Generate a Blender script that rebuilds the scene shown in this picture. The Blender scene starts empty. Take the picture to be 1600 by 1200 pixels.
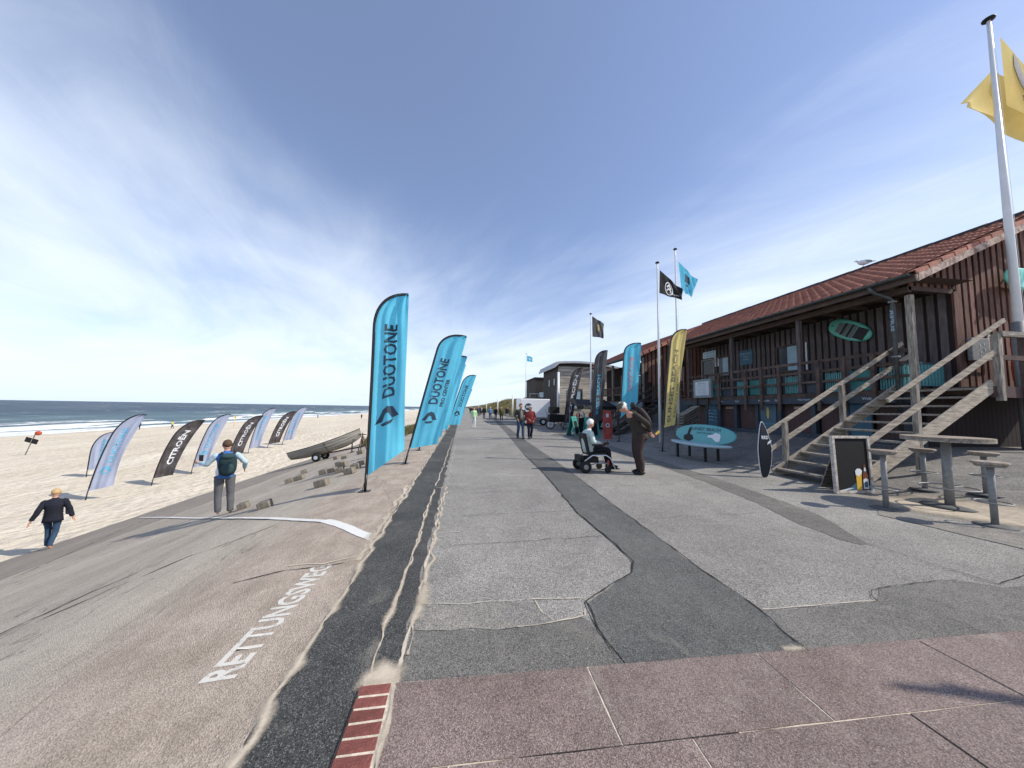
import bpy, bmesh, math, random
from mathutils import Vector, Matrix, noise
from mathutils.geometry import tessellate_polygon
random.seed(7)
S = bpy.context.scene
COL = S.collection
rad = math.radians

# ------------------------------------------------------------------ camera
cam_d = bpy.data.cameras.new('camera')
cam = bpy.data.objects.new('camera', cam_d); COL.objects.link(cam)
F_PX, ROLL, PITCH = 512.0, 0.0166, math.atan(37.6/512)
YAW = math.atan(78/512*math.cos(PITCH))
fw = Vector((math.sin(YAW)*math.cos(PITCH), math.cos(YAW)*math.cos(PITCH), math.sin(PITCH)))
r0 = Vector((math.cos(YAW), -math.sin(YAW), 0)); u0 = r0.cross(fw)
rt = r0*math.cos(ROLL)+u0*math.sin(ROLL); up = u0*math.cos(ROLL)-r0*math.sin(ROLL)
cam.matrix_world = Matrix(((rt.x, up.x, -fw.x, 0), (rt.y, up.y, -fw.y, 0), (rt.z, up.z, -fw.z, 1.6), (0, 0, 0, 1)))
cam_d.sensor_width = 36; cam_d.lens = F_PX/1600*36
cam_d.clip_start = 0.05; cam_d.clip_end = 30000
S.camera = cam

# ------------------------------------------------------------------ light
SUN_EL, SUN_AZ = 42.0, 18.0      # azimuth: degrees south of due east (+X)
sd = bpy.data.lights.new('sun', 'SUN'); sd.energy = 4.3; sd.angle = rad(0.53); sd.color = (1.0, 0.94, 0.84)
sun = bpy.data.objects.new('sun', sd); COL.objects.link(sun)
to_sun = Vector((math.cos(rad(SUN_AZ))*math.cos(rad(SUN_EL)), -math.sin(rad(SUN_AZ))*math.cos(rad(SUN_EL)), math.sin(rad(SUN_EL))))
sun.rotation_euler = to_sun.to_track_quat('Z', 'Y').to_euler()
W = bpy.data.worlds.new('World'); S.world = W; W.use_nodes = True
S.view_settings.view_transform = 'Standard'; S.view_settings.look = 'None'
S.view_settings.gamma = 1; S.view_settings.use_curve_mapping = False
S.view_settings.exposure = 0.22

class NT:
    def __init__(s, nt): s.nt = nt; nt.nodes.clear()
    def n(s, t, **k):
        nd = s.nt.nodes.new(t)
        for a, b in k.items():
            if a == 'i':
                for q, v in b.items():
                    if isinstance(v, bpy.types.NodeSocket): s.nt.links.new(v, nd.inputs[q])
                    else: nd.inputs[q].default_value = v
            else: setattr(nd, a, b)
        return nd
    def m(s, op, a, b=None, c=None, clamp=False):
        i = {0: a}
        if b is not None: i[1] = b
        if c is not None: i[2] = c
        return s.n('ShaderNodeMath', operation=op, use_clamp=clamp, i=i).outputs[0]
    def mix(s, f, a, b, bt='MIX'):
        return s.n('ShaderNodeMix', data_type='RGBA', blend_type=bt, i={0: f, 6: a, 7: b}).outputs[2]
    def noise(s, vec, scale, detail=3, rough=.5, dist=0):
        return s.n('ShaderNodeTexNoise', i={'Vector': vec, 'Scale': scale, 'Detail': detail, 'Roughness': rough, 'Distortion': dist}).outputs[0]
    def rng(s, v, a, b, c=0, d=1, smooth=False):
        return s.n('ShaderNodeMapRange', interpolation_type='SMOOTHSTEP' if smooth else 'LINEAR', i={0: v, 1: a, 2: b, 3: c, 4: d}).outputs[0]
def c4(c): return (c[0], c[1], c[2], 1)

# world: physical sky with thin wind-drawn cirrus
w = NT(W.node_tree)
sky = w.n('ShaderNodeTexSky', sky_type='NISHITA', sun_disc=False, sun_elevation=rad(SUN_EL), sun_rotation=rad(90+SUN_AZ), air_density=1.0, dust_density=.6, ozone_density=1.2, altitude=0)
tc = w.n('ShaderNodeTexCoord').outputs['Generated']
sp = w.n('ShaderNodeSeparateXYZ', i={0: tc})
zc = w.m('MAXIMUM', sp.outputs[2], 0.0); zz = w.m('ADD', zc, .10)
pl = w.n('ShaderNodeCombineXYZ', i={0: w.m('DIVIDE', sp.outputs[0], zz), 1: w.m('DIVIDE', sp.outputs[1], zz), 2: 0.0}).outputs[0]
def streak(ang, long_, short_, scale, detail, rough, dist, off=(0, 0, 0)):
    mp = w.n('ShaderNodeMapping', vector_type='TEXTURE', i={'Vector': pl, 'Location': off, 'Rotation': (0, 0, rad(ang)), 'Scale': (long_, short_, 1)})
    return w.noise(mp.outputs[0], scale, detail, rough, dist)
n1 = streak(-58, 2.0, 1.0, 1.0, 9, .52, .9, (2.3, .7, 0))
n2 = streak(-72, 3.0, 1.0, 2.6, 8, .64, 1.2, (5.1, 3.2, 0))
n3 = streak(-60, 1.6, 1, .45, 3, .5, .3, (1.1, 4.4, 0))
cl = w.m('ADD', w.m('MULTIPLY', n1, .50), w.m('ADD', w.m('MULTIPLY', n2, .15), w.m('MULTIPLY', n3, .45)))
# directional densities: a broad veil low in the north-west, thinner veil overhead to the north-east
def lobe(x, y, z, a, b):
    v = Vector((x, y, z)).normalized()
    d = w.n('ShaderNodeVectorMath', operation='DOT_PRODUCT', i={0: tc, 1: tuple(v)}).outputs['Value']
    return w.rng(d, math.cos(rad(a)), math.cos(rad(b)), 0, 1, True)
veil = lobe(-.72, .62, .22, 50, 6)
right = lobe(.80, .62, .34, 30, 4)
veil2 = lobe(.02, 1, .12, 40, 5)
clear = lobe(.12, .62, .62, 48, 6)
low = w.rng(zc, .62, .02, 0, 1, True)
dens = w.m('ADD', cl, w.m('ADD', w.m('ADD', w.m('MULTIPLY', veil, .10), w.m('MULTIPLY', right, .11)), w.m('ADD', w.m('MULTIPLY', low, .20), w.m('ADD', w.m('MULTIPLY', clear, -.10), w.m('MULTIPLY', veil2, .06)))))
mask = w.rng(dens, .48, .96, 0.10, .86, True)
skyc = w.mix(1.0, sky.outputs[0], (.80, .85, 1.02, 1), 'MULTIPLY')
cc = w.mix(mask, skyc, (5.9, 6.45, 7.2, 1))
hz = w.rng(zc, .10, .0, 0, .60, True)
cc = w.mix(hz, cc, (4.5, 5.5, 6.7, 1))
bg = w.n('ShaderNodeBackground', i={0: cc, 1: .15})
w.n('ShaderNodeOutputWorld', i={0: bg.outputs[0]})

# ------------------------------------------------------------------ materials
M = {}
def mat(name, col, rough=.7, var=.0, scale=8, spec=.3, metal=0, bump=0, bscale=40, tint=None, speck=None, stretch=None, trans=0, em=None, detail=4, rnd=0):
    """var: amount of large-scale lightness change; tint: second colour mixed by noise; speck: (scale, amount)"""
    m = bpy.data.materials.new(name); m.use_nodes = True; t = NT(m.node_tree)
    b = t.n('ShaderNodeBsdfPrincipled', i={'Roughness': rough, 'Metallic': metal, 'Specular IOR Level': spec})
    co = t.n('ShaderNodeTexCoord').outputs['Object']
    if stretch: co = t.n('ShaderNodeMapping', i={'Vector': co, 'Scale': stretch}).outputs[0]
    c = t.n('ShaderNodeRGB'); c.outputs[0].default_value = c4(col); c = c.outputs[0]
    if tint: c = t.mix(t.rng(t.noise(co, scale*.6, detail+2, .6), .42, .62), c, c4(tint))
    if var:
        f = t.rng(t.noise(co, scale, detail, .6), .3, .7, 1-var, 1+var)
        c = t.mix(1.0, c, t.n('ShaderNodeCombineColor', i={0: f, 1: f, 2: f}).outputs[0], 'MULTIPLY')
    if speck:
        f = t.rng(t.noise(co, speck[0], 2, .7), .35, .65, 1-speck[1], 1+speck[1])
        c = t.mix(1.0, c, t.n('ShaderNodeCombineColor', i={0: f, 1: f, 2: f}).outputs[0], 'MULTIPLY')
    if rnd:
        rd = t.rng(t.n('ShaderNodeObjectInfo').outputs['Random'], 0, 1, 1-rnd, 1+rnd)
        c = t.mix(1.0, c, t.n('ShaderNodeCombineColor', i={0: rd, 1: rd, 2: rd}).outputs[0], 'MULTIPLY')
    t.nt.links.new(c, b.inputs['Base Color'])
    if bump:
        bp = t.n('ShaderNodeBump', i={'Strength': bump, 'Distance': .02, 'Height': t.noise(co, bscale, 4, .6)})
        t.nt.links.new(bp.outputs[0], b.inputs['Normal'])
    out = b.outputs[0]
    if trans:
        tl = t.n('ShaderNodeBsdfTranslucent'); t.nt.links.new(c, tl.inputs[0])
        out = t.n('ShaderNodeMixShader', i={0: trans, 1: out, 2: tl.outputs[0]}).outputs[0]
    t.n('ShaderNodeOutputMaterial', i={0: out})
    M[name] = m
    return m

def ground_mat(name, base, alt, speck_sc, speck_amt, stain, bump, light_speck=None, stretch=None, big=.5, cracks=None):
    m = bpy.data.materials.new(name); m.use_nodes = True; t = NT(m.node_tree)
    co0 = t.n('ShaderNodeTexCoord').outputs['Object']
    co = t.n('ShaderNodeMapping', i={'Vector': co0, 'Scale': stretch or (1, 1, 1)}).outputs[0]
    c = t.mix(t.rng(t.noise(co, big, 7, .62, .4), .40, .62, 0, 1), c4(base), c4(alt))
    f = t.rng(t.noise(co, big*7, 5, .65), .25, .75, 1-stain, 1+stain)
    c = t.mix(1.0, c, t.n('ShaderNodeCombineColor', i={0: f, 1: f, 2: f}).outputs[0], 'MULTIPLY')
    vz = t.n('ShaderNodeTexVoronoi', feature='F1', i={'Vector': co0, 'Scale': speck_sc})
    g = t.n('ShaderNodeSeparateColor', i={0: vz.outputs['Color']}).outputs[0]
    f = t.rng(g, 0, 1, 1-speck_amt, 1+speck_amt)
    c = t.mix(1.0, c, t.n('ShaderNodeCombineColor', i={0: f, 1: f, 2: f}).outputs[0], 'MULTIPLY')
    if light_speck:
        k = t.rng(g, light_speck[0], light_speck[0]+.02, 0, light_speck[2])
        c = t.mix(k, c, c4(light_speck[1]))
    sp1 = t.rng(t.noise(co0, 3.1, 3, .5, .8), .66, .74, 0, .28)
    c = t.mix(sp1, c, t.mix(1.0, c, (.55, .53, .50, 1), 'MULTIPLY'))
    sp2 = t.rng(t.noise(co0, 1.3, 6, .7, 1.0), .60, .72, 0, .30)
    c = t.mix(sp2, c, (.40, .36, .30, 1))
    rd = t.rng(t.n('ShaderNodeObjectInfo').outputs['Random'], 0, 1, .93, 1.07)
    c = t.mix(1.0, c, t.n('ShaderNodeCombineColor', i={0: rd, 1: rd, 2: rd}).outputs[0], 'MULTIPLY')
    if cracks:
        v = t.n('ShaderNodeTexNoise', i={'Vector': co, 'Scale': cracks[0], 'Detail': 5, 'Roughness': .55, 'Distortion': .3}).outputs[0]
        k = t.rng(t.m('ABSOLUTE', t.m('SUBTRACT', v, .5)), 0, cracks[1], cracks[3], 0)
        c = t.mix(k, c, c4(cracks[2]))
    b = t.n('ShaderNodeBsdfPrincipled', i={'Roughness': .9, 'Specular IOR Level': .2, 'Base Color': c})
    h = t.m('ADD', t.m('MULTIPLY', vz.outputs['Distance'], .5), t.noise(co, speck_sc*.12, 4, .6))
    bp = t.n('ShaderNodeBump', i={'Strength': bump, 'Distance': .01, 'Height': h})
    t.nt.links.new(bp.outputs[0], b.inputs['Normal'])
    t.n('ShaderNodeOutputMaterial', i={0: b.outputs[0]})
    M[name] = m

ground_mat('asphalt_light', (.212, .200, .181), (.280, .265, .238), 150, .58, .14, .55, (.92, (.52, .50, .47), .4), big=.35)
ground_mat('asphalt_mid', (.140, .133, .120), (.176, .167, .150), 190, .58, .16, .6, (.95, (.38, .37, .35), .4), big=.8)
ground_mat('asphalt_dark', (.092, .092, .087), (.120, .118, .111), 190, .55, .14, .5, (.96, (.32, .31, .29), .4), big=.8)
ground_mat('asphalt_black', (.058, .059, .057), (.085, .086, .082), 190, .62, .20, .8, (.90, (.28, .27, .25), .5), big=.9)
ground_mat('asphalt_shabby', (.18, .17, .155), (.25, .23, .20), 170, .5, .22, .6, (.92, (.44, .41, .36), .5), big=1.2)
ground_mat('slab_red', (.172, .130, .114), (.215, .166, .147), 210, .50, .15, .5, (.93, (.40, .35, .33), .4), big=.9)
ground_mat('sand', (.60, .455, .315), (.68, .53, .38), 30, .10, .06, .8, None, big=.12)
ground_mat('paving_terrace', (.150, .142, .134), (.215, .20, .18), 90, .35, .25, .6, (.94, (.40, .36, .32), .4), big=.9)
mat('sand_fill', (.60, .52, .41), .95, .25, 40, .1, bump=.4, bscale=120)
mat('joint_dark', (.02, .019, .018), .95)
mat('brick_red', (.185, .062, .050), .85, .25, 18, .3, bump=.4, bscale=80, speck=(160, .25), rnd=.18)
mat('paint_white', (.66, .65, .62), .7, .12, 30, .3, speck=(120, .12))
mat('paint_worn', (.55, .52, .47), .8, .2, 22, .2, tint=(.36, .30, .25), speck=(140, .2))
mat('pole_white', (.74, .74, .73), .35, .05, 5, .5)
mat('pole_black', (.012, .012, .013), .4, spec=.5)
mat('metal_grey', (.25, .25, .245), .6, .2, 14, .4, .2, bump=.1)
mat('zinc', (.075, .085, .085), .5, .2, 6, .5, .5)
mat('weathered', (.33, .295, .245), .85, .25, 5, .2, tint=(.17, .15, .13), stretch=(1.2, 9, 9), speck=(90, .25), bump=.4, bscale=40, rnd=.15)
mat('weathered_post', (.33, .295, .245), .85, .25, 5, .2, tint=(.17, .15, .13), stretch=(9, 9, 1.2), speck=(90, .25), bump=.4, bscale=40, rnd=.15)
mat('weathered_pale', (.50, .435, .345), .85, .22, 5, .2, tint=(.30, .25, .20), stretch=(1.0, 9, 9), speck=(110, .25), bump=.4, bscale=40, rnd=.12)
mat('deck_wood', (.115, .078, .064), .8, .25, 5, .25, tint=(.07, .05, .044), speck=(60, .15), bump=.2, rnd=.2)
mat('board_brown', (.205, .108, .082), .8, .28, 3, .25, tint=(.125, .068, .054), stretch=(8, 8, 1), bump=.3, bscale=30, rnd=.28)
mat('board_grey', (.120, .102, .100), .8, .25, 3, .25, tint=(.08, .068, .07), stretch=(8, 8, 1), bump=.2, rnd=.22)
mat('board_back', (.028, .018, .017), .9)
mat('soffit', (.095, .068, .056), .85, .2, 4)
mat('roof_tile', (.42, .175, .118), .75, .30, 4, .3, tint=(.28, .12, .088), bump=.3, bscale=30, speck=(90, .2), rnd=.18)
mat('ridge_dark', (.045, .035, .034), .7)
mat('rake_board', (.52, .40, .34), .8, .2, 12, .2, tint=(.22, .15, .12))
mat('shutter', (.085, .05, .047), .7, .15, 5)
mat('fascia_blue', (.045, .058, .075), .6, .12, 5)
mat('teal', (.035, .165, .155), .6, .2, 3)
mat('teal_slat', (.10, .29, .30), .6, .2, 9)
mat('poster_blue', (.045, .115, .17), .5, .15, 3)
mat('poster_dull', (.075, .13, .17), .5, .1, 3)
mat('board_case', (.22, .27, .28), .6, .1, 4)
mat('white', (.78, .78, .78), .5, .03, 4)
mat('offwhite', (.62, .65, .68), .6, .06, 4)
mat('black', (.012, .012, .012), .6)
mat('chalkboard', (.008, .008, .010), .8, .2, 8)
mat('glass', (.02, .025, .03), .2, spec=.35)
mat('table_wood', (.36, .30, .24), .85, .25, 4, .2, tint=(.20, .165, .135), stretch=(9, 1.5, 9), speck=(110, .25), bump=.5, bscale=40, rnd=.18)
mat('blind', (.30, .42, .50), .5, .1, 3)
mat('flag_cyan', (.19, .72, .92), .85, .05, 3, .1, trans=.55)
mat('flag_yellow', (.88, .70, .27), .8, .05, 3, .1, trans=.45)
mat('flag_silver', (.46, .50, .63), .8, .06, 3, .1, trans=.4)
mat('flag_black', (.072, .062, .060), .75, .15, 4, .2, tint=(.13, .115, .115), trans=.15)
mat('flag_blackplain', (.025, .024, .026), .75, .15, 6, .2, trans=.15)
mat('flag_grey', (.12, .115, .12), .75, .15, 3, .2, tint=(.07, .068, .07), trans=.2)
mat('print_dark', (.045, .075, .11), .8)
mat('print_grey', (.075, .075, .08), .8)
mat('print_olive', (.20, .18, .11), .8)
mat('print_cyan', (.14, .42, .62), .8)
mat('print_white', (.82, .82, .82), .8)
mat('print_red', (.45, .25, .30), .8)
mat('board_teal', (.085, .36, .37), .3, .06, 3, .5)
mat('board_seat', (.38, .52, .56), .35, .06, 3, .5)
mat('sup_green', (.11, .44, .34), .35, .05, 3, .5)
mat('sup_mint', (.23, .72, .60), .35, .04, 3, .5)
mat('pad_dark', (.035, .03, .033), .7)
mat('pad_grey', (.16, .155, .165), .7)
mat('surf_black', (.012, .015, .024), .6, spec=.2)
mat('red_board', (.42, .075, .06), .5, .15, 6, tint=(.28, .05, .045))
mat('sign_teal', (.06, .30, .27), .5, .08, 5)
mat('cloth_orange', (.42, .075, .030), .85, .15, 4, bump=.2)
mat('cloth_red', (.40, .06, .05), .85, .2, 4)
mat('van_white', (.80, .80, .80), .35, .03, 2, .5)
mat('rubber', (.018, .018, .018), .8)
mat('base_dark', (.11, .11, .108), .8, .2, 14)
mat('boat_grey', (.30, .28, .245), .6, .18, 2, .3, tint=(.21, .195, .17), stretch=(.6, .6, 8))
mat('boat_dark', (.045, .04, .036), .7)
mat('rust', (.075, .045, .035), .8)
mat('concrete_block', (.20, .175, .14), .9, .3, 9, .2, bump=.8, bscale=35, speck=(50, .25))
mat('grey_timber', (.50, .45, .385), .85, .25, 2, .2, tint=(.33, .295, .25), stretch=(.6, .6, 5), bump=.3, bscale=20, rnd=.2)
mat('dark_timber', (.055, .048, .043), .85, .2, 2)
mat('roof_metal', (.40, .41, .42), .5, .08, 2)
mat('skin', (.55, .30, .21), .6, .08, 12, .3)
mat('hair_blond', (.46, .31, .15), .8, .25, 60, bump=.2, bscale=90)
mat('hair_white', (.74, .73, .70), .8, .1, 60, bump=.15, bscale=90)
mat('hair_brown', (.085, .05, .03), .8, .2, 60, bump=.4, bscale=90)
mat('seagull_grey', (.35, .36, .37), .7, .1, 10)
mat('bottle_brown', (.16, .05, .02), .2, spec=.6)
mat('beer', (.75, .45, .06), .3)
mat('grass_dune', (.10, .105, .045), .8, .35, 3, .2, tint=(.19, .16, .075))
def cloth(name, col, var=.12, rough=.85, tint=None):
    if name not in M: mat(name, col, rough, var, 9, .2, bump=.35, bscale=25, tint=tint)
    return M[name]

# sea water
m = bpy.data.materials.new('sea_water'); m.use_nodes = True; t = NT(m.node_tree)
co = t.n('ShaderNodeNewGeometry').outputs['Position']
ps = t.n('ShaderNodeSeparateXYZ', i={0: co})
X = ps.outputs[0]
mp = lambda sc, loc=(0, 0, 0): t.n('ShaderNodeMapping', i={'Vector': co, 'Scale': sc, 'Location': loc}).outputs[0]
swell = t.noise(mp((.11, .028, 1)), 1, 5, .6, .5)
chop = t.noise(mp((.7, .30, 1)), 1, 5, .65, .5)
fn = t.noise(mp((.085, .016, 1), (3.1, 7.7, 0)), 1, 7, .62, .9)
fine = t.noise(mp((.55, .22, 1)), 1, 6, .75, 1.2)
near = t.rng(X, -165, -80, -.02, .10, True)
row = t.m('MULTIPLY', t.m('SINE', t.m('ADD', t.m('MULTIPLY', X, .30), t.m('MULTIPLY', swell, 5.0))), t.rng(X, -150, -95, 0, .055))
foamv = t.m('ADD', t.m('ADD', t.m('ADD', fn, t.m('MULTIPLY', t.m('SUBTRACT', fine, .5), .22)), near), row)
foam = t.rng(foamv, .60, .65, 0, 1)
edge = t.rng(t.m('ADD', X, t.m('MULTIPLY', fine, 5)), -76.5, -73.5, 0, .9)
foam = t.m('MAXIMUM', foam, edge)
far = t.rng(X, -240, -78, 0, 1, True)
base = t.mix(far, (.014, .036, .058, 1), (.055, .105, .120, 1))
base = t.mix(t.rng(swell, .38, .62), base, t.mix(1.0, base, (1.7, 1.6, 1.5, 1), 'MULTIPLY'))
base = t.mix(foam, base, (.80, .81, .80, 1))
h = t.m('ADD', t.m('MULTIPLY', swell, 1.6), t.m('MULTIPLY', chop, .5))
bp = t.n('ShaderNodeBump', i={'Strength': .9, 'Distance': 1.6, 'Height': h})
b = t.n('ShaderNodeBsdfPrincipled', i={'Base Color': base, 'Roughness': t.rng(foam, 0, 1, .42, .9), 'Specular IOR Level': t.rng(foam, 0, 1, .22, .1), 'Normal': bp.outputs[0]})
t.n('ShaderNodeOutputMaterial', i={0: b.outputs[0]})
M['sea_water'] = m

# revetment concrete: streaked down the slope, pinker along the upper edge, scoured joints
m = bpy.data.materials.new('revetment_concrete'); m.use_nodes = True; t = NT(m.node_tree)
co = t.n('ShaderNodeTexCoord').outputs['Object']
ps = t.n('ShaderNodeSeparateXYZ', i={0: co}); X = ps.outputs[0]
mp = lambda sc, rz=0: t.n('ShaderNodeMapping', i={'Vector': co, 'Scale': sc, 'Rotation': (0, 0, rz)}).outputs[0]
big = t.noise(mp((1, .25, 1)), .5, 6, .6, .4)
stk = t.noise(mp((1.6, .5, 1), .12), 3.0, 7, .68, .3)
gr = t.mix(t.rng(big, .38, .62), (.365, .318, .258, 1), (.455, .40, .325, 1))
pk = t.mix(t.rng(t.noise(co, 2.2, 6, .65), .4, .62), (.36, .295, .235, 1), (.45, .375, .305, 1))
pinkm = t.rng(t.m('ADD', X, t.m('MULTIPLY', t.m('SUBTRACT', big, .5), 2.0)), -2.75, -2.15, 0, 1, True)
c = t.mix(pinkm, gr, pk)
lowm = t.rng(t.m('ADD', X, t.m('MULTIPLY', t.m('SUBTRACT', stk, .5), .5)), -8.6, -8.4, 1, 0)
c = t.mix(t.m('MULTIPLY', lowm, .5), c, (.15, .13, .115, 1))
f = t.rng(stk, .3, .7, .88, 1.14)
c = t.mix(1.0, c, t.n('ShaderNodeCombineColor', i={0: f, 1: f, 2: f}).outputs[0], 'MULTIPLY')
wht = t.rng(t.noise(mp((2.2, .7, 1), .3), 4.5, 8, .75, .6), .66, .74, 0, .65)
c = t.mix(wht, c, (.52, .47, .39, 1))
crk = t.m('ABSOLUTE', t.m('SUBTRACT', t.noise(mp((1, .22, 1), .05), .8, 5, .5, .6), .5))
c = t.mix(t.rng(crk, 0, .0035, .55, 0), c, (.055, .05, .045, 1))
vz = t.n('ShaderNodeTexVoronoi', i={'Vector': co, 'Scale': 150})
g = t.n('ShaderNodeSeparateColor', i={0: vz.outputs['Color']}).outputs[0]
f = t.rng(g, 0, 1, .72, 1.28)
c = t.mix(1.0, c, t.n('ShaderNodeCombineColor', i={0: f, 1: f, 2: f}).outputs[0], 'MULTIPLY')
bp = t.n('ShaderNodeBump', i={'Strength': .7, 'Distance': .02, 'Height': t.m('ADD', t.m('MULTIPLY', stk, 1.5), t.m('MULTIPLY', vz.outputs['Distance'], .5))})
b = t.n('ShaderNodeBsdfPrincipled', i={'Base Color': c, 'Roughness': .92, 'Specular IOR Level': .2, 'Normal': bp.outputs[0]})
t.n('ShaderNodeOutputMaterial', i={0: b.outputs[0]})
M['revetment_concrete'] = m

# beach sand: footprints near the walkway, raked tracks, damp band near the sea
m = bpy.data.materials.new('beach_sand'); m.use_nodes = True; t = NT(m.node_tree)
co = t.n('ShaderNodeTexCoord').outputs['Object']
ps = t.n('ShaderNodeSeparateXYZ', i={0: co}); X = ps.outputs[0]
mp = lambda sc: t.n('ShaderNodeMapping', i={'Vector': co, 'Scale': sc}).outputs[0]
big = t.noise(mp((.5, .10, 1)), .6, 6, .6, .5)
mid = t.noise(mp((1, .35, 1)), 1.1, 6, .7, .4)
c = t.mix(t.rng(big, .36, .64), (.60, .52, .40, 1), (.70, .62, .495, 1))
f = t.rng(mid, .3, .7, .88, 1.10)
c = t.mix(1.0, c, t.n('ShaderNodeCombineColor', i={0: f, 1: f, 2: f}).outputs[0], 'MULTIPLY')
c = t.mix(t.rng(X, -77, -66, .7, 0, True), c, (.26, .215, .16, 1))
foot = t.n('ShaderNodeTexVoronoi', feature='SMOOTH_F1', i={'Vector': co, 'Scale': 2.6, 'Smoothness': .5}).outputs['Distance']
h = t.m('ADD', t.m('MULTIPLY', foot, .8), t.m('MULTIPLY', t.noise(co, 6, 5, .65), .7))
bp = t.n('ShaderNodeBump', i={'Strength': .75, 'Distance': .22, 'Height': h})
b = t.n('ShaderNodeBsdfPrincipled', i={'Base Color': c, 'Roughness': .95, 'Specular IOR Level': .1, 'Normal': bp.outputs[0]})
t.n('ShaderNodeOutputMaterial', i={0: b.outputs[0]})
M['beach_sand'] = m

# dune slopes: marram grass over pale sand
m = bpy.data.materials.new('dune_cover'); m.use_nodes = True; t = NT(m.node_tree)
co = t.n('ShaderNodeTexCoord').outputs['Object']
g1 = t.noise(co, .16, 7, .65, .4); g2 = t.noise(co, .9, 6, .75)
c = t.mix(t.rng(g1, .40, .56), (.085, .085, .042, 1), (.27, .235, .13, 1))
c = t.mix(t.rng(t.m('ADD', g1, t.m('MULTIPLY', g2, .25)), .68, .75), c, (.48, .41, .30, 1))
f = t.rng(g2, .3, .7, .5, 1.4)
c = t.mix(1.0, c, t.n('ShaderNodeCombineColor', i={0: f, 1: f, 2: f}).outputs[0], 'MULTIPLY')
bp = t.n('ShaderNodeBump', i={'Strength': 1, 'Distance': .8, 'Height': g2})
b = t.n('ShaderNodeBsdfPrincipled', i={'Base Color': c, 'Roughness': .95, 'Specular IOR Level': .1, 'Normal': bp.outputs[0]})
t.n('ShaderNodeOutputMaterial', i={0: b.outputs[0]})
M['dune_cover'] = m

# ------------------------------------------------------------------ object helpers
def tag(o, label=None, cat=None, group=None, kind=None):
    if label: o['label'] = label
    if cat: o['category'] = cat
    if group: o['group'] = group
    if kind: o['kind'] = kind
    return o
def thing(name, label, cat, loc=(0, 0, 0), rz=0, group=None):
    o = bpy.data.objects.new(name, None); COL.objects.link(o)
    o.location = loc; o.rotation_euler = (0, 0, rz); o.empty_display_size = .2
    return tag(o, label, cat, group)
def wloc(p):
    v = Vector((0, 0, 0))
    while p: v += p.location; p = p.parent
    return v
def link(name, me, parent=None, loc=(0, 0, 0), rot=(0, 0, 0), scale=(1, 1, 1)):
    o = bpy.data.objects.new(name, me); COL.objects.link(o)
    o.parent = parent; o.location = loc; o.rotation_euler = rot; o.scale = scale
    return o
def copy_tree(o, parent=None):
    c = o.copy(); COL.objects.link(c)
    if parent: c.parent = parent
    for ch in [q for q in bpy.data.objects if q.parent == o]: copy_tree(ch, c)
    return c

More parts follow.
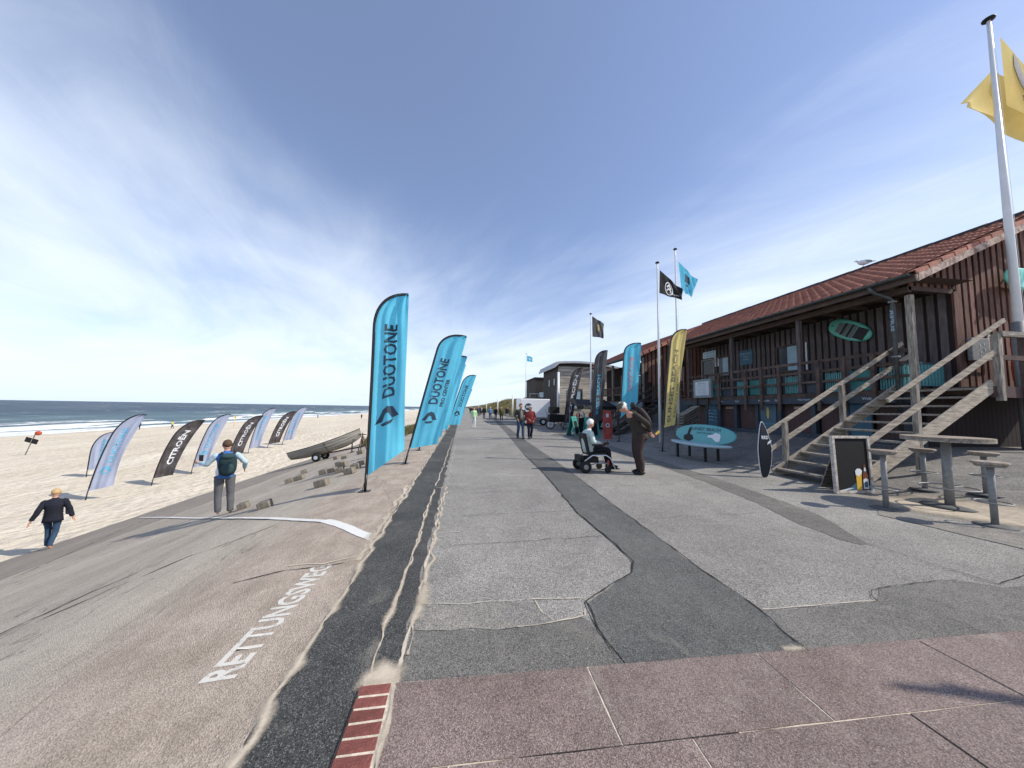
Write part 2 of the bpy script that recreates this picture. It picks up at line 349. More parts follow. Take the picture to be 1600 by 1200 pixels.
class MB:
    """collects simple shapes; build() links them as one mesh object"""
    def __init__(s): s.bm = bmesh.new(); s.mi = 0
    def face(s, pts):
        vs = [s.bm.verts.new(p) for p in pts]
        f = s.bm.faces.new(vs); f.material_index = s.mi; return f
    def box(s, c, d, rz=0, rot=None):
        R = rot.to_matrix() if rot else Matrix.Rotation(rz, 3, 'Z')
        c = Vector(c); v = []
        for x in (-.5, .5):
            for y in (-.5, .5):
                for z in (-.5, .5): v.append(s.bm.verts.new(c+R @ Vector((x*d[0], y*d[1], z*d[2]))))
        for q in ((0, 1, 3, 2), (4, 6, 7, 5), (0, 4, 5, 1), (2, 3, 7, 6), (0, 2, 6, 4), (1, 5, 7, 3)):
            s.bm.faces.new([v[i] for i in q]).material_index = s.mi
        return s
    def beam(s, a, b, wd, h, upv=(0, 0, 1)):
        """rectangular beam from a to b, wd wide across, h tall along upv"""
        a, b = Vector(a), Vector(b); d = (b-a).normalized(); side = d.cross(Vector(upv)).normalized(); u = side.cross(d)
        v = []
        for p in (a, b):
            for i, j in ((-1, -1), (1, -1), (1, 1), (-1, 1)): v.append(s.bm.verts.new(p+side*(i*wd/2)+u*(j*h/2)))
        for q in ((0, 1, 2, 3), (7, 6, 5, 4), (0, 4, 5, 1), (1, 5, 6, 2), (2, 6, 7, 3), (3, 7, 4, 0)):
            s.bm.faces.new([v[i] for i in q]).material_index = s.mi
        return s
    def tube(s, pts, r, n=10, caps=True):
        pts = [Vector(p) for p in pts]; rs = r if isinstance(r, (list, tuple)) else [r]*len(pts)
        rings = []; ref = None
        for i, p in enumerate(pts):
            d = (pts[min(i+1, len(pts)-1)]-pts[max(i-1, 0)]).normalized()
            if ref is None: ref = Vector((1, 0, 0)) if abs(d.x) < .9 else Vector((0, 1, 0))
            a = (ref-d*ref.dot(d)).normalized(); ref = a; b = d.cross(a)
            rings.append([s.bm.verts.new(p+(a*math.cos(2*math.pi*k/n)+b*math.sin(2*math.pi*k/n))*rs[i]) for k in range(n)])
        for q in range(len(rings)-1):
            for k in range(n):
                f = s.bm.faces.new((rings[q][k], rings[q][(k+1) % n], rings[q+1][(k+1) % n], rings[q+1][k])); f.smooth = True; f.material_index = s.mi
        if caps:
            s.bm.faces.new(rings[0][::-1]).material_index = s.mi; s.bm.faces.new(rings[-1]).material_index = s.mi
        return s
    def ring(s, c, R, r, n=28, m=6, sx=1):
        c = Vector(c); vs = []
        for i in range(n):
            a = 2*math.pi*i/n; d = Vector((math.cos(a), math.sin(a), 0))
            vs.append([s.bm.verts.new(c+d*(R+r*math.cos(2*math.pi*j/m))+Vector((0, 0, r*math.sin(2*math.pi*j/m)))) for j in range(m)])
        for i in range(n):
            for j in range(m):
                f = s.bm.faces.new((vs[i][j], vs[(i+1) % n][j], vs[(i+1) % n][(j+1) % m], vs[i][(j+1) % m])); f.smooth = True; f.material_index = s.mi
        return s
    def lathe(s, c, prof, n=24, axis='Z', smooth=True):
        c = Vector(c); rings = []
        for r, z in prof:
            rg = []
            for k in range(n):
                a = 2*math.pi*k/n; p = (r*math.cos(a), r*math.sin(a), z)
                if axis == 'X': p = (z, p[0], p[1])
                if axis == 'Y': p = (p[0], z, p[1])
                rg.append(s.bm.verts.new(c+Vector(p)))
            rings.append(rg)
        for q in range(len(rings)-1):
            for k in range(n):
                f = s.bm.faces.new((rings[q][k], rings[q][(k+1) % n], rings[q+1][(k+1) % n], rings[q+1][k])); f.smooth = smooth; f.material_index = s.mi
        s.bm.faces.new(rings[0][::-1]).material_index = s.mi; s.bm.faces.new(rings[-1]).material_index = s.mi
        return s
    def ellipsoid(s, c, r, n=14, m=9, rot=None, fn=None):
        c = Vector(c); R = rot.to_matrix() if rot else Matrix.Identity(3); rings = []
        for i in range(1, m):
            th = math.pi*i/m; rg = []
            for k in range(n):
                a = 2*math.pi*k/n; p = Vector((math.sin(th)*math.cos(a), math.sin(th)*math.sin(a), math.cos(th)))
                if fn: p = fn(p)
                rg.append(s.bm.verts.new(c+R @ Vector((p.x*r[0], p.y*r[1], p.z*r[2]))))
            rings.append(rg)
        T = Vector((0, 0, 1)); B = Vector((0, 0, -1))
        if fn: T, B = fn(T), fn(B)
        t_ = s.bm.verts.new(c+R @ Vector((T.x*r[0], T.y*r[1], T.z*r[2]))); b_ = s.bm.verts.new(c+R @ Vector((B.x*r[0], B.y*r[1], B.z*r[2])))
        fs = []
        for k in range(n):
            fs.append(s.bm.faces.new((t_, rings[0][k], rings[0][(k+1) % n]))); fs.append(s.bm.faces.new((b_, rings[-1][(k+1) % n], rings[-1][k])))
        for q in range(len(rings)-1):
            for k in range(n): fs.append(s.bm.faces.new((rings[q][k], rings[q+1][k], rings[q+1][(k+1) % n], rings[q][(k+1) % n])))
        for f in fs: f.smooth = True; f.material_index = s.mi
        return s
    def prism(s, pts2, z0, z1, fn=lambda x, y, z: (x, y, z)):
        """pts2 counter-clockwise outline extruded z0..z1; fn maps to 3D"""
        lo = [s.bm.verts.new(fn(x, y, z0)) for x, y in pts2]; hi = [s.bm.verts.new(fn(x, y, z1)) for x, y in pts2]
        n = len(pts2)
        for k in range(n): s.bm.faces.new((lo[k], lo[(k+1) % n], hi[(k+1) % n], hi[k])).material_index = s.mi
        for tri in tessellate_polygon([[Vector((x, y, 0)) for x, y in pts2]]):
            s.bm.faces.new([hi[i] for i in tri]).material_index = s.mi; s.bm.faces.new([lo[i] for i in tri][::-1]).material_index = s.mi
        return s
    def sheet(s, pts, zf):
        vs = [s.bm.verts.new((x, y, zf(x, y) if callable(zf) else zf)) for x, y in pts]
        for tri in tessellate_polygon([[Vector((x, y, 0)) for x, y in pts]]):
            f = s.bm.faces.new([vs[i] for i in tri]); f.normal_update()
            if f.normal.z < 0: f.normal_flip()
            f.material_index = s.mi
        return s
    def build(s, name, material, parent=None, world=False, recalc=True, bevel=0):
        me = bpy.data.meshes.new(name)
        if world and parent: bmesh.ops.translate(s.bm, vec=-wloc(parent), verts=s.bm.verts)
        if recalc: bmesh.ops.recalc_face_normals(s.bm, faces=s.bm.faces)
        if bevel: bmesh.ops.bevel(s.bm, geom=list(s.bm.edges), offset=bevel, segments=1, affect='EDGES', clamp_overlap=True)
        s.bm.to_mesh(me); s.bm.free()
        for q in (material if isinstance(material, (list, tuple)) else [material]): me.materials.append(M[q] if isinstance(q, str) else q)
        return link(name, me, parent)

def jag(pts, amp=.02, step=.12, closed=True, seed=0.0):
    out = []; n = len(pts)
    for i in range(n if closed else n-1):
        a, b = Vector((*pts[i], 0)), Vector((*pts[(i+1) % n], 0)); L = (b-a).length; k = max(1, int(L/step))
        for j in range(k):
            p = a.lerp(b, j/k)
            q = p+Vector((noise.noise(Vector((p.x*4+seed, p.y*4, 0))), noise.noise(Vector((p.x*4, p.y*4+seed, 9))), 0))*amp*2
            out.append((q.x, q.y))
    if not closed: out.append(pts[-1])
    return out
def ribbon(mb, pts, wd, z, seed=0.0, vary=.7):
    """a strip lying on the ground along pts, irregular width, thinning out towards its edges (layer 'fade')"""
    L = mb.bm.verts.layers.float.get('fade') or mb.bm.verts.layers.float.new('fade')
    pv = None
    for i, p in enumerate(pts):
        a, b = pts[max(i-1, 0)], pts[min(i+1, len(pts)-1)]
        d = Vector((b[0]-a[0], b[1]-a[1])).normalized(); nn = Vector((-d.y, d.x))
        k = wd*(1+vary*(noise.noise(Vector((p[0]*5+seed, p[1]*5, 3)))*1.6+noise.noise(Vector((p[0]*23+seed, p[1]*23, 5)))*.9)); k = max(k, wd*.15)
        z_ = z(p[0], p[1]) if callable(z) else z
        cur = []
        for q, fd in ((1.5, 0.0), (0, 1.0), (-1.5, 0.0)):
            v = mb.bm.verts.new((p[0]+nn.x*k*q, p[1]+nn.y*k*q, z_)); v[L] = fd; cur.append(v)
        if pv:
            for q in (0, 1):
                f = mb.bm.faces.new((pv[q], pv[q+1], cur[q+1], cur[q])); f.material_index = mb.mi
                f.normal_update()
                if f.normal.z < 0: f.normal_flip()
        pv = cur
def drift(pts, zf, cell=.05, soft=.22, thin=1.0, mb=None):
    """loose sand lying over an area, thinning out towards the outline"""
    mb = mb or MB(); L = mb.bm.verts.layers.float.get('fade') or mb.bm.verts.layers.float.new('fade')
    xs = [p[0] for p in pts]; ys = [p[1] for p in pts]; n = len(pts); g = {}
    def dist(x, y):
        ins = False; dm = 1e9
        for i in range(n):
            (x0, y0), (x1, y1) = pts[i], pts[(i+1) % n]
            if (y0 > y) != (y1 > y) and x < (x1-x0)*(y-y0)/(y1-y0)+x0: ins = not ins
            dx, dy = x1-x0, y1-y0; t_ = max(0, min(1, ((x-x0)*dx+(y-y0)*dy)/(dx*dx+dy*dy))); dm = min(dm, math.hypot(x-x0-t_*dx, y-y0-t_*dy))
        return dm if ins else -dm
    nx, ny = int((max(xs)-min(xs))/cell)+3, int((max(ys)-min(ys))/cell)+3
    for i in range(nx):
        for j in range(ny):
            x, y = min(xs)-cell+i*cell, min(ys)-cell+j*cell; v = mb.bm.verts.new((x, y, zf(x, y))); v[L] = max(0, min(1, dist(x, y)/soft))*thin; g[i, j] = v
    for i in range(nx-1):
        for j in range(ny-1):
            q = [g[i, j], g[i+1, j], g[i+1, j+1], g[i, j+1]]
            if max(v[L] for v in q) > 0: mb.bm.faces.new(q)
    bmesh.ops.delete(mb.bm, geom=[v for v in mb.bm.verts if not v.link_faces], context='VERTS')
    return mb
def fade_mat(name, col, col2, ns, lo, hi, bump=.4, full=1.0):
    m = bpy.data.materials.new(name); m.use_nodes = True; t = NT(m.node_tree)
    co = t.n('ShaderNodeTexCoord').outputs['Object']
    at = t.n('ShaderNodeAttribute', attribute_name='fade').outputs['Fac']
    n_ = t.m('ADD', t.m('MULTIPLY', t.noise(co, ns, 5, .75), .62), t.m('MULTIPLY', t.noise(co, ns*.18, 4, .6), .38))
    a = t.rng(t.m('SUBTRACT', at, n_), lo, hi, 0, full)
    c = t.mix(t.rng(t.noise(co, 9, 5, .7), .35, .65), c4(col), c4(col2))
    b = t.n('ShaderNodeBsdfPrincipled', i={'Base Color': c, 'Roughness': .95, 'Specular IOR Level': .1, 'Alpha': a})
    bp = t.n('ShaderNodeBump', i={'Strength': bump, 'Distance': .01, 'Height': t.noise(co, 90, 4, .6)}); t.nt.links.new(bp.outputs[0], b.inputs['Normal'])
    t.n('ShaderNodeOutputMaterial', i={0: b.outputs[0]}); M[name] = m
fade_mat('sand_loose', (.46, .40, .315), (.60, .52, .42), 110, -.22, .16)
fade_mat('sand_drift', (.44, .375, .29), (.58, .50, .39), 70, -.22, .42, full=.9)
fade_mat('crack_dark', (.030, .028, .025), (.055, .050, .044), 120, -.30, .05)
def worn_mat(name, col, ns, lo, hi):
    m = bpy.data.materials.new(name); m.use_nodes = True; t = NT(m.node_tree)
    co = t.n('ShaderNodeTexCoord').outputs['Object']
    v = t.m('ADD', t.m('MULTIPLY', t.noise(co, ns, 5, .75), .6), t.m('MULTIPLY', t.noise(co, ns*.12, 4, .6), .4))
    b = t.n('ShaderNodeBsdfPrincipled', i={'Base Color': c4(col), 'Roughness': .85, 'Specular IOR Level': .2, 'Alpha': t.rng(v, lo, hi, 0, 1)})
    t.n('ShaderNodeOutputMaterial', i={0: b.outputs[0]}); M[name] = m
worn_mat('paint_line', (.66, .65, .61), 70, .35, .43)
worn_mat('paint_lettering', (.60, .57, .51), 80, .37, .46)

def text_bm(s, size=1.0, bold=0.0, spacing=1.0, res=2):
    c = bpy.data.curves.new('t', 'FONT'); c.body = s; c.size = size; c.offset = bold; c.resolution_u = res; c.space_character = spacing
    o = bpy.data.objects.new('t', c); me = bpy.data.meshes.new_from_object(o)
    bm = bmesh.new(); bm.from_mesh(me)
    bpy.data.objects.remove(o); bpy.data.curves.remove(c); bpy.data.meshes.remove(me)
    return bm
def text_part(name, s, material, fn, parent, width=None, height=None, bold=0.0, center=True, sub=0, world=False):
    """flat lettering: text fitted to width x height in (x, y), mapped by fn(x, y) -> 3D"""
    bm = text_bm(s, 1.0, bold)
    if not bm.verts: return None
    xs = [v.co.x for v in bm.verts]; ys = [v.co.y for v in bm.verts]
    x0, x1, y0, y1 = min(xs), max(xs), min(ys), max(ys)
    kx = width/(x1-x0) if width else (height/(y1-y0)); ky = height/(y1-y0) if height else kx
    for v in bm.verts: v.co = Vector(((v.co.x-(x0+x1)/2)*kx, (v.co.y-(y0+y1)/2)*ky, 0))
    if sub:
        for _ in range(4):
            es = [e for e in bm.edges if e.calc_length() > sub]
            if not es: break
            bmesh.ops.subdivide_edges(bm, edges=es, cuts=1, use_grid_fill=False)
        bmesh.ops.triangulate(bm, faces=bm.faces)
    off = wloc(parent) if (world and parent) else Vector((0, 0, 0))
    for v in bm.verts: v.co = Vector(fn(v.co.x, v.co.y))-off
    me = bpy.data.meshes.new(name); bm.to_mesh(me); bm.free()
    me.materials.append(M[material] if isinstance(material, str) else material)
    return link(name, me, parent)
# ------------------------------------------------------------------ ground
def interp(x, xs, ys):
    if x <= xs[0]: return ys[0]
    for i in range(1, len(xs)):
        if x <= xs[i]: return ys[i-1]+(ys[i]-ys[i-1])*(x-xs[i-1])/(xs[i]-xs[i-1])
    return ys[-1]
RX = [.95, 1.9, 3, 4, 5, 6, 8, 12, 14]; RZ = [0, -.06, -.26, -.53, -.83, -1.12, -1.66, -2.74, -3.3]
def rev_z(x): return interp(-x, RX, RZ)
def ter_z(x): return interp(x, [8.3, 12.2, 60], [0, .76, .76])
def sand_z(x, y):
    base = interp(x, [-95, -72, -45, -14, -3], [-5.9, -4.32, -3.5, -2.86, -2.72])
    up = interp(y, [24, 34, 46, 70], [0, 1.0, 2.2, 2.85])*interp(x, [-40, -14, -3], [0, .5, 1])
    bump = .05*noise.noise(Vector((x*.25, y*.12, 1)))+.03*noise.noise(Vector((x*.9, y*.5, 4)))
    return base+up*.98+bump
def grid(name, xs, ys, zf, material, smooth=True):
    bm = bmesh.new(); g = [[bm.verts.new((x, y, zf(x, y))) for y in ys] for x in xs]
    for i in range(len(xs)-1):
        for j in range(len(ys)-1):
            f = bm.faces.new((g[i][j], g[i+1][j], g[i+1][j+1], g[i][j+1])); f.smooth = smooth
    me = bpy.data.meshes.new(name); bm.to_mesh(me); bm.free(); me.materials.append(M[material])
    return link(name, me)
def frange(a, b, s):
    r = []; x = a
    while x < b-1e-6: r.append(x); x += s
    return r+[b]
FAR = [70, 90, 120, 160, 220, 320, 500, 800, 1500, 3000]

tag(grid('ground', [-.9, 12, 60, 400, 3000], [-60, 0, 60, 400, 3000, 6000], lambda x, y: -.30, 'sand'), kind='structure')
tag(grid('beach', frange(-95, -3, 1.0), frange(-12, 40, .8)+frange(42, 90, 3)+[110, 140, 200, 300, 500, 900, 1600, 3000], sand_z, 'beach_sand'), kind='structure')
tag(grid('revetment', [-14, -12, -10, -8, -6, -5, -4, -3.5, -3, -2.5, -1.9, -1.5, -1.2, -.93], frange(-12, 60, 2)+[70, 90, 140, 260], lambda x, y: rev_z(x), 'revetment_concrete'), kind='structure')
def sea_z(x, y):
    d = -72-x
    amp = .42*math.exp(-((d-20)/22)**2)+.16
    z = -4.32+(.0 if d > 3 else .0)
    for k, (wl, sp_) in enumerate(((17, .05), (9, .09))):
        z += amp*(.7 if k else 1)*math.sin(2*math.pi*(d+6*noise.noise(Vector((x*.01, y*sp_*.5, k))))/wl)*max(0, .4+noise.noise(Vector((x*.02, y*.03, 7+k))))
    return z if d > 2 else -4.32
tag(grid('sea', [-9000, -4000, -2000, -1000, -600, -400, -300]+frange(-250, -68, 1.6), [-900, -400, -200, -100]+frange(-60, 160, 4)+frange(170, 420, 14)+[500, 650, 900, 1400, 2500, 5000, 12000], sea_z, 'sea_water'), kind='structure')
tag(grid('promenade', [-.95, 2, 5, 8.35], frange(-8, 60, 4)+[70, 90, 140, 260, 500], lambda x, y: 0, 'asphalt_light'), kind='structure')
tag(grid('terrace', [8.3, 10, 12.2, 30], frange(-8, 44, 4), lambda x, y: ter_z(x)+.002, 'paving_terrace'), kind='structure')

# dunes beyond the buildings
def dune_z(x, y):
    rise = interp(x, [8.8, 11, 16, 26, 60, 300], [-.2, 1.0, 3.7, 4.9, 6.2, 9])
    k = interp(y, [36, 48, 70], [.12, .75, 1.0])
    return -.2+(rise+.2)*k*(1+.28*noise.noise(Vector((x*.07, y*.035, 2))))+.45*noise.noise(Vector((x*.3, y*.22, 5)))*min(1, max(0, (x-9)/3))
tag(grid('dunes', frange(8.8, 30, .9)+[35, 45, 60, 90, 140, 220, 320], frange(42.5, 130, 1.5)+frange(135, 300, 7)+[340, 420, 600, 900, 1500], dune_z, 'dune_cover'), kind='structure')

# asphalt strips and repairs, each a sheet 4 mm above the one below
def patch(name, pts, material, lvl, amp=.02, step=.15, seed=0.0):
    mb = MB(); mb.sheet(jag(pts, amp, step, True, seed), .004*lvl); o = mb.build(name, material, recalc=False); return tag(o, kind='structure')
ys = [1.2, 3, 5, 8, 12, 20, 30, 45, 70, 110, 170]
patch('asphalt_strip', [(-.96, -2)]+[(-.96, y) for y in ys]+[(-.34, y) for y in ys[::-1]]+[(-.34, -2)], 'asphalt_black', 1, .025, .12)
patch('asphalt_patch', [(1.06, 2.0), (1.03, 2.38), (1.08, 2.70), (1.39, 2.94), (1.70, 3.14), (1.83, 3.36), (1.85, 3.8), (1.81, 5.03), (1.96, 6.8), (2.07, 8.42), (2.16, 11.04), (2.8, 20), (3.4, 29.65), (5.2, 60), (5.9, 60), (4.0, 29.74), (3.35, 19), (2.92, 10.58), (2.74, 7.58), (2.57, 5.29), (2.48, 3.74), (2.44, 3.1), (2.43, 2.43), (2.32, 1.95)], 'asphalt_dark', 2, .016, .11)
patch('asphalt_patch', [(-.33, 2.04), (1.06, 2.03), (1.03, 2.40), (.97, 2.53), (.70, 2.49), (.31, 2.47), (-.30, 2.54)], 'asphalt_mid', 1, .012, .10, 2)
patch('asphalt_patch', [(-.30, 2.54), (.31, 2.475), (.68, 2.49), (.64, 2.78), (.2, 2.80), (-.29, 2.82)], 'asphalt_shabby', 1, .012, .10, 3)
patch('asphalt_patch', [(2.30, 1.98), (5.0, 1.93), (8.3, 1.86), (8.3, 2.5), (6.2, 2.42), (5.07, 2.46), (4.82, 2.61), (4.35, 2.62), (3.80, 2.56), (3.55, 2.42), (2.44, 2.43)], 'asphalt_mid', 1, .014, .10, 5)
patch('asphalt_patch', [(5.53, 6.89), (5.2, 5.23), (4.84, 4.15), (4.81, 3.64), (4.86, 3.44), (5.0, 3.46), (5.6, 4.49), (5.85, 5.6), (6.05, 6.86), (6.5, 12), (6.9, 22), (6.2, 22), (5.9, 12)], 'asphalt_mid', 1, .02, .11, 7)
patch('asphalt_patch', [(6.9, 2.0), (8.32, 2.0), (8.32, 3.0), (7.75, 3.5), (7.3, 3.9), (6.9, 4.6), (6.6, 4.4), (6.75, 3.2)], 'asphalt_shabby', 2, .02, .15, 8)
# blown sand lying on the paving under the bar stools and along the kerbs
mb = MB(); zt = lambda x, y: ter_z(x)+.0155
drift([(7.0, 5.0), (7.2, 4.2), (7.6, 3.7), (8.1, 3.1), (8.9, 3.3), (9.4, 3.9), (9.2, 4.6), (8.9, 5.4), (7.8, 5.6)], zt, .06, .55, .92, mb)
drift([(9.4, 3.2), (10.4, 3.8), (10.6, 4.4), (9.8, 4.5), (9.2, 4.1)], zt, .06, .4, .8, mb)
drift([(-1.25, 3.6), (-.90, 3.5), (-.88, 4.6), (-.90, 6.5), (-1.15, 6.2), (-1.2, 4.8)], lambda x, y: rev_z(x)+.010 if x < -.95 else .012, .04, .16, .62, mb)
drift([(-.62, 2.02), (-.28, 2.03), (-.24, 2.22), (-.45, 2.34), (-.58, 2.2)], lambda x, y: .013, .02, .10, .95, mb)
drift([(-.38, 2.78), (-.16, 2.76), (-.2, 3.2), (-.36, 3.25)], lambda x, y: .013, .02, .09, .8, mb)
drift([(2.14, 1.98), (2.17, 2.07), (2.30, 2.07), (2.40, 2.0), (2.3, 1.97)], lambda x, y: .0145, .015, .05, 1.0, mb)
drift([(8.0, 7.6), (8.6, 7.9), (10, 8.4), (9.6, 9.4), (8.3, 9.0)], zt, .08, .6, .62, mb)
tag(mb.build('drifted_sand', 'sand_drift', recalc=False), kind='structure')

# sand-filled cracks and dark open joints
mb = MB()
def wob(pts, amp=.02, step=.06, seed=0.): return jag(pts, amp, step, False, seed)
ribbon(mb, wob([(-.50, 2.10), (-.49, 3.2), (-.47, 4.2), (-.50, 5.3), (-.47, 6.6)], .022, .05, 1), .009, .0095, 1)
ribbon(mb, wob([(-.47, 6.9), (-.45, 9), (-.42, 13.0), (-.40, 17)], .03, .1, 1.5), .012, .0095, 1.5)
ribbon(mb, wob([(-.325, 2.06), (-.32, 3.1), (-.30, 4.2), (-.30, 5.6), (-.27, 7.0)], .022, .045, 2), .013, .0095, 2, 1.0)
ribbon(mb, wob([(-.27, 7.0), (-.24, 9), (-.22, 14)], .05, .1, 2.2), .006, .0095, 2)
for yy, x1 in ((4.35, .02), (5.55, -.05), (7.0, .05)): ribbon(mb, wob([(-.31, yy), (x1, yy+.03)], .02, .04, yy), .007, .0095, yy)
ribbon(mb, wob([(-.47, 6.75), (-.27, 6.8)], .02, .04, 3), .010, .0095, 3)
ribbon(mb, wob([(-1.02, 3.7), (-1.02, 4.6), (-1.05, 5.6), (-1.03, 7)], .04, .08, 5), .035, lambda x, y: rev_z(x)+.005, 5, 1.0)
ribbon(mb, wob([(-1.7, 3.78), (-1.35, 3.75), (-1.0, 3.82)], .015, .05, 6), .012, lambda x, y: rev_z(x)+.006, 6)
ribbon(mb, wob([(-1.65, 6.9), (-1.0, 6.85)], .015, .05, 7), .012, lambda x, y: rev_z(x)+.006, 7)
ribbon(mb, wob([(-.30, 2.90), (-.22, 2.84), (.1, 2.81), (.6, 2.80), (1.05, 2.77)], .012, .04, 8), .004, .0115, 8, 1.2)
ribbon(mb, wob([(.64, 2.79), (.66, 2.62), (.74, 2.50)], .015, .04, 9), .004, .0115, 9)
ribbon(mb, wob([(.45, 2.47), (.74, 2.50), (1.0, 2.55), (1.01, 2.6)], .012, .04, 10), .005, .0115, 10)
ribbon(mb, wob([(2.46, 2.43), (3.0, 2.425), (3.55, 2.425)], .01, .05, 11), .004, .0115, 11, 1.2)
ribbon(mb, wob([(-.33, 2.06), (-.325, 1.7), (-.335, 1.2), (-.33, .4)], .006, .05, 30), .009, .0155, 30, 1.2)
ribbon(mb, wob([(-.33, 2.075), (.2, 2.06)], .006, .06, 12), .009, .0115, 12)
ribbon(mb, wob([(.2, 2.06), (1.0, 2.035), (2.0, 2.0), (3.0, 1.975), (5, 1.92), (8, 1.84)], .006, .06, 13), .006, .0115, 13, .9)
tag(mb.build('sand_filled_crack', 'sand_loose', recalc=False), kind='structure')
mb = MB()
ribbon(mb, wob([(-.94, -1), (-.95, 2.2), (-.96, 4.2), (-.95, 7), (-.96, 12), (-.95, 25), (-.95, 60)], .03, .10, 4), .030, .0125, 4, 1.1)
ribbon(mb, wob([(-.30, 2.3), (-.28, 3.2), (-.27, 4.4), (-.25, 6.8)], .03, .06, 44), .022, .0125, 44, 1.1)
ribbon(mb, wob([(-.50, 2.2), (-.49, 3.2), (-.47, 4.4), (-.48, 6.6)], .02, .06, 45), .016, .0125, 45, 1.1)
ribbon(mb, wob([(-.33, 2.06), (-.33, 1.5), (-.33, .8)], .01, .05, 46), .016, .0165, 46, 1.0)
tag(mb.build('drifted_sand', 'sand_drift', recalc=False), kind='structure')
mb = MB()
ribbon(mb, wob([(1.04, 2.06), (1.02, 2.38), (1.05, 2.55), (1.07, 2.72), (1.39, 2.94), (1.70, 3.13), (1.83, 3.34), (1.85, 3.8), (1.81, 5.03), (1.96, 6.8), (2.07, 8.4), (2.16, 11)], .014, .06, 1), .0055, .0125, 20)
ribbon(mb, wob([(2.33, 1.98), (2.43, 2.43), (2.44, 3.1), (2.48, 3.74), (2.57, 5.29), (2.74, 7.58), (2.92, 10.58)], .014, .06, 2), .0055, .0125, 21)
ribbon(mb, wob([(5.0, 3.46), (5.04, 2.95), (5.08, 2.5)], .01, .06, 3), .004, .0125, 22)
ribbon(mb, wob([(5.1, 2.5), (5.7, 2.62), (6.4, 2.9), (7.2, 3.0), (8.2, 3.05)], .012, .08, 4), .004, .0125, 23)
ribbon(mb, wob([(3.56, 2.42), (3.62, 2.50), (3.72, 2.56), (4.3, 2.62), (4.8, 2.61)], .012, .05, 5), .004, .0125, 24)
for yy, a, b_ in ((3.95, -.2, 1.8), (5.0, -.2, 1.8), (6.3, -.2, 1.9), (9.2, -.2, 2.1), (4.6, 2.6, 4.9), (6.6, 2.7, 5.4), (10.5, 3.0, 5.8), (14.5, -.2, 3)):
    ribbon(mb, wob([(a, yy), ((a+b_)/2, yy+.05), (b_, yy+.1)], .02, .06, yy), .003, .0085, yy)
ribbon(mb, wob([(-.52, 2.12), (-.53, 1.5), (-.54, -1)], .004, .06, 6), .005, .0125, 25)
for pl_ in ([(-8.1, 7.6), (-8.5, 8.7), (-9.1, 10.1), (-9.8, 11.9), (-10.4, 13.4)], [(-3.95, 4.0), (-3.7, 4.45), (-3.4, 4.9), (-3.0, 5.1), (-2.7, 5.5)], [(-4.3, 3.8), (-4.1, 4.3), (-3.9, 4.85)], [(-2.1, 3.6), (-1.8, 3.64), (-1.4, 3.68), (-1.15, 3.7)]):
    ribbon(mb, wob([tuple(q) for q in pl_], .03, .08, pl_[0][0]), .006, lambda x, y: rev_z(x)+.006, pl_[0][1], 1.0)
tag(mb.build('open_crack', 'crack_dark', recalc=False), kind='structure')

# painted line curving down the revetment, and RETTUNGSWEG
mb = MB(); pts = [(-1.0, 4.30), (-1.2, 4.5), (-1.44, 4.78), (-1.72, 5.05), (-2.0, 5.28), (-2.45, 5.62), (-3.0, 6.05), (-3.6, 6.62), (-4.3, 7.3), (-5.37, 8.4), (-7.0, 9.95), (-8.6, 11.5), (-10.2, 13.0), (-11.3, 14.0)]
fine_ = []
for i in range(len(pts)-1):
    for k in range(6): a = k/6; fine_.append((pts[i][0]*(1-a)+pts[i+1][0]*a, pts[i][1]*(1-a)+pts[i+1][1]*a))
ribbon(mb, fine_+[pts[-1]], .052, lambda x, y: rev_z(x)+.003, 3, .12)
tag(mb.build('painted_line', 'paint_line', recalc=False), kind='structure')
def rw(x, y): # reading away from the camera, letter tops towards the beach
    X_ = -1.325-y*1.0+.0*x; X_ += .0; Y_ = 2.99+x
    X_ = -1.365-y+.015*(x/.7)
    return (X_, Y_, rev_z(X_)+.0025)
o = text_part('painted_lettering', 'RETTUNGSWEG', 'paint_lettering', rw, None, 1.42, .20, bold=.03); tag(o, kind='structure')

# red paving slabs with open joints, and the clinker edging beside them
sp_ = tag(thing('slab_paving', None, None), kind='structure'); sp_.rotation_euler = (0, 0, -.028); sp_.location = (-.33, 2.085, 0)
mb = MB(); mb.box((4.72, -2.3, .0055), (9.40, 4.6, .007)); tag(mb.build('joint_bed', 'sand_fill', sp_), None)
random.seed(3)
sj = bpy.data.meshes
rows = [(0, -.480), (-.481, -1.0), (-1.001, -1.55), (-1.551, -2.1), (-2.101, -2.7), (-2.701, -3.4)]
for r, (ya, yb) in enumerate(rows):
    x = 0.0
    jo = [1.145, 2.30, 3.56, 4.74, 5.9, 7.1, 8.3] if r % 2 == 0 else [.33, 1.50, 2.75, 3.9, 5.1, 6.3, 7.5, 8.6]
    if r % 2 == 0: x = .0
    for k, xe in enumerate(jo):
        g = .010 if (r, k) in ((0, 2), (1, 2)) else .005
        mb = MB(); lift = random.uniform(0, .002)
        q = jag([(x+.003, yb+.003), (xe-g, yb+.003), (xe-g, ya-.003), (x+.003, ya-.003)], .0022, .09, True, r*7+k)
        mb.prism(q, .0, .0115+lift)
        mb.build('slab', 'slab_red', sp_); x = xe+.002
mb = MB()
for (x_, a, b_) in ((3.55, -.475, .0), (2.745, -1.0, -.487)): mb.box((x_, (a+b_)/2, .0088), (.017, abs(b_-a), .004))
mb.box((1.2, -.4805, .0095), (1.1, .005, .003)); mb.box((4.6, -.4805, .0095), (1.6, .006, .003))
mb.build('open_joint', 'joint_dark', sp_)
bp_ = tag(thing('brick_edging', None, None, (-.440, 2.09, 0)), kind='structure')
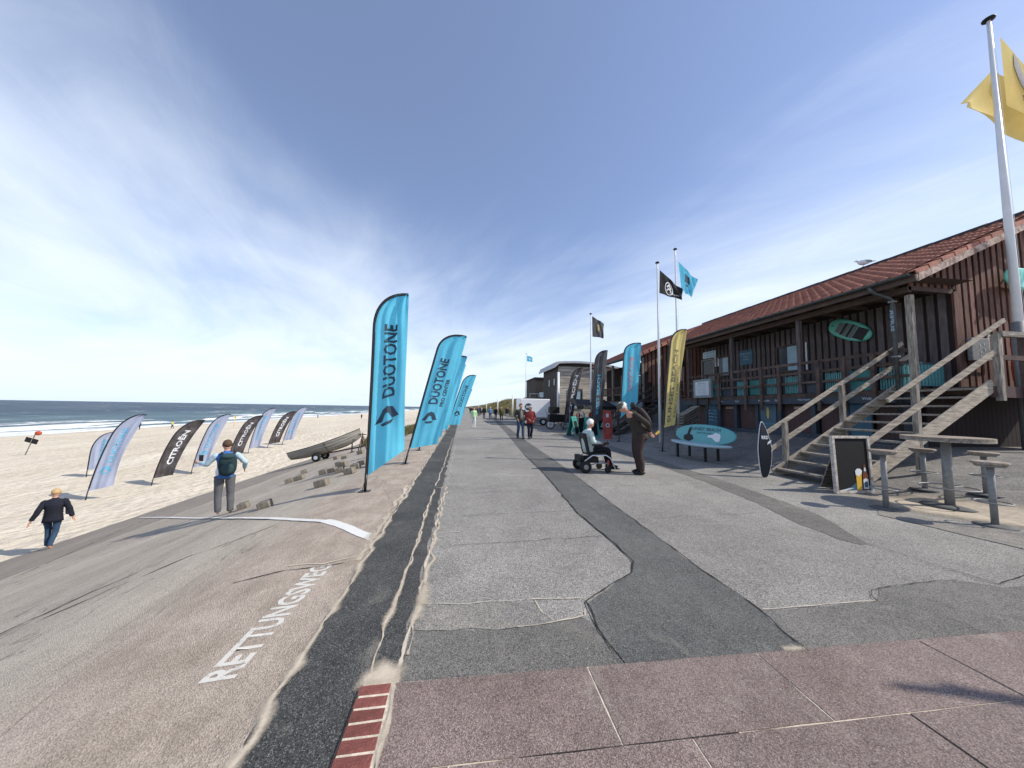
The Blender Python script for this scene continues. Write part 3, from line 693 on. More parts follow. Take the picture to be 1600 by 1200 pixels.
mb = MB(); mb.box((0.02, -1.9, .0045), (.20, 3.9, .014)); mb.build('joint_bed', 'sand_fill', bp_)
mb = MB(); mb.box((0, 0, 0), (.170, .0655, .03)); b0 = mb.build('brick', 'brick_red', bp_, bevel=.003); b0.location = (0, -.04, -.001)
for k in range(1, 44):
    link('brick', b0.data, bp_, (random.uniform(-.002, .002), -.04-k*.0775, -.001+random.uniform(-.002, .001)), (0, random.uniform(-.02, .02), random.uniform(-.012, .012)))

# concrete step along the foot of the revetment
mb = MB()
for a, b_ in ((12.3, 20.5),): mb.beam((-11.9, a, -2.72), (-9.2, b_+2, -2.05), .25, .10)
# marram grass on the edge of the revetment
def tuft_mesh(name, n, h, r, material='grass_dune'):
    bm = bmesh.new()
    for _ in range(n):
        a = random.uniform(0, 6.28); q = r*math.sqrt(random.random()); x, y = q*math.cos(a), q*math.sin(a); hh = h*random.uniform(.6, 1.1)
        d = Vector((random.uniform(-.5, .5)+.25, random.uniform(-.5, .5), 0))*hh; wdt = .012+.01*random.random(); s_ = Vector((-d.y, d.x, 0)).normalized()*wdt if d.length > .01 else Vector((wdt, 0, 0))
        p0 = Vector((x, y, 0)); p1 = p0+d*.35+Vector((0, 0, hh*.6)); p2 = p0+d+Vector((0, 0, hh*.95))
        v = [bm.verts.new(p) for p in (p0-s_, p0+s_, p1+s_*.8, p1-s_*.8, p2)]
        bm.faces.new((v[0], v[1], v[2], v[3])); bm.faces.new((v[3], v[2], v[4]))
    me = bpy.data.meshes.new(name); bm.to_mesh(me); bm.free(); me.materials.append(M[material]); return me
mb = MB()
bm = bmesh.new()
for _ in range(260):
    x = random.uniform(-7.5, -3.0); y = random.uniform(24.0, 33)
    if ((x+5.2)/2.3)**2+((y-28.5)/4.5)**2 > 1: continue
    z0 = max(rev_z(x), sand_z(x, y))-.05
    for __ in range(34):
        a = random.uniform(0, 6.28); q = .25*random.random(); p0 = Vector((x+q*math.cos(a), y+q*math.sin(a), z0)); hh = random.uniform(.35, .85)
        d = Vector((random.uniform(-.2, .6), random.uniform(-.4, .4), 0))*hh; s_ = Vector((.018, .008, 0))
        p1 = p0+d*.35+Vector((0, 0, hh*.6)); p2 = p0+d+Vector((0, 0, hh*.9))
        v = [bm.verts.new(p) for p in (p0-s_, p0+s_, p1+s_*.8, p1-s_*.8, p2)]
        bm.faces.new((v[0], v[1], v[2], v[3])); bm.faces.new((v[3], v[2], v[4]))
me = bpy.data.meshes.new('marram_grass'); bm.to_mesh(me); bm.free(); me.materials.append(M['grass_dune'])
tag(link('marram_grass', me), 'tuft of green marram grass at the top of the sea wall behind the cyan flags', 'grass', kind='stuff')
bm = bmesh.new()
for _ in range(5200):
    y = 44+random.random()**1.6*130; x = random.uniform(10.2, 24)
    if noise.noise(Vector((x*.16, y*.16, 0))) < -.05: continue
    z0 = dune_z(x, y)-.05
    for __ in range(5):
        hh = random.uniform(.5, 1.1); p0 = Vector((x+random.uniform(-.3, .3), y+random.uniform(-.3, .3), z0)); d = Vector((random.uniform(-.3, .6), random.uniform(-.3, .3), 0))*hh; s_ = Vector((.05, .02, 0))
        v = [bm.verts.new(p) for p in (p0-s_, p0+s_, p0+d+Vector((0, 0, hh)))]; bm.faces.new(v)
me = bpy.data.meshes.new('dune_grass'); bm.to_mesh(me); bm.free(); me.materials.append(M['grass_dune'])
tag(link('dune_grass', me), 'rough marram grass covering the dune slope beyond the buildings', 'grass', kind='stuff')
# ------------------------------------------------------------------ the surf-school building
EX, EZ = 11.45, 5.27          # gutter line
RGX, RGZ = 16.8, 7.72         # ridge
TAN = (RGZ-EZ)/(RGX-EX)
YN, YF = 6.55, 16.5           # near and far end of the eave
WX = 13.5                     # upper wall, set back behind the veranda
FX = 12.0                     # veranda front
bld = thing('beach_building', 'long dark red timber surf school building with tiled roof, raised veranda and railings', 'building', (12, 7, .7))
def part(mb, name, m_, parent=None, **k): return mb.build(name, m_, parent or bld, world=True, **k)
def lpart(name, label, o): o['label'] = label; return o
# walls behind the boards
uw = MB(); uw.box((WX+.06, 11.8, 3.85), (.10, 9.6, 3.1)); uw = part(uw, 'upper_wall', 'board_back')
gw = MB(); gw.mi = 0
gy = 7.06
gw.prism([(FX+.02, 5.1), (WX+.1, 5.1), (WX+.1, .7), (21.6, .7), (21.6, EZ+TAN*.5), (RGX, RGZ-.20), (FX+.02, EZ+TAN*(FX-EX)-.17)], gy, gy+.1, lambda x, z, y: (x, y, z))
gw = part(gw, 'gable_wall', 'board_back')
# boards on the veranda wall
bmu = MB(); bmu.box((0, 0, 0), (.028, .155, 2.75)); b_proto = bmu.build('board', 'board_grey', uw)
L0 = wloc(uw); y = 7.22; first = True
random.seed(11)
while y < 16.4:
    zc_ = 3.72; o = b_proto if first else link('board', b_proto.data, uw)
    o.location = Vector((WX-.008+random.uniform(-.004, .004), y, zc_))-L0; first = False; y += .235
# boards on the gable: from x=13.6 down to the landing, above the veranda only the triangle
x = 12.12; L0 = wloc(gw); rnd = random.Random(4)
while x < 21.4:
    top = EZ+TAN*(min(x, 2*RGX-x)-EX)-.22; bot = 5.12 if x < WX+.15 else (.74 if x > 20 else 2.32)
    mb = MB(); mb.box((x, gy-.022, (top+bot)/2), (.152+rnd.uniform(-.008, .004), .03, top-bot)); o = mb.build('board', 'board_brown', gw, world=True)
    x += .236
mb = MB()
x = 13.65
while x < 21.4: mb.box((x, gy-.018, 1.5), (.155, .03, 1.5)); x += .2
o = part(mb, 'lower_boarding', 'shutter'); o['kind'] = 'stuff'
# beam over the veranda opening, soffit, corner trims
mb = MB(); mb.box((12.8, gy-.03, 5.06), (1.65, .06, .12)); part(mb, 'lintel_beam', 'soffit')
mb = MB(); mb.box((WX+.06, gy-.05, 3.66), (.12, .05, 2.8)); part(mb, 'corner_board', 'board_brown')
mb = MB(); mb.face([(EX+.05, YN+.1, EZ-.06), (WX+.1, YN+.1, EZ-.02), (WX+.1, YF-.1, EZ-.02), (EX+.05, YF-.1, EZ-.06)]); part(mb, 'soffit', 'soffit', recalc=False)
mb = MB()
y = 7.3
while y < 16.3: mb.box((12.45, y, EZ-.13), (1.9, .07, .12)); y += .8
part(mb, 'rafter', 'soffit')
mb = MB(); mb.box((FX, 11.8, 5.02), (.12, 9.6, .16)); part(mb, 'wall_plate', 'soffit')
mb = MB(); mb.box((EX+.02, 11.5, EZ-.13), (.03, 10.0, .20)); part(mb, 'eave_fascia', 'soffit')
# veranda posts
for k, y in enumerate((7.02, 10.0, 13.0, 15.85)):
    mb = MB(); mb.box((FX, y, 3.62 if k else 3.55), (.13, .13, 2.62)); part(mb, 'veranda_post', 'weathered_post' if k == 0 else 'board_grey', bevel=.006)
# deck floor planks and the blue-grey board under it
mb = MB(); mb.box((12.75, 11.6, 2.21), (1.62, 9.5, .14)); dk = part(mb, 'deck_floor', 'deck_wood')
mb = MB(); mb.box((FX-.03, 11.6, 2.10), (.05, 9.5, .36)); fb = part(mb, 'deck_fascia', 'fascia_blue')
names = ['Surfschule', 'Windsurfen', 'SUP', 'Wellenreiten', 'Kitesurfen', 'Shop', 'Wingsurfen', 'SUP']
for s_, y in zip(('Wellenreiten', 'Kite', 'Wassersport', 'SUP', 'Windsurfen', 'Surf', 'Shop'), (7.9, 9.35, 9.9, 10.9, 11.45, 12.75, 13.6)):
    text_part('lettering', s_, 'offwhite', lambda a, b, y=y: (FX-.058, y-a, 2.06+b), fb, height=.075, world=True)
# railing: top rail, two lower rails, uprights; teal infill between
for z, h in ((3.36, .10), (3.02, .09), (2.66, .08)):
    for a, b_ in ((7.1, 9.95), (10.05, 12.95), (13.05, 15.8)):
        mb = MB(); mb.box((FX-.06, (a+b_)/2, z+.0), (.045, b_-a, h)); part(mb, 'rail', 'deck_wood', bevel=.004)
for y in (7.85, 8.6, 9.35, 10.75, 11.5, 12.25, 13.7, 14.45, 15.2):
    mb = MB(); mb.box((FX-.105, y, 2.52), (.05, .11, 1.7)); part(mb, 'rail_post', 'deck_wood')
ys_ = [7.15, 7.85, 8.6, 9.35, 9.93, 10.75, 11.5, 12.25, 12.93, 13.7, 14.45]
for k in range(len(ys_)-1):
    a, b_ = ys_[k]+.07, ys_[k+1]-.07
    if k in (1, 6):
        mb = MB(); mb.box((FX+.05, (a+b_)/2, 2.62), (.012, b_-a, .62)); part(mb, 'infill_panel', 'teal')
    elif k in (3, 8):
        mb = MB(); mb.box((FX+.05, (a+b_)/2, 2.50), (.012, b_-a, .40)); part(mb, 'infill_panel', 'fascia_blue')
    else:
        mb = MB(); q = a
        while q < b_: mb.box((FX+.05, q, 2.62), (.012, .036, .62)); q += .062
        o = part(mb, 'slat_screen', 'teal_slat'); o['kind'] = 'stuff'
# near-end teal boards between the landing and the veranda
x = 12.12
L0 = wloc(bld)
mb = MB(); mb.box((0, 0, 0), (.085, .02, .62)); me_ = mb.build('teal_board', 'teal_slat', bld); f_ = True
while x < 13.6:
    o = me_ if f_ else link('teal_board', me_.data, bld); o.location = Vector((x, 7.28, 2.72))-L0; f_ = False; x += .118
mb = MB(); mb.box((12.85, 7.27, 3.05), (1.5, .05, .05)); part(mb, 'teal_cap', 'fascia_blue')
# lower storey: shutters, pillars, plinth
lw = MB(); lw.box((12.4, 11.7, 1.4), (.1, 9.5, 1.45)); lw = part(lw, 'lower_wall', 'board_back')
mb = MB(); mb.box((12.2, 11.7, .78), (.3, 9.5, .22)); part(mb, 'plinth', 'fascia_blue')
for y in (7.3, 8.75, 9.75, 11.0, 11.97, 13.05, 14.0, 14.85, 16.0):
    mb = MB(); mb.box((12.20, y, 1.42), (.16, .15, 1.2)); part(mb, 'pillar', 'fascia_blue')
for (a, b_) in ((8.82, 9.68), (9.82, 10.92), (12.05, 12.98), (13.12, 13.93), (14.92, 15.9), (7.4, 8.1)):
    mb = MB(); q = a
    while q < b_-.09: mb.box((12.30, q+.05, 1.42), (.04, .094, 1.1)); q += .1
    part(mb, 'shutter', 'shutter')
# framed posters on the lower wall
def poster(y, z, wd, hg, x, label, m_='poster_dull', frame=True):
    t_ = thing('poster', label, 'poster', (x, y, z-hg/2))
    mb = MB(); mb.box((x, y, z), (.03, wd, hg)); pp = mb.build('sheet', m_, t_, world=True)
    if frame:
        mb = MB()
        for s_ in (-1, 1): mb.box((x-.01, y+s_*(wd/2+.015), z), (.04, .03, hg+.06)); mb.box((x-.01, y, z+s_*(hg/2+.015)), (.04, wd, .03))
        mb.build('frame', 'fascia_blue', t_, world=True)
    return t_
t_ = poster(11.48, 1.44, .68, 1.12, 12.16, 'dull blue door poster with a pale yellow surfboard, below the railing')
mb = MB(); mb.prism([(.055*math.cos(a)*1.0, .24*math.sin(a)) for a in [k*math.pi/10 for k in range(20)]], 0, .006, lambda a, b, c: (12.14-c, 11.48-a, 1.58+b)); mb.build('surfboard_print', 'flag_yellow', t_, world=True)
text_part('lettering', 'SURFSCHULE', 'print_cyan', lambda a, b: (12.141, 11.48-a, 1.15+b), t_, width=.5, world=True)
text_part('lettering', 'SHOP & VERLEIH', 'print_cyan', lambda a, b: (12.141, 11.48-a, 1.04+b), t_, width=.5, world=True)
t_ = poster(14.42, 1.46, .62, 1.1, 12.16, 'blue price board with rows of small white figures beside the notice board', 'poster_blue')
text_part('lettering', 'VERLEIH', 'print_cyan', lambda a, b: (12.141, 14.42-a, 1.88+b), t_, width=.42, world=True)
for r in range(4):
    for c_ in range(2 if r else 1):
        mb = MB(); mb.ellipsoid((12.138, 14.6-c_*.14, 1.66-r*.16), (.006, .028, .034), 8, 5); mb.build('pictogram', 'offwhite', t_, world=True)
    mb = MB(); mb.box((12.141, 14.28, 1.66-r*.16), (.003, .2, .014)); mb.box((12.141, 14.28, 1.62-r*.16), (.003, .2, .014)); mb.build('print_line', 'print_cyan', t_, world=True)
t_ = poster(8.43, 1.45, .62, 1.1, 12.16, 'blue poster panel behind the timber stair railing', 'poster_blue')
text_part('lettering', 'DUOTONE', 'print_cyan', lambda a, b: (12.141, 8.43-a, 1.55+b), t_, width=.46, world=True)
text_part('lettering', 'PRO CENTER', 'print_cyan', lambda a, b: (12.141, 8.43-a, 1.44+b), t_, width=.40, world=True)
# small stickers on the shutters
for y, wd in ((13.52, .42), (10.35, .36)):
    mb = MB(); mb.box((12.27, y, 1.78), (.012, wd, .10)); o = mb.build('sticker', 'rake_board', None); tag(o, 'small pale sticker strip on the shutter %s' % ('left of the surfboard poster' if y > 12 else 'right of the surfboard poster'), 'sticker')
# veranda wall: windows, door, signs
def window(y, z, wd, hg, blind_side):
    f = MB(); t_ = .07
    for s_ in (-1, 1): f.box((WX-.05, y+s_*(wd/2), z), (.09, t_, hg+t_)); f.box((WX-.05, y, z+s_*(hg/2)), (.085, wd, t_))
    f = part(f, 'window', 'deck_wood')
    g = MB(); g.box((WX-.035, y, z), (.02, wd-.06, hg-.06)); g.build('pane', 'glass', f, world=True)
    g = MB(); g.box((WX-.053, y+blind_side*wd*.2, z), (.01, wd*.45, hg-.1)); g.build('blind', 'blind', f, world=True)
window(11.70, 3.85, .95, 1.1, -1); window(15.15, 3.95, .8, 1.0, -1)
mb = MB()
for s_ in (-1, 1): mb.box((WX-.05, 16.2+s_*.45, 3.4), (.09, .07, 2.1))
mb.box((WX-.05, 16.2, 4.45), (.085, .9, .07)); dr = part(mb, 'door', 'weathered')
g = MB(); g.box((WX-.035, 16.2, 3.4), (.02, .84, 2.05)); g.build('door_leaf', 'glass', dr, world=True)
def wall_sign(name, label, y, z, wd, hg, m_, lines, tm, x=WX-.045, cat='sign'):
    t_ = thing(name, label, cat, (x, y, z))
    mb = MB(); mb.box((x, y, z), (.03, wd, hg)); mb.build('sign_panel', m_, t_, world=True, bevel=.004)
    for k, (s_, w_, dz, h_) in enumerate(lines):
        text_part('lettering', s_, tm, lambda a, b, dz=dz: (x-.018, y-a, z+dz+b), t_, width=w_, height=h_, world=True)
    return t_
wall_sign('wall_sign', 'white and blue SURFSHOP sign above the veranda door', 16.1, 4.72, .95, .36, 'board_seat', [('SURFSHOP', .8, .08, .10), ('& VERLEIH', .8, -.08, .10)], 'poster_blue')
wall_sign('wall_sign', 'small white notice on the veranda wall right of the door', 15.6, 4.25, .34, .5, 'offwhite', [('BITTE', .2, .12, .05), ('SCHUHE', .22, .03, .05), ('AUS', .15, -.06, .05)], 'print_grey')
wall_sign('wall_sign', 'dark blue school poster on the veranda wall between two windows', 13.75, 4.22, .72, .72, 'poster_blue', [('SURFSCHULE', .6, .18, .09), ('SYLT', .3, .03, .07), ('KURSE', .3, -.1, .06)], 'blind')
mb = MB(); mb.box((WX-.06, 10.95, 3.85), (.03, .05, 1.1)); tag(mb.build('thermometer', 'offwhite', None), 'narrow white thermometer strip on the veranda wall beside the window', 'thermometer')
# roof: sheets under the tiles
mb = MB()
def rz(x): return EZ+TAN*(x-EX)
mb.face([(EX-.02, YN, rz(EX-.02)-.02), (EX-.02, YF+.2, rz(EX-.02)-.02), (RGX, 20.6, rz(RGX)-.02), (RGX, YN, rz(RGX)-.02)])
mb.face([(RGX, YN, RGZ-.02), (RGX, 20.6, RGZ-.02), (22.2, 20.6, EZ-.02), (22.2, YN, EZ-.02)])
mb.face([(EX+.1, YN+.05, rz(EX)-.12), (EX+.1, YF+.1, rz(EX)-.12), (RGX, 20.5, RGZ-.16), (RGX, YN+.05, RGZ-.16)])
rf = part(mb, 'roof', 'soffit', recalc=False)
L0 = wloc(rf)
# one pantile: a wavy plate 0.30 wide, 0.42 long
sl = math.atan(TAN); tl, tw = .375, .285
bm = bmesh.new(); nseg = 7; vs = []
for i in range(nseg+1):
    u_ = i/nseg; zz_ = .046*math.cos(u_*2*math.pi-.5)+.03
    vs.append([bm.verts.new((0, u_*(tw+.015)-tw/2, zz_-.03)), bm.verts.new((0, u_*(tw+.015)-tw/2, zz_+.012)), bm.verts.new((tl+.04, u_*(tw+.015)-tw/2, zz_-.006)), ])
for i in range(nseg):
    for q in ((0, 1), (1, 2)):
        f = bm.faces.new((vs[i][q[0]], vs[i+1][q[0]], vs[i+1][q[1]], vs[i][q[1]])); f.smooth = q[0] == 1
me_tile = bpy.data.meshes.new('roof_tile'); bm.to_mesh(me_tile); bm.free(); me_tile.materials.append(M['roof_tile'])
nrow = int(math.hypot(RGX-EX, RGZ-EZ)/tl); tiles = []
rnd = random.Random(5)
for r in range(nrow+1):
    xx = EX-.06+r*tl*math.cos(sl); yfar = YF+.15+(20.5-YF)*(xx-EX)/(RGX-EX); y = YN+.28
    while y < yfar: tiles.append((xx, y, rz(xx)+.005)); y += tw
tiles.sort(key=lambda q: q[1]+q[0]*.15)
for q in tiles[:286]:
    link('roof_tile', me_tile, rf, Vector(q)-L0+Vector((0, 0, rnd.uniform(0, .006))), (0, -sl+rnd.uniform(-.008, .008), rnd.uniform(-.01, .01)))
def joined(name, me, places, m_, parent, rot, label=None):
    bm = bmesh.new(); Rm = Matrix.Rotation(rot, 4, 'Y')
    for q in places:
        n0 = len(bm.verts); bm.from_mesh(me); bm.verts.ensure_lookup_table()
        T = Matrix.Translation(Vector(q)-wloc(parent)) @ Rm
        for v in bm.verts[n0:]: v.co = T @ v.co
    m2 = bpy.data.meshes.new(name); bm.to_mesh(m2); bm.free(); m2.materials.append(M[m_]); o = link(name, m2, parent); o['kind'] = 'stuff'; return o
joined('roof_tile_field', me_tile, tiles[286:], 'roof_tile', rf, -sl)
# verge tiles along the near gable, ridge caps
vt = MB()
for k in range(13):
    if k: vt = MB()
    xx = EX+k*.445; n_ = Vector((-math.sin(sl), 0, math.cos(sl)))
    a = Vector((xx-.03, YN+.05, rz(xx-.03)+.02)); b_ = a+Vector((math.cos(sl), 0, math.sin(sl)))*.44; lift = n_*.03
    vt.beam(a+lift+Vector((0, .02, 0)), b_+Vector((0, .02, 0)), .20, .03, (-math.sin(sl), 0, math.cos(sl)))
    vt.beam(a+lift*.9-n_*.085-Vector((0, .075, 0)), b_-n_*.085-Vector((0, .075, 0)), .022, .17, (-math.sin(sl), 0, math.cos(sl)))
    vt.build('verge_tile', 'roof_tile', rf, world=True)
for k in range(11):
    mb = MB(); xx = RGX; y0 = YN+k*1.28
    mb.prism([(-.14, -.05), (.14, -.05), (.09, .06), (0, .10), (-.09, .06)], 0, 1.26, lambda a, b, c: (RGX+a, y0+c, RGZ+.05+b+(.012 if c == 0 else 0))); mb.build('ridge_cap', 'ridge_dark', rf, world=True)
mb = MB(); mb.beam((EX-.02, YN-.03, rz(EX)-.17), (RGX, YN-.03, RGZ-.17), .035, .17, (-math.sin(sl), 0, math.cos(sl))); part(mb, 'rake_board', 'rake_board')
mb = MB(); mb.beam((RGX, YN-.03, RGZ-.17), (22.0, YN-.03, EZ-.1), .035, .17, (math.sin(sl), 0, math.cos(sl))); part(mb, 'rake_board', 'rake_board')
# gutter (half round) and downpipe
mb = MB(); n_ = 8
for k in range(n_):
    a0, a1 = math.pi+math.pi*k/n_, math.pi+math.pi*(k+1)/n_
    p = [(EX-.10+.075*math.cos(a), EZ-.03+.075*math.sin(a)) for a in (a0, a1)]
    f = mb.face([(p[0][0], YN+.06, p[0][1]), (p[1][0], YN+.06, p[1][1]), (p[1][0], YF+.1, p[1][1]), (p[0][0], YF+.1, p[0][1])]); f.smooth = True
mb.prism([(EX-.10+.075*math.cos(math.pi+math.pi*k/8), EZ-.03+.075*math.sin(math.pi+math.pi*k/8)) for k in range(9)], YN+.05, YN+.07, lambda a, b, c: (a, c, b))
gt = part(mb, 'gutter', 'zinc', recalc=False)
mb = MB(); mb.tube([(EX-.10, 7.45, 5.2), (EX-.10, 7.42, 5.08), (EX+.0, 7.38, 4.97), (FX-.20, 7.32, 4.86), (FX-.12, 7.30, 4.75), (FX-.12, 7.30, 4.6), (FX-.12, 7.30, .8)], .05, 12); dp = part(mb, 'downpipe', 'zinc')
mb = MB(); mb.box((FX-.12, 7.30, 4.75), (.125, .125, .04)); mb.box((FX-.12, 7.30, 3.2), (.125, .125, .04)); mb.build('pipe_clamp', 'metal_grey', dp, world=True)
def pipe_txt(a, b): # reading upwards round the front of the pipe
    an = b/.052; return (FX-.12-.054*math.cos(an)*.75-.02*math.sin(an), 7.30-.054*math.cos(an)*.65+.05*math.sin(an), 4.22+a)
text_part('lettering', 'SUPER', 'blind', lambda a, b: (FX-.177+.0*b, 7.30-b*.9, 4.22+a), dp, width=.62, height=.085, bold=.02, sub=.03, world=True)
# signs and boards hung on the building
def sup(name, label, c, L, wd, ang, normal, m_, deck=True, cat='paddleboard', thick=.10):
    """board outline in a wall plane: a along its length, b across"""
    t_ = thing(name, label, cat, c)
    n_ = Vector(normal).normalized(); side = Vector((0, 0, 1)).cross(n_).normalized(); upv = Vector((0, 0, 1))
    ax = side*math.cos(ang)+upv*math.sin(ang); bx = -side*math.sin(ang)+upv*math.cos(ang)
    def out(kx, ky, rnd_=2.6):
        r = []
        for k in range(36):
            a = 2*math.pi*k/36; ca, sa = math.cos(a), math.sin(a)
            x = math.copysign(abs(ca)**(2/ (2.0 if ca > 0 else 3.2)), ca)*L/2*kx; y = math.copysign(abs(sa)**(2/2.2), sa)*wd/2*ky
            r.append((x, y))
        return r
    def mp_(a, b, z): return tuple(ax*a+bx*b+n_*z)
    mb = MB(); lays = ((.86, .80, 0), (1, 1, thick*.35), (1, 1, thick*.7), (.93, .88, thick)); rings = []
    for kx, ky, z in lays: rings.append([mb.bm.verts.new(mp_(a, b, z)) for a, b in out(kx, ky)])
    for q in range(3):
        for k in range(36): f = mb.bm.faces.new((rings[q][k], rings[q][(k+1) % 36], rings[q+1][(k+1) % 36], rings[q+1][k])); f.smooth = True
    mb.bm.faces.new(rings[0][::-1]); mb.bm.faces.new(rings[3])
    mb.build('hull', m_, t_)
    return t_, mp_
t_, mp_ = sup('paddleboard', 'green paddleboard with grey striped deck pad hung tilted on the veranda wall', (WX-.05, 9.43, 4.52), 1.40, .66, math.radians(-30), (-1, 0, 0), 'sup_green')
def padq(a0, a1, m_, z=.102, h=.46):
    mb = MB(); mb.prism([(a0, -h/2), (a1, -h/2), (a1+.03, h/2), (a0+.03, h/2)], z, z+.006, mp_); mb.build('deck_pad', m_, t_)
# seen from the promenade the board's tail is towards the near end (right)
sgn = 1 if (mp_(1, 0, 0)[1] < 0) else -1
def pad(a0, a1, m_, h):
    a, b_ = sorted((a0*sgn, a1*sgn)); padq(a, b_, m_, h=h)
pad(-.40, -.24, 'pad_grey', .36); pad(-.22, -.13, 'pad_dark', .42); pad(-.12, -.02, 'pad_grey', .44); pad(0, .08, 'pad_dark', .46); pad(.09, .20, 'pad_grey', .45); pad(.22, .55, 'pad_dark', .40)
text_part('lettering', 'A', 'print_dark', lambda a, b: mp_(-.56*sgn+b, a, .104), t_, height=.1)
t2, mp2 = sup('paddleboard', 'mint paddleboard fixed to the sunny gable behind the yellow flagpole', (16.15, 6.88, 5.45), 2.2, .66, math.radians(-6), (0, -1, 0), 'sup_mint', thick=.14)
mb = MB(); mb.prism([(-.78, -.28), (-.75, -.28), (-.72, 0), (-.75, .28), (-.78, .28), (-.75, 0)], .142, .147, mp2); mb.build('stripe', 'pad_dark', t2)
for q in ((15.75, 5.82), (16.6, 5.9)):
    mb = MB(); mb.tube([(q[0], 7.0, q[1]), (q[0], 6.80, q[1]-.02), (q[0]+.04, 6.66, q[1]-.12)], .02, 8); mb.ellipsoid((q[0]+.05, 6.62, q[1]-.15), (.07, .12, .06), 10, 6); t3 = mb.build('floodlight', 'metal_grey'); tag(t3, 'grey lamp on a bracket above the %s end of the mint paddleboard' % ('left' if q[0] < 16 else 'right'), 'lamp')

# ------------------------------------------------------------------ timber stairs up to the landing
st = thing('timber_stairs', 'broad weathered timber stairs with handrails climbing to the veranda landing', 'stairs', (8.0, 6.6, 0))
def sp2(mb, name, m_, **k): return mb.build(name, m_, st, world=True, **k)
sx0, sx1, sz1 = 7.95, 12.0, 2.27; sk = sz1/(sx1-sx0)
for y in (5.78, 7.45):
    mb = MB(); mb.beam((sx0+.05, y, .02), (sx1+.1, y, .02+sk*(sx1+.05-sx0)), .055, .27); sp2(mb, 'stringer', 'weathered_pale', bevel=.004)
for k in range(11):
    x = sx0+.22+k*(sx1-sx0)/11; z = .16+k*sz1/11
    mb = MB(); mb.box((x, 6.615, z), (.30, 1.61, .045)); sp2(mb, 'tread', 'weathered', bevel=.005)
def rail(y, pts, z_off, h, m_):
    mb = MB(); mb.beam((pts[0], y, .02+sk*(pts[0]-sx0)+z_off), (pts[1], y, .02+sk*(pts[1]-sx0)+z_off), .045, h); sp2(mb, 'handrail' if z_off > .8 else 'mid_rail', m_, bevel=.004)
rail(7.50, (7.86, 12.45), 1.10, .10, 'weathered_pale'); rail(7.50, (7.9, 12.75), .62, .11, 'weathered_pale')
rail(5.72, (9.0, 12.5), 1.28, .09, 'weathered_pale'); rail(5.72, (8.25, 12.2), .72, .12, 'weathered_pale')
for x, y in ((8.38, 7.46), (10.22, 7.46), (9.88, 5.80), (8.3, 5.8)):
    z0 = ter_z(x); z1 = .02+sk*(x-sx0)+(1.08 if y > 6.5 else 1.24)
    if x == 8.3: z1 -= .45
    mb = MB(); mb.box((x, y, (z0+z1)/2), (.10, .10, z1-z0)); sp2(mb, 'stair_post', 'weathered_post', bevel=.005)
text_part('lettering', 'LAHA', 'print_dark', lambda a, b: (9.0+a, 7.416, .34+b), st, height=.08, world=True)
ld = thing('stair_landing', 'raised timber landing with railing at the top of the stairs by the gable', 'landing', (13.6, 6.4, ter_z(13)))
def lp(mb, name, m_, **k): return mb.build(name, m_, ld, world=True, **k)
y = 5.85
while y < 7.0: mb = MB(); mb.box((14.1, y, 2.27), (4.1, .135, .045)); lp(mb, 'plank', 'deck_wood'); y += .145
mb = MB(); mb.box((14.1, 5.77, 2.16), (4.1, .05, .26)); lp(mb, 'landing_fascia', 'shutter')
for x, m_, w_ in ((12.2, 'weathered_post', .11), (13.05, 'deck_wood', .2), (15.3, 'deck_wood', .14)):
    z0 = 1.95 if x == 12.2 else ter_z(x); mb = MB(); mb.box((x, 5.72, (z0+3.5)/2), (w_, .11, 3.5-z0)); lp(mb, 'landing_post', m_, bevel=.006)
mb = MB(); mb.box((14.2, 5.70, 3.50), (3.9, .12, .12)); lp(mb, 'rail', 'weathered')
mb = MB(); mb.box((14.2, 5.70, 2.95), (3.9, .05, .11)); lp(mb, 'rail', 'deck_wood')
# dark boarding under the landing
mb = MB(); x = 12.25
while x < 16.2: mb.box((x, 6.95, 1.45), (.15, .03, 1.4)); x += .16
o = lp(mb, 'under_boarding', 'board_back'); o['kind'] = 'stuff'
# sign box and orange parasol on the landing
t_ = thing('sign_box', 'grey sign box with white marks on the gable beside the orange parasol', 'sign', (14.05, 6.9, 3.1))
mb = MB(); mb.box((14.05, 6.9, 3.42), (.62, .1, .62)); mb.build('panel', 'metal_grey', t_, world=True, bevel=.008)
for dx, dz in ((-.04, .1), (.1, .15), (.12, .0), (-.03, -.08), (.12, -.15), (-.02, -.2)): mb = MB(); mb.box((14.05+dx, 6.845, 3.42+dz), (.025, .006, .06)); mb.build('mark', 'offwhite', t_, world=True)
mb = MB()
for s_ in (-1, 1): mb.box((14.62+s_*.23, 6.88, 3.5), (.03, .03, .66)); mb.box((14.62, 6.88, 3.5+s_*.33), (.49, .031, .03))
tag(mb.build('picture_frame', 'paint_white'), 'thin white empty frame on the gable right of the grey sign box', 'frame')
t_ = thing('parasol', 'folded orange parasol standing on the landing in front of the gable', 'parasol', (14.6, 6.35, 2.3))
mb = MB(); mb.tube([(14.6, 6.35, 2.3), (14.6, 6.35, 4.3)], .025, 8); mb.build('pole', 'metal_grey', t_, world=True)
mb = MB(); prof = [(.34, 2.55), (.36, 2.9), (.32, 3.3), (.34, 3.55), (.20, 3.85), (.05, 4.25)]; n_ = 16; rings = []
for r, z in prof: rings.append([mb.bm.verts.new((14.6+r*(1 if k % 2 else .62)*math.cos(2*math.pi*k/n_), 6.35+r*(1 if k % 2 else .62)*.7*math.sin(2*math.pi*k/n_), z)) for k in range(n_)])
for q in range(len(rings)-1):
    for k in range(n_): mb.bm.faces.new((rings[q][k], rings[q][(k+1) % n_], rings[q+1][(k+1) % n_], rings[q+1][k]))
mb.build('canopy', 'cloth_orange', t_, world=True)
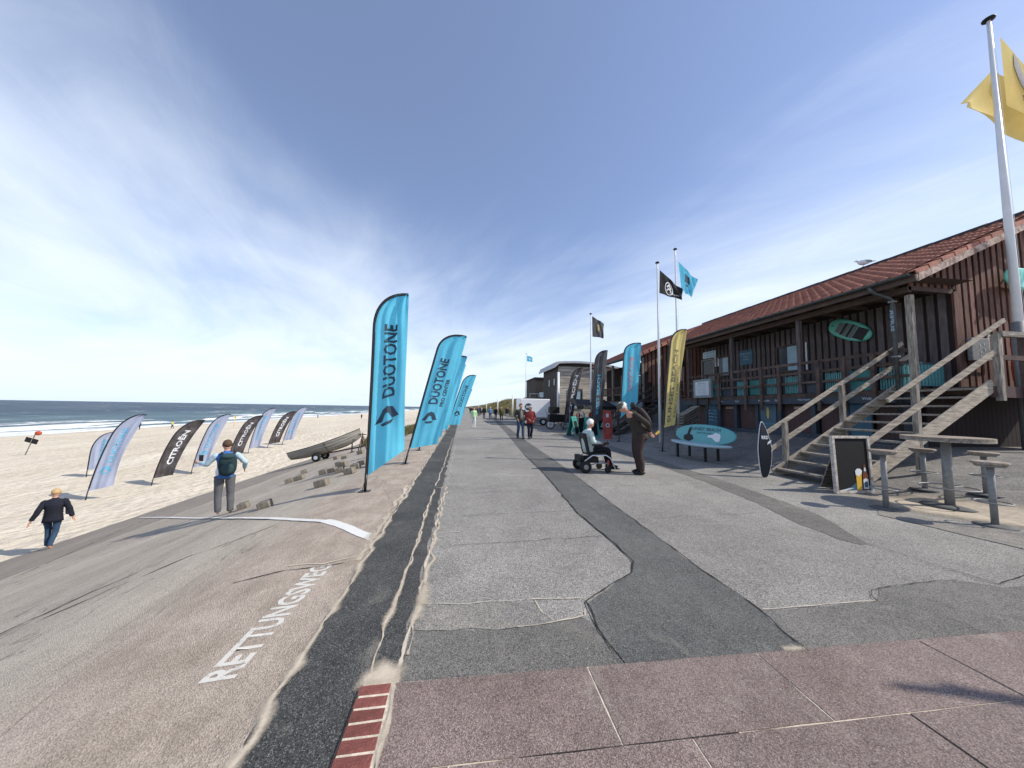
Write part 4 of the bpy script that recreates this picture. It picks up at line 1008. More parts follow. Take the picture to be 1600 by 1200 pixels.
t_ = thing('parasol', 'second folded orange parasol, lower and partly behind the landing rail at the right', 'parasol', (15.6, 6.4, 2.3))
mb = MB(); mb.tube([(15.6, 6.4, 2.3), (15.6, 6.4, 3.7)], .025, 8); mb.build('pole', 'metal_grey', t_, world=True)
mb = MB(); mb.lathe((15.6, 6.4, 0), [(.3, 2.5), (.34, 2.9), (.26, 3.3), (.04, 3.65)], 9, smooth=False); mb.build('canopy', 'cloth_orange', t_, world=True)

# ------------------------------------------------------------------ second building of the row
b2 = thing('beach_building', 'second timber beach building with tiled roof and veranda beyond the gap', 'building', (12, 21, .7))
YB, YE = 20.2, 29.5
def p2(mb, name, m_, **k): return mb.build(name, m_, b2, world=True, **k)
mb = MB(); mb.box((WX+.3, (YB+YE)/2+.3, 3.0), (.2, YE-YB-.3, 4.6)); p2(mb, 'wall', 'board_back')
mb = MB(); mb.prism([(FX-.05, 5.2), (FX+.8, 2.3), (FX+.8, .7), (21, .7), (21, 5.4), (16.5, 7.6), (FX-.05, 5.5)], YB+.2, YB+.3, lambda x, z, y: (x, y, z)); gg = p2(mb, 'gable_wall', 'board_back')
x = 11.95
while x < 16.5:
    top = EZ+TAN*(x-EX)-.15; bot = 2.4 if x > 12.7 else 4.9-(x-11.95)*2.5
    mb = MB(); mb.box((x, YB+.18, (top+bot)/2), (.19, .03, top-bot)); mb.build('board', 'board_brown', gg, world=True); x += .28
mb = MB(); mb.face([(EX-.1, YB-.2, EZ), (EX-.1, YE, EZ), (RGX-.3, YE, rz(RGX-.3)), (RGX-.3, YB-.2, rz(RGX-.3))]); mb.face([(EX, YB-.15, EZ-.12), (EX, YE, EZ-.12), (RGX-.3, YE, rz(RGX-.3)-.15), (RGX-.3, YB-.15, rz(RGX-.3)-.15)]); r2 = p2(mb, 'roof', 'soffit', recalc=False)
tiles = []
for r in range(15):
    xx = EX-.12+r*tl*math.cos(sl); y = YB+.1
    while y < YE: tiles.append((xx, y, rz(xx)+.02)); y += tw
joined('roof_tile_field', me_tile, tiles, 'roof_tile', r2, -sl)
for k in range(11):
    mb = MB(); xx = EX-.1+k*.445; a = Vector((xx, YB-.12, rz(xx)+.05)); b_ = a+Vector((math.cos(sl), 0, math.sin(sl)))*.42
    mb.beam(a, b_, .28, .07, (-math.sin(sl), 0, math.cos(sl))); mb.beam(a+Vector((0, -.15, -.11)), b_+Vector((0, -.15, -.11)), .03, .2, (-math.sin(sl), 0, math.cos(sl))); mb.build('verge_tile', 'roof_tile', r2, world=True)
mb = MB(); mb.tube([(EX-.15, YB-.1, EZ-.04), (EX-.15, YE, EZ-.04)], .07, 8); g2 = p2(mb, 'gutter', 'zinc')
mb = MB(); mb.tube([(EX-.15, YB+.3, 5.2), (EX+.2, YB+.2, 4.9), (FX-.1, YB+.2, 4.7), (FX-.1, YB+.2, 2.3)], .045, 8); p2(mb, 'downpipe', 'zinc')
for y in (20.4, 22.6, 24.8, 27.0, 29.2): mb = MB(); mb.box((FX, y, 3.7), (.14, .14, 2.9)); p2(mb, 'veranda_post', 'weathered')
for z in (3.3, 2.75):
    mb = MB(); mb.box((FX-.05, 24.8, z), (.05, 9, .10)); p2(mb, 'rail', 'deck_wood')
mb = MB(); y = 20.5
while y < 29.2: mb.box((FX, y, 3.0), (.03, .05, .5)); y += .14
o = p2(mb, 'baluster_row', 'deck_wood'); o['kind'] = 'stuff'
mb = MB(); mb.box((12.8, 24.8, 2.2), (1.7, 9.2, .16)); p2(mb, 'deck_floor', 'deck_wood')
mb = MB(); mb.box((FX-.04, 24.8, 2.0), (.05, 9.2, .36)); p2(mb, 'deck_fascia', 'poster_dull')
mb = MB(); mb.box((12.5, 24.8, 1.3), (.1, 9.0, 1.4)); p2(mb, 'lower_wall', 'shutter')
for y, w_ in ((21.6, 1.3), (23.8, 1.2), (26.0, 1.2)):
    mb = MB()
    for s_ in (-1, 1): mb.box((WX+.15, y+s_*w_/2, 3.9), (.06, .08, 1.3)); mb.box((WX+.15, y, 3.9+s_*.6), (.055, w_, .08))
    f = p2(mb, 'window', 'weathered'); g = MB(); g.box((WX+.17, y, 3.9), (.02, w_-.08, 1.15)); g.build('pane', 'poster_dull', f, world=True)
# round red hanging sign on the second building's post, and a fabric banner behind it
t_ = thing('hanging_sign', 'round red sign hanging from a white bracket on the second veranda', 'sign', (11.6, 20.4, 3.9))
mb = MB(); mb.tube([(12.0, 20.4, 3.85), (10.9, 20.4, 4.15)], .03, 8); mb.build('bracket', 'white', t_, world=True)
mb = MB(); mb.lathe((11.25, 20.4, 3.72), [(.30, -.02), (.30, .02)], 20, 'Y'); mb.build('disc', 'cloth_red', t_, world=True)
text_part('lettering', '46', 'print_white', lambda a, b: (11.25+a, 20.37, 3.72+b), t_, height=.2, world=True)
# small dark bunting and a pink pennant in the gap
t_ = thing('clothes_rack', 'dark rack with a pink pennant hanging on the far end of the veranda', 'rack', (11.9, 15.95, 2.3))
mb = MB(); mb.box((11.5, 16.15, 4.15), (.75, .3, .26)); mb.build('dark_hood', 'black', t_, world=True)
mb = MB(); mb.tube([(11.15, 16.1, 4.2), (11.15, 16.1, 2.6)], .025, 6); mb.tube([(11.85, 16.1, 4.2), (11.85, 16.1, 2.6)], .025, 6); mb.build('upright', 'metal_grey', t_, world=True)
mb = MB(); mb.prism([(-.15, 0), (.0, -.75), (.14, -.75), (.16, 0)], 0, .02, lambda a, b, c: (11.5+a, 15.9+c, 3.95+b)); mb.build('pennant', 'print_red', t_, world=True)
mb = MB(); mb.box((11.5, 16.2, 3.1), (1.2, .06, .08)); mb.box((11.5, 16.2, 2.75), (1.2, .06, .08)); mb.box((11.5, 16.2, 2.4), (1.2, .06, .08)); mb.build('end_rail', 'board_brown', t_, world=True)

# dark stairs in the gap between the buildings
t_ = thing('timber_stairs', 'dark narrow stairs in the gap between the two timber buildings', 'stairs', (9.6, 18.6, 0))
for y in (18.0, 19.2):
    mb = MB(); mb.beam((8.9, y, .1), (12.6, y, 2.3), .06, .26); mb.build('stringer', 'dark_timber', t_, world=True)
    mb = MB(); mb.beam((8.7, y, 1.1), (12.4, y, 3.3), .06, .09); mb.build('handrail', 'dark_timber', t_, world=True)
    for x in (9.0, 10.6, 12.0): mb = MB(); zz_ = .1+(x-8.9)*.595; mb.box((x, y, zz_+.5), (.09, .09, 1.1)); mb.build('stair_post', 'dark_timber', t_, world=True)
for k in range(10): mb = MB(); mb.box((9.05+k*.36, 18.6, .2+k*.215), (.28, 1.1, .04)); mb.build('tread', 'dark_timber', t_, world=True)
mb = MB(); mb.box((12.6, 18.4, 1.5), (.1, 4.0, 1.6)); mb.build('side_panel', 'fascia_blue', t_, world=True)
# stacked loungers
t_ = thing('stacked_loungers', 'stack of folded wooden loungers leaning by the far veranda post', 'lounger', (10.6, 14.6, ter_z(10.6)))
for k in range(7):
    mb = MB(); z = ter_z(10.6)+.12+k*.13; mb.beam((10.1+.03*k, 14.2, z+.05), (11.4, 14.6, z+.5), .35, .03); mb.build('lounger_slat', 'weathered', t_, world=True)
for k in range(4):
    mb = MB(); mb.beam((10.0+k*.22, 14.1, ter_z(10)+.02), (10.35+k*.22, 14.2, ter_z(10)+.75), .04, .04); mb.build('leg', 'deck_wood', t_, world=True)

# ------------------------------------------------------------------ round-roofed grey building and the dark block beyond
b3 = thing('grey_building', 'grey timber beach building with a shallow curved metal roof', 'building', (12, 34, 0))
def p3(mb, name, m_, **k): return mb.build(name, m_, b3, world=True, **k)
def arc(x): return 6.35-.055*(x-11.6)**2/1.0*.45
xs = [9.56+k*.55 for k in range(15)]
mb = MB(); mb.prism([(9.6, 0)]+[(xs[-1], 0)]+[(x, arc(x)-.12) for x in xs[::-1]], 32, 38, lambda x, z, y: (x, y, z)); wl3 = p3(mb, 'wall', 'dark_timber')
z = .3; k = 0
while z < 6.0:
    xr = xs[-1]
    mb = MB()
    top_x0, top_x1 = 9.58, xr
    segs = [(9.58, 10.62), (12.12, xr)] if 1.6 < z < 3.55 else [(9.58, xr)]
    for a, b_ in segs: mb.box(((a+b_)/2, 31.975, z), (b_-a, .035, .235))
    mb.build('plank', 'grey_timber', wl3, world=True); z += .25
mb = MB(); outer = [(9.1, arc(9.3)-.35)]+[(x, arc(x)+.10) for x in [9.3]+xs]+[(xs[-1]+.4, arc(xs[-1]))]; inner = [(xs[-1]+.4, arc(xs[-1])-.18)]+[(x, arc(x)-.10) for x in xs[::-1]]+[(9.1, arc(9.3)-.5)]
mb.prism((outer+inner)[::-1], 31.5, 38.5, lambda x, z, y: (x, y, z)); p3(mb, 'roof', 'roof_metal')
mb = MB()
for s_ in (-1, 1): mb.box((11.37+s_*.72, 31.93, 2.6), (.09, .08, 2.0))
mb.box((11.37, 31.93, 3.58), (1.5, .08, .1)); mb.box((11.37, 31.93, 1.62), (1.5, .08, .08)); f = p3(mb, 'window', 'dark_timber')
g = MB(); g.box((11.3, 31.96, 2.55), (1.3, .03, 1.85)); g.build('pane', 'blind', f, world=True)
for y in (33.2, 35.2): mb = MB(); mb.box((9.56, y, 4.4), (.06, .6, .8)); f = p3(mb, 'window', 'black'); g = MB(); g.box((9.53, y, 4.4), (.02, .5, .7)); g.build('pane', 'glass', f, world=True)
b4 = thing('dark_building', 'low dark flat-roofed block beyond the curved roof building', 'building', (11, 45, 0))
mb = MB(); mb.box((12.2, 45, 2.9), (5.4, 6, 5.3)); w4 = mb.build('wall', 'dark_timber', b4, world=True)
for k in range(18): mb = MB(); mb.box((9.55+k*.3, 41.98, 3.0), (.25, .04, 5.0)); mb.build('cladding_board', 'dark_timber', w4, world=True)
mb = MB(); mb.box((12.2, 45, 5.62), (5.7, 6.3, .14)); mb.build('roof', 'dark_timber', b4, world=True)
mb = MB(); mb.box((10.4, 41.93, 3.4), (.9, .05, .8)); f = mb.build('window', 'black', b4, world=True); g = MB(); g.box((10.4, 41.9, 3.4), (.75, .02, .65)); g.build('pane', 'blind', f, world=True)
b5 = thing('fence', 'white railing on a pale wall below the dark block', 'railing', (9.5, 38, 0))
mb = MB(); mb.box((8.9, 38.5, 1.5), (2.2, .3, 2.6)); mb.build('wall_base', 'grey_timber', b5, world=True)
mb = MB(); mb.beam((7.9, 38.2, 3.35), (10.1, 38.2, 3.35), .06, .06); mb.build('rail', 'white', b5, world=True)
for x in (8.0, 9.0, 10.0): mb = MB(); mb.tube([(x, 38.2, 2.8), (x, 38.2, 3.35)], .03, 6); mb.build('rail_post', 'white', b5, world=True)
# ------------------------------------------------------------------ feather flags
def feather(label, loc, L, Wd, lean, bow, l0, slant, rf, fabric, texts, group, ang=0, wave=.05, taper=0, seed=0, edge='pole_black', base='cross', print_m='print_grey', logo=None, pw=2):
    t_ = thing('feather_flag', label, 'flag', loc, rad(ang), group)
    sn, cs = math.sin(rad(lean)), math.cos(rad(lean))
    def pt(c, l, n_): return Vector((l*sn+c*cs, n_, l*cs-c*sn))
    def g_(l):
        q = (l/L-(1-rf))/rf
        return 0 if q <= 0 else 1-max(0, 1-min(1, q)**2.3)**(1/2.3)
    def left(l): return bow*(l/L)**pw+Wd*g_(l)
    def wid(b): return 1-taper*(1-b)**1.5
    rr = random.Random(seed); ph = [rr.uniform(0, 6.28) for _ in range(5)]
    def fab(a, b, off=0.0):
        """a across from the pole 0..1, b along the pole 0..1"""
        bb = min(b, .9999); l = l0+(L-l0)*bb; cl = left(l); cr = bow*(l/L)**pw+Wd*wid(b)
        if cr < cl: cr = cl
        c = cl+(cr-cl)*a; l2 = l+slant*a*(1-b)**1.4
        n_ = wave*a*(math.sin(5.5*a-3.1*b+ph[0])*1.0+.55*math.sin(11*a+6*b+ph[1]))+wave*.35*math.sin(17*a+2.5*b+ph[2])*min(1, a*4)+wave*.5*math.sin(9*b+4*a+ph[3])*(1-b)*a+wave*.16*math.sin(37*a+3*b+ph[4])*min(1, 3*a)*(.5+.5*math.sin(5*b+ph[2]))+wave*.22*max(0, b-.55)*math.sin(26*b-9*a+ph[1])
        return pt(c, l2, n_+off)
    pole = [pt(0, -.0, 0)]+[pt(left(l), l, 0) for l in [L*k/26 for k in range(1, 20)]+[L*(1-rf)+L*rf*math.sin(k/12*math.pi/2) for k in range(0, 13)] if l > 0]
    pole = sorted(set([tuple(p) for p in pole]), key=lambda p: 0) if False else pole
    ls = sorted([L*k/24 for k in range(25) if L*k/24 < L*(1-rf)]+[L*(1-rf)+L*rf*math.sin(k/12*math.pi/2) for k in range(13)])
    P_ = [pt(left(min(l, L*.99999)), l, 0) for l in ls]
    mb = MB(); mb.tube(P_, [.019-.011*i/len(P_) for i in range(len(P_))], 8); mb.build('pole', edge, t_)
    # dark sleeve along the pole edge
    bm = bmesh.new(); na, nb = 22, 56; vs = []
    for i in range(nb+1):
        b_ = 1-(1-i/nb)**1.35; vs.append([bm.verts.new(fab(j/na, b_)) for j in range(na+1)])
    for i in range(nb):
        for j in range(na):
            f = bm.faces.new((vs[i][j], vs[i][j+1], vs[i+1][j+1], vs[i+1][j])); f.smooth = True
            f.material_index = 0
    bmesh.ops.remove_doubles(bm, verts=bm.verts, dist=1e-5)
    me = bpy.data.meshes.new('fabric'); bm.to_mesh(me); bm.free(); me.materials.append(M[fabric]); link('fabric', me, t_)
    sl_ = MB(); pv = None
    for i, l in enumerate(ls):
        if l < l0: continue
        c = left(min(l, L*.99999)); 
        q = [pt(c, l, .021), pt(c, l, -.021)]
        d = Vector((0, 0, 0))
        j = min(i+1, len(ls)-1); k = max(i-1, 0); tg = (P_[j]-P_[k]).normalized(); nr = Vector((tg.z, 0, -tg.x))
        cur = [sl_.bm.verts.new(p) for p in (P_[i]-nr*.02+Vector((0, .013, 0)), P_[i]+nr*.035+Vector((0, .009, 0)), P_[i]+nr*.035-Vector((0, .009, 0)), P_[i]-nr*.02-Vector((0, .013, 0)))]
        if pv:
            for a in range(4): sl_.bm.faces.new((pv[a], pv[(a+1) % 4], cur[(a+1) % 4], cur[a]))
        pv = cur
    sl_.build('sleeve', edge, t_)
    H_ = L-l0
    for (s_, b0, b1, a0, hh, pm) in texts:
        bc, w_ = (b0+b1)/2, (b1-b0)*H_
        for off in ((-.007, .007)):
            text_part('lettering', s_, pm or print_m, lambda x, y, off=off: fab(a0-y/Wd, bc+x/H_, off), t_, width=w_, height=hh, bold=.028, sub=.10)
    if logo:
        b0, sz = logo[0], logo[1]; a0 = logo[2] if len(logo) > 2 else .45
        def lg(x, y, off): return fab(a0-y/Wd, b0+x/H_, off)
        for off in (-.007, .007):
            for poly in ([(sz*.56, 0), (sz*.44, .26*sz), (-.22*sz, .60*sz), (-.22*sz, .26*sz), (sz*.16, .09*sz), (sz*.20, 0)], [(sz*.56, 0), (sz*.20, 0), (sz*.16, -.09*sz), (-.22*sz, -.26*sz), (-.22*sz, -.60*sz), (sz*.44, -.26*sz)], [(-.50*sz, -.22*sz), (-.32*sz, -.34*sz), (-.32*sz, .34*sz), (-.50*sz, .22*sz)]):
                bm = bmesh.new(); v = [bm.verts.new((p[0], p[1], 0)) for p in poly]; bm.faces.new(v)
                bmesh.ops.triangulate(bm, faces=bm.faces)
                for _ in range(2):
                    es = [e for e in bm.edges if e.calc_length() > .07]
                    if es: bmesh.ops.subdivide_edges(bm, edges=es, cuts=1)
                bmesh.ops.triangulate(bm, faces=bm.faces)
                for q in bm.verts: q.co = lg(q.co.x, q.co.y, off)
                me = bpy.data.meshes.new('logo'); bm.to_mesh(me); bm.free(); me.materials.append(M[print_m]); link('logo', me, t_)
    mb = MB()
    if base == 'cross':
        mb.box((0, 0, .008), (.20, .16, .014)); mb.tube([(0, 0, 0), (sn*.34, 0, .34*cs)], .027, 8); mb.tube([(-.05, -.02, .0), (-.01, -.02, .2)], .006, 5); mb.build('ground_spike', 'pole_black', t_)
    else:
        mb.tube([(0, 0, -.1), (sn*.4, 0, .4*cs)], .024, 8); mb.build('ground_spike', 'pole_black', t_)
    return t_
CY = 'flag_cyan'
feather('tall cyan feather flag nearest the camera, its DUOTONE print running up a rippled cloth', (-1.80, 6.81, rev_z(-1.8)), 3.95, .66, 1.0, -.06, .28, .50, .19, CY, [('DUOTONE', .39, .82, .50, .25, None)], 'cyan feather flags along the promenade edge', 0, .085, seed=3, print_m='print_dark', logo=(.28, .38, .5))
feather('second cyan feather flag, leaning right, printed DUOTONE PRO CENTER', (-1.55, 9.81, rev_z(-1.55)), 4.02, .74, 12.5, .06, .44, .30, .15, CY, [('DUOTONE', .37, .77, .42, .26, None), ('PRO CENTER', .35, .60, .76, .11, None)], 'cyan feather flags along the promenade edge', 0, .04, seed=5, print_m='print_dark', logo=(.25, .34, .45))
feather('third cyan feather flag, mostly hidden behind the PRO CENTER one', (-1.54, 12.74, rev_z(-1.54)), 3.9, .64, 15, .08, .5, .2, .15, CY, [('DUOTONE', .38, .77, .5, .19, 'print_red')], 'cyan feather flags along the promenade edge', 0, .05, seed=8, print_m='print_red')
feather('fourth cyan feather flag, crumpled at its foot, before the small last one', (-1.45, 17.6, rev_z(-1.45)), 4.15, .62, 13, .08, .5, .1, .15, CY, [('DUOTONE', .36, .77, .5, .19, 'print_red')], 'cyan feather flags along the promenade edge', 0, .09, seed=9, print_m='print_red')
feather('smallest clear cyan feather flag with dark DUOTONE print, last of the row', (-.97, 22.13, 0), 4.1, .74, 15, .12, .45, .2, .2, CY, [('DUOTONE', .36, .78, .5, .20, None)], 'cyan feather flags along the promenade edge', 0, .04, seed=10, print_m='print_dark', logo=(.22, .34, .45))
feather('cyan feather flag far along the promenade edge, seen low behind the last clear one', (-.93, 29.5, 0), 3.6, .7, 17, .12, .45, .2, .2, CY, [], 'cyan feather flags along the promenade edge', 0, .05, seed=12)

bg_ = 'feather flags standing on the beach'
def bflag(label, x, y, L, Wd, lean, bow, fabric, word, wm, logo=None, **k):
    z = sand_z(x, y)
    tx = [(word, .22 if logo else .20, .80, .50, k.pop('th', .24), wm)] if word else []
    if logo: tx = [(word, .34, .80, .5, .21, wm)]
    feather(label, (x, y, z), L, Wd, lean, bow, .40, .30, k.pop('rf', .30), fabric, tx, bg_, k.pop('ang', 14), k.pop('wave', .05), base='spike', print_m=wm, logo=logo, pw=2.4, **k)
SV, BK = 'flag_silver', 'flag_black'
bflag('silver feather flag with pale cyan DUOTONE print, nearest on the sand', -16.9, 18.1, 4.12, .76, 8, .48, SV, 'DUOTONE', 'print_cyan', (.24, .38), seed=21)
bflag('small silver teardrop flag behind the nearest silver flag on the sand', -22.49, 24.0, 2.75, 1.0, 2, .05, SV, 'DUOTONE', 'print_cyan', seed=22, rf=.5)
bflag('charcoal feather flag with white CITROËN print, leftmost of the charcoal ones', -16.64, 21.0, 3.85, .82, 9, .68, BK, 'CITROËN', 'print_white', seed=23, th=.30)
bflag('silver feather flag between the first and second charcoal flags', -16.9, 24.02, 4.02, .74, 8, .52, SV, 'DUOTONE', 'print_cyan', (.24, .38), seed=24)
bflag('charcoal feather flag with white CITROËN print, behind the man with the backpack', -17.49, 28.24, 3.7, .82, 10, .65, BK, 'CITROËN', 'print_white', seed=25, th=.28)
bflag('pale silver feather flag, bluish print, right of the man with the backpack', -17.82, 31.21, 4.05, .75, 7, .55, SV, 'DUOTONE', 'print_cyan', seed=26)
bflag('charcoal feather flag with white CITROËN print, rightmost of the charcoal ones', -17.85, 34.04, 3.8, .82, 12, .62, BK, 'CITROËN', 'print_white', seed=27, th=.28)
bflag('grey-blue feather flag with DUOTONE print, rightmost flag on the sand', -17.52, 35.92, 4.1, .80, 11, .50, 'flag_silver', 'DUOTONE', 'print_cyan', (.24, .36), seed=28)

rg = 'feather flags in front of the timber buildings'
feather('yellow feather flag standing right of the camera, its shadow falling on the red slabs', (7.28, .12, 0), 5.0, .75, 1, .1, .9, .15, .13, 'flag_yellow', [], rg, -14, .05, seed=41)
feather('yellow leaf-shaped feather flag printed SUNSET BEACH beside the surfboard bench', (7.88, 12.04, 0), 5.0, .66, 3.5, .22, .92, .15, .13, 'flag_yellow', [('SUNSET BEACH', .04, .78, .48, .21, None), ('SURFSCHULE WESTERLAND', .08, .62, .82, .09, None)], rg, 0, .05, taper=.28, seed=31, print_m='print_olive')
feather('cyan feather flag printed DUOTONE standing behind the leaning man', (7.89, 15.7, 0), 5.15, .92, 3, .10, 1.15, .9, .12, CY, [('DUOTONE', .30, .80, .5, .25, 'print_red')], rg, 0, .05, seed=32, print_m='print_red')
feather('black and grey feather flag with yellow emblem behind the teal A-boards', (7.35, 18.0, 0), 5.1, .75, 2, .12, .7, .3, .16, 'flag_grey', [('INSET BEACH', .12, .66, .45, .2, 'print_cyan')], rg, 0, .06, taper=.2, seed=33, print_m='print_grey')
t_ = feather('dark feather flag with white CITROËN print in front of the curved roof building', (7.6, 24.0, 0), 4.9, .80, 5, .35, .5, .2, .22, BK, [('CITROËN', .18, .86, .5, .26, 'print_white')], rg, 0, .06, taper=.2, seed=34, print_m='print_white')

# ------------------------------------------------------------------ flagpoles
def flagpole(label, x, y, z0, z1, r=.055, top=.6, cap=.09):
    t_ = thing('flagpole', label, 'flagpole', (x, y, z0))
    mb = MB(); mb.tube([(0, 0, 0), (0, 0, (z1-z0)*.5), (0, 0, z1-z0)], [r, r*.8, r*top], 14); mb.build('pole', 'pole_white', t_)
    mb = MB(); mb.lathe((0, 0, z1-z0), [(r*.5, -.03), (cap, 0), (cap*1.05, .035), (cap*.5, .07), (.01, .09)], 14); mb.build('cap', 'black', t_)
    mb = MB(); mb.tube([(.045, -.05, (z1-z0)*.97), (r*.9, -r*.9, 1.2)], .004, 4); mb.build('halyard', 'offwhite', t_)
    return t_
def hang_flag(label, fabric, path, logos=(), nu=26, nv=16, amp=.05, seed=0):
    """path(u, v) -> point; logos: (polygon in uv, material)"""
    rr = random.Random(seed); p0 = rr.uniform(0, 6)
    def pos(u, v, off=0):
        p = Vector(path(u, v)); p.y += amp*u*math.sin(9*u+3*v+p0)+amp*.5*u*math.sin(15*u-7*v+p0*2)+off; p.z += amp*.4*u*math.sin(7*u+p0); return p
    root = thing('flag', label, 'flag', tuple(pos(0, 0)))
    bm = bmesh.new(); vs = [[bm.verts.new(pos(i/nu, j/nv)-root.location) for j in range(nv+1)] for i in range(nu+1)]
    for i in range(nu):
        for j in range(nv): f = bm.faces.new((vs[i][j], vs[i+1][j], vs[i+1][j+1], vs[i][j+1])); f.smooth = True
    me = bpy.data.meshes.new('cloth'); bm.to_mesh(me); bm.free(); me.materials.append(M[fabric]); link('cloth', me, root)
    for poly, m_ in logos:
        for off in (-.012, .012):
            if isinstance(poly, tuple):
                s_, cu, cv, wu, hv = poly
                text_part('lettering', s_, m_, lambda x, y, off=off: pos(cu+x, cv-y, off)-root.location, root, width=wu, height=hv, sub=.08, bold=.01)
            else:
                bm = bmesh.new(); v = [bm.verts.new((a, b, 0)) for a, b in poly]; bm.faces.new(v); bmesh.ops.triangulate(bm, faces=bm.faces)
                for _ in range(3):
                    es = [e for e in bm.edges if e.calc_length() > .08]
                    if es: bmesh.ops.subdivide_edges(bm, edges=es, cuts=1)
                bmesh.ops.triangulate(bm, faces=bm.faces)
                for q in bm.verts: q.co = pos(q.co.x, q.co.y, off)-root.location
                me = bpy.data.meshes.new('emblem'); bm.to_mesh(me); bm.free(); me.materials.append(M[m_]); link('emblem', me, root)
    return root
def bil(A, B, C, D):
    A, B, C, D = map(Vector, (A, B, C, D))
    return lambda u, v: (A*(1-u)+D*u)*(1-v)+(B*(1-u)+C*u)*v
leaf = lambda cu, cv, ru, rv, n=14: [(cu+ru*math.cos(2*math.pi*k/n)*abs(math.cos(2*math.pi*k/n))**0, cv+rv*math.sin(2*math.pi*k/n)) for k in range(n)]
flagpole('tall white flagpole at the right edge carrying the yellow flag', 14.25, 6.3, ter_z(14), 12.62, .098, .42, cap=.12)
mb = MB(); mb.tube([(14.25, 6.3, .74), (14.25, 6.3, 4.05)], .125, 12); tag(mb.build('pole_sleeve', 'metal_grey'), 'grey metal sleeve round the foot of the yellow flag\'s pole', 'sleeve')
def yel(u, v):
    xs_ = interp(u, [0, .28, .5, .62, 1], [14.38, 15.1, 15.75, 15.2, 13.62]); yo = interp(u, [0, .3, .5, .7, 1], [6.2, 6.1, 6.28, 6.5, 6.55])
    zt = interp(u, [0, .28, .5, .75, 1], [12.02, 11.15, 10.75, 11.45, 10.32]); zb = interp(u, [0, .2, .5, .75, 1], [10.0, 9.75, 9.05, 9.75, 10.12])
    return (xs_, yo, zt+(zb-zt)*v)
hang_flag('large yellow flag with a grey surfboard emblem blowing round the right-hand flagpole', 'flag_yellow', yel, [([(.13, .02), (.20, .12), (.24, .40), (.23, .62), (.17, .50), (.12, .28)], 'pad_grey'), ([(.165, .05), (.172, .05), (.205, .58), (.198, .58)], 'rake_board'), (('SUNSET', .28, .72, .2, .10), 'print_grey')], nu=60, nv=22, amp=.06, seed=2)
flagpole('white flagpole carrying the black flag, left of the pair by the yellow feather flag', 9.06, 14.0, ter_z(9.06), 8.63, .06)
hang_flag('black flag with white double chevron emblem on the left pole of the pair', 'flag_blackplain', bil((9.18, 14, 8.30), (9.14, 14, 7.17), (10.40, 14.1, 6.93), (10.32, 14.0, 7.42)), [([(.30, .52), (.42, .34), (.42, .44), (.33, .60)], 'print_white'), ([(.42, .34), (.54, .52), (.51, .60), (.42, .44)], 'print_white'), ([(.30, .70), (.42, .52), (.42, .62), (.33, .78)], 'print_white'), ([(.42, .52), (.54, .70), (.51, .78), (.42, .62)], 'print_white'), *[([(.42+.19*math.cos(a), .60+.34*math.sin(a)), (.42+.16*math.cos(a), .60+.29*math.sin(a)), (.42+.16*math.cos(a+.32), .60+.29*math.sin(a+.32)), (.42+.19*math.cos(a+.32), .60+.34*math.sin(a+.32))], 'print_white') for a in [k*.3142 for k in range(20)]], (('CITROËN', .62, .80, .42, .10), 'print_white')], seed=3)
flagpole('taller white flagpole carrying the cyan flag, behind the top of the yellow feather flag', 10.44, 14.6, ter_z(10.44), 9.72, .06)
hang_flag('cyan flag with dark arrow emblem on the taller pole of the pair', CY, bil((10.60, 14.6, 9.12), (10.74, 14.6, 7.66), (11.38, 14.7, 7.34), (11.62, 14.6, 8.22)), [([(.35, .22), (.62, .22), (.68, .52), (.58, .50), (.52, .32), (.44, .30), (.45, .52), (.35, .55)], 'print_dark'), ([(.42, .6), (.62, .58), (.60, .66), (.44, .68)], 'print_dark'), (('DUOTONE', .5, .80, .6, .12), 'print_cyan')], seed=4)
flagpole('white flagpole with the grey flag behind the cyan feather flag', 8.97, 22.0, ter_z(8.97), 8.42, .055)
hang_flag('grey flag with a yellow emblem on the middle pole', 'flag_grey', bil((9.08, 22, 8.28), (9.1, 22, 6.79), (9.95, 22, 6.72), (9.98, 22, 7.78)), [([(.48, .22), (.60, .30), (.62, .55), (.52, .72), (.44, .5)], 'flag_yellow')], seed=5)
flagpole('thin white flagpole with a small blue flag, farthest of the flying flags', 8.8, 45, 0, 9.25, .06)
hang_flag('small blue and white flag on the farthest pole', CY, bil((8.9, 45, 9.05), (8.9, 45, 8.2), (9.7, 45, 8.15), (9.7, 45, 8.8)), [([(.35, .35), (.65, .35), (.65, .65), (.35, .65)], 'print_white')], nu=10, nv=6, seed=6)
fg = 'bare white posts along the dunes'
for k, (x, y, z0, h, lab) in enumerate(((9.15, 30.5, .14, 5.0, 'thick white post at the corner of the curved roof building'), (9.3, 60, .3, 3.7, 'white post by the dunes, nearest the white trailer'), (8.7, 80, .1, 3.8, 'white post by the dunes, second from the white trailer'), (8.2, 110, 0, 4.1, 'white post by the dunes, third from the white trailer'), (7.6, 150, 0, 4.2, 'farthest white post by the dunes'))):
    mb = MB(); mb.tube([(0, 0, -.3), (0, 0, h)], .13 if k else .12, 10); o = mb.build('white_post', 'pole_white'); o.location = (x, y, z0); tag(o, lab, 'post', fg)
mb = MB(); mb.tube([(0, 0, 0), (0, 0, 3.4)], .1, 8); mb.box((0, 0, 3.2), (.2, .2, .9)); o = mb.build('beacon_post', 'metal_grey'); o.location = (12.5, 62, 2.8); tag(o, 'small dark beacon post on top of the dune', 'post')

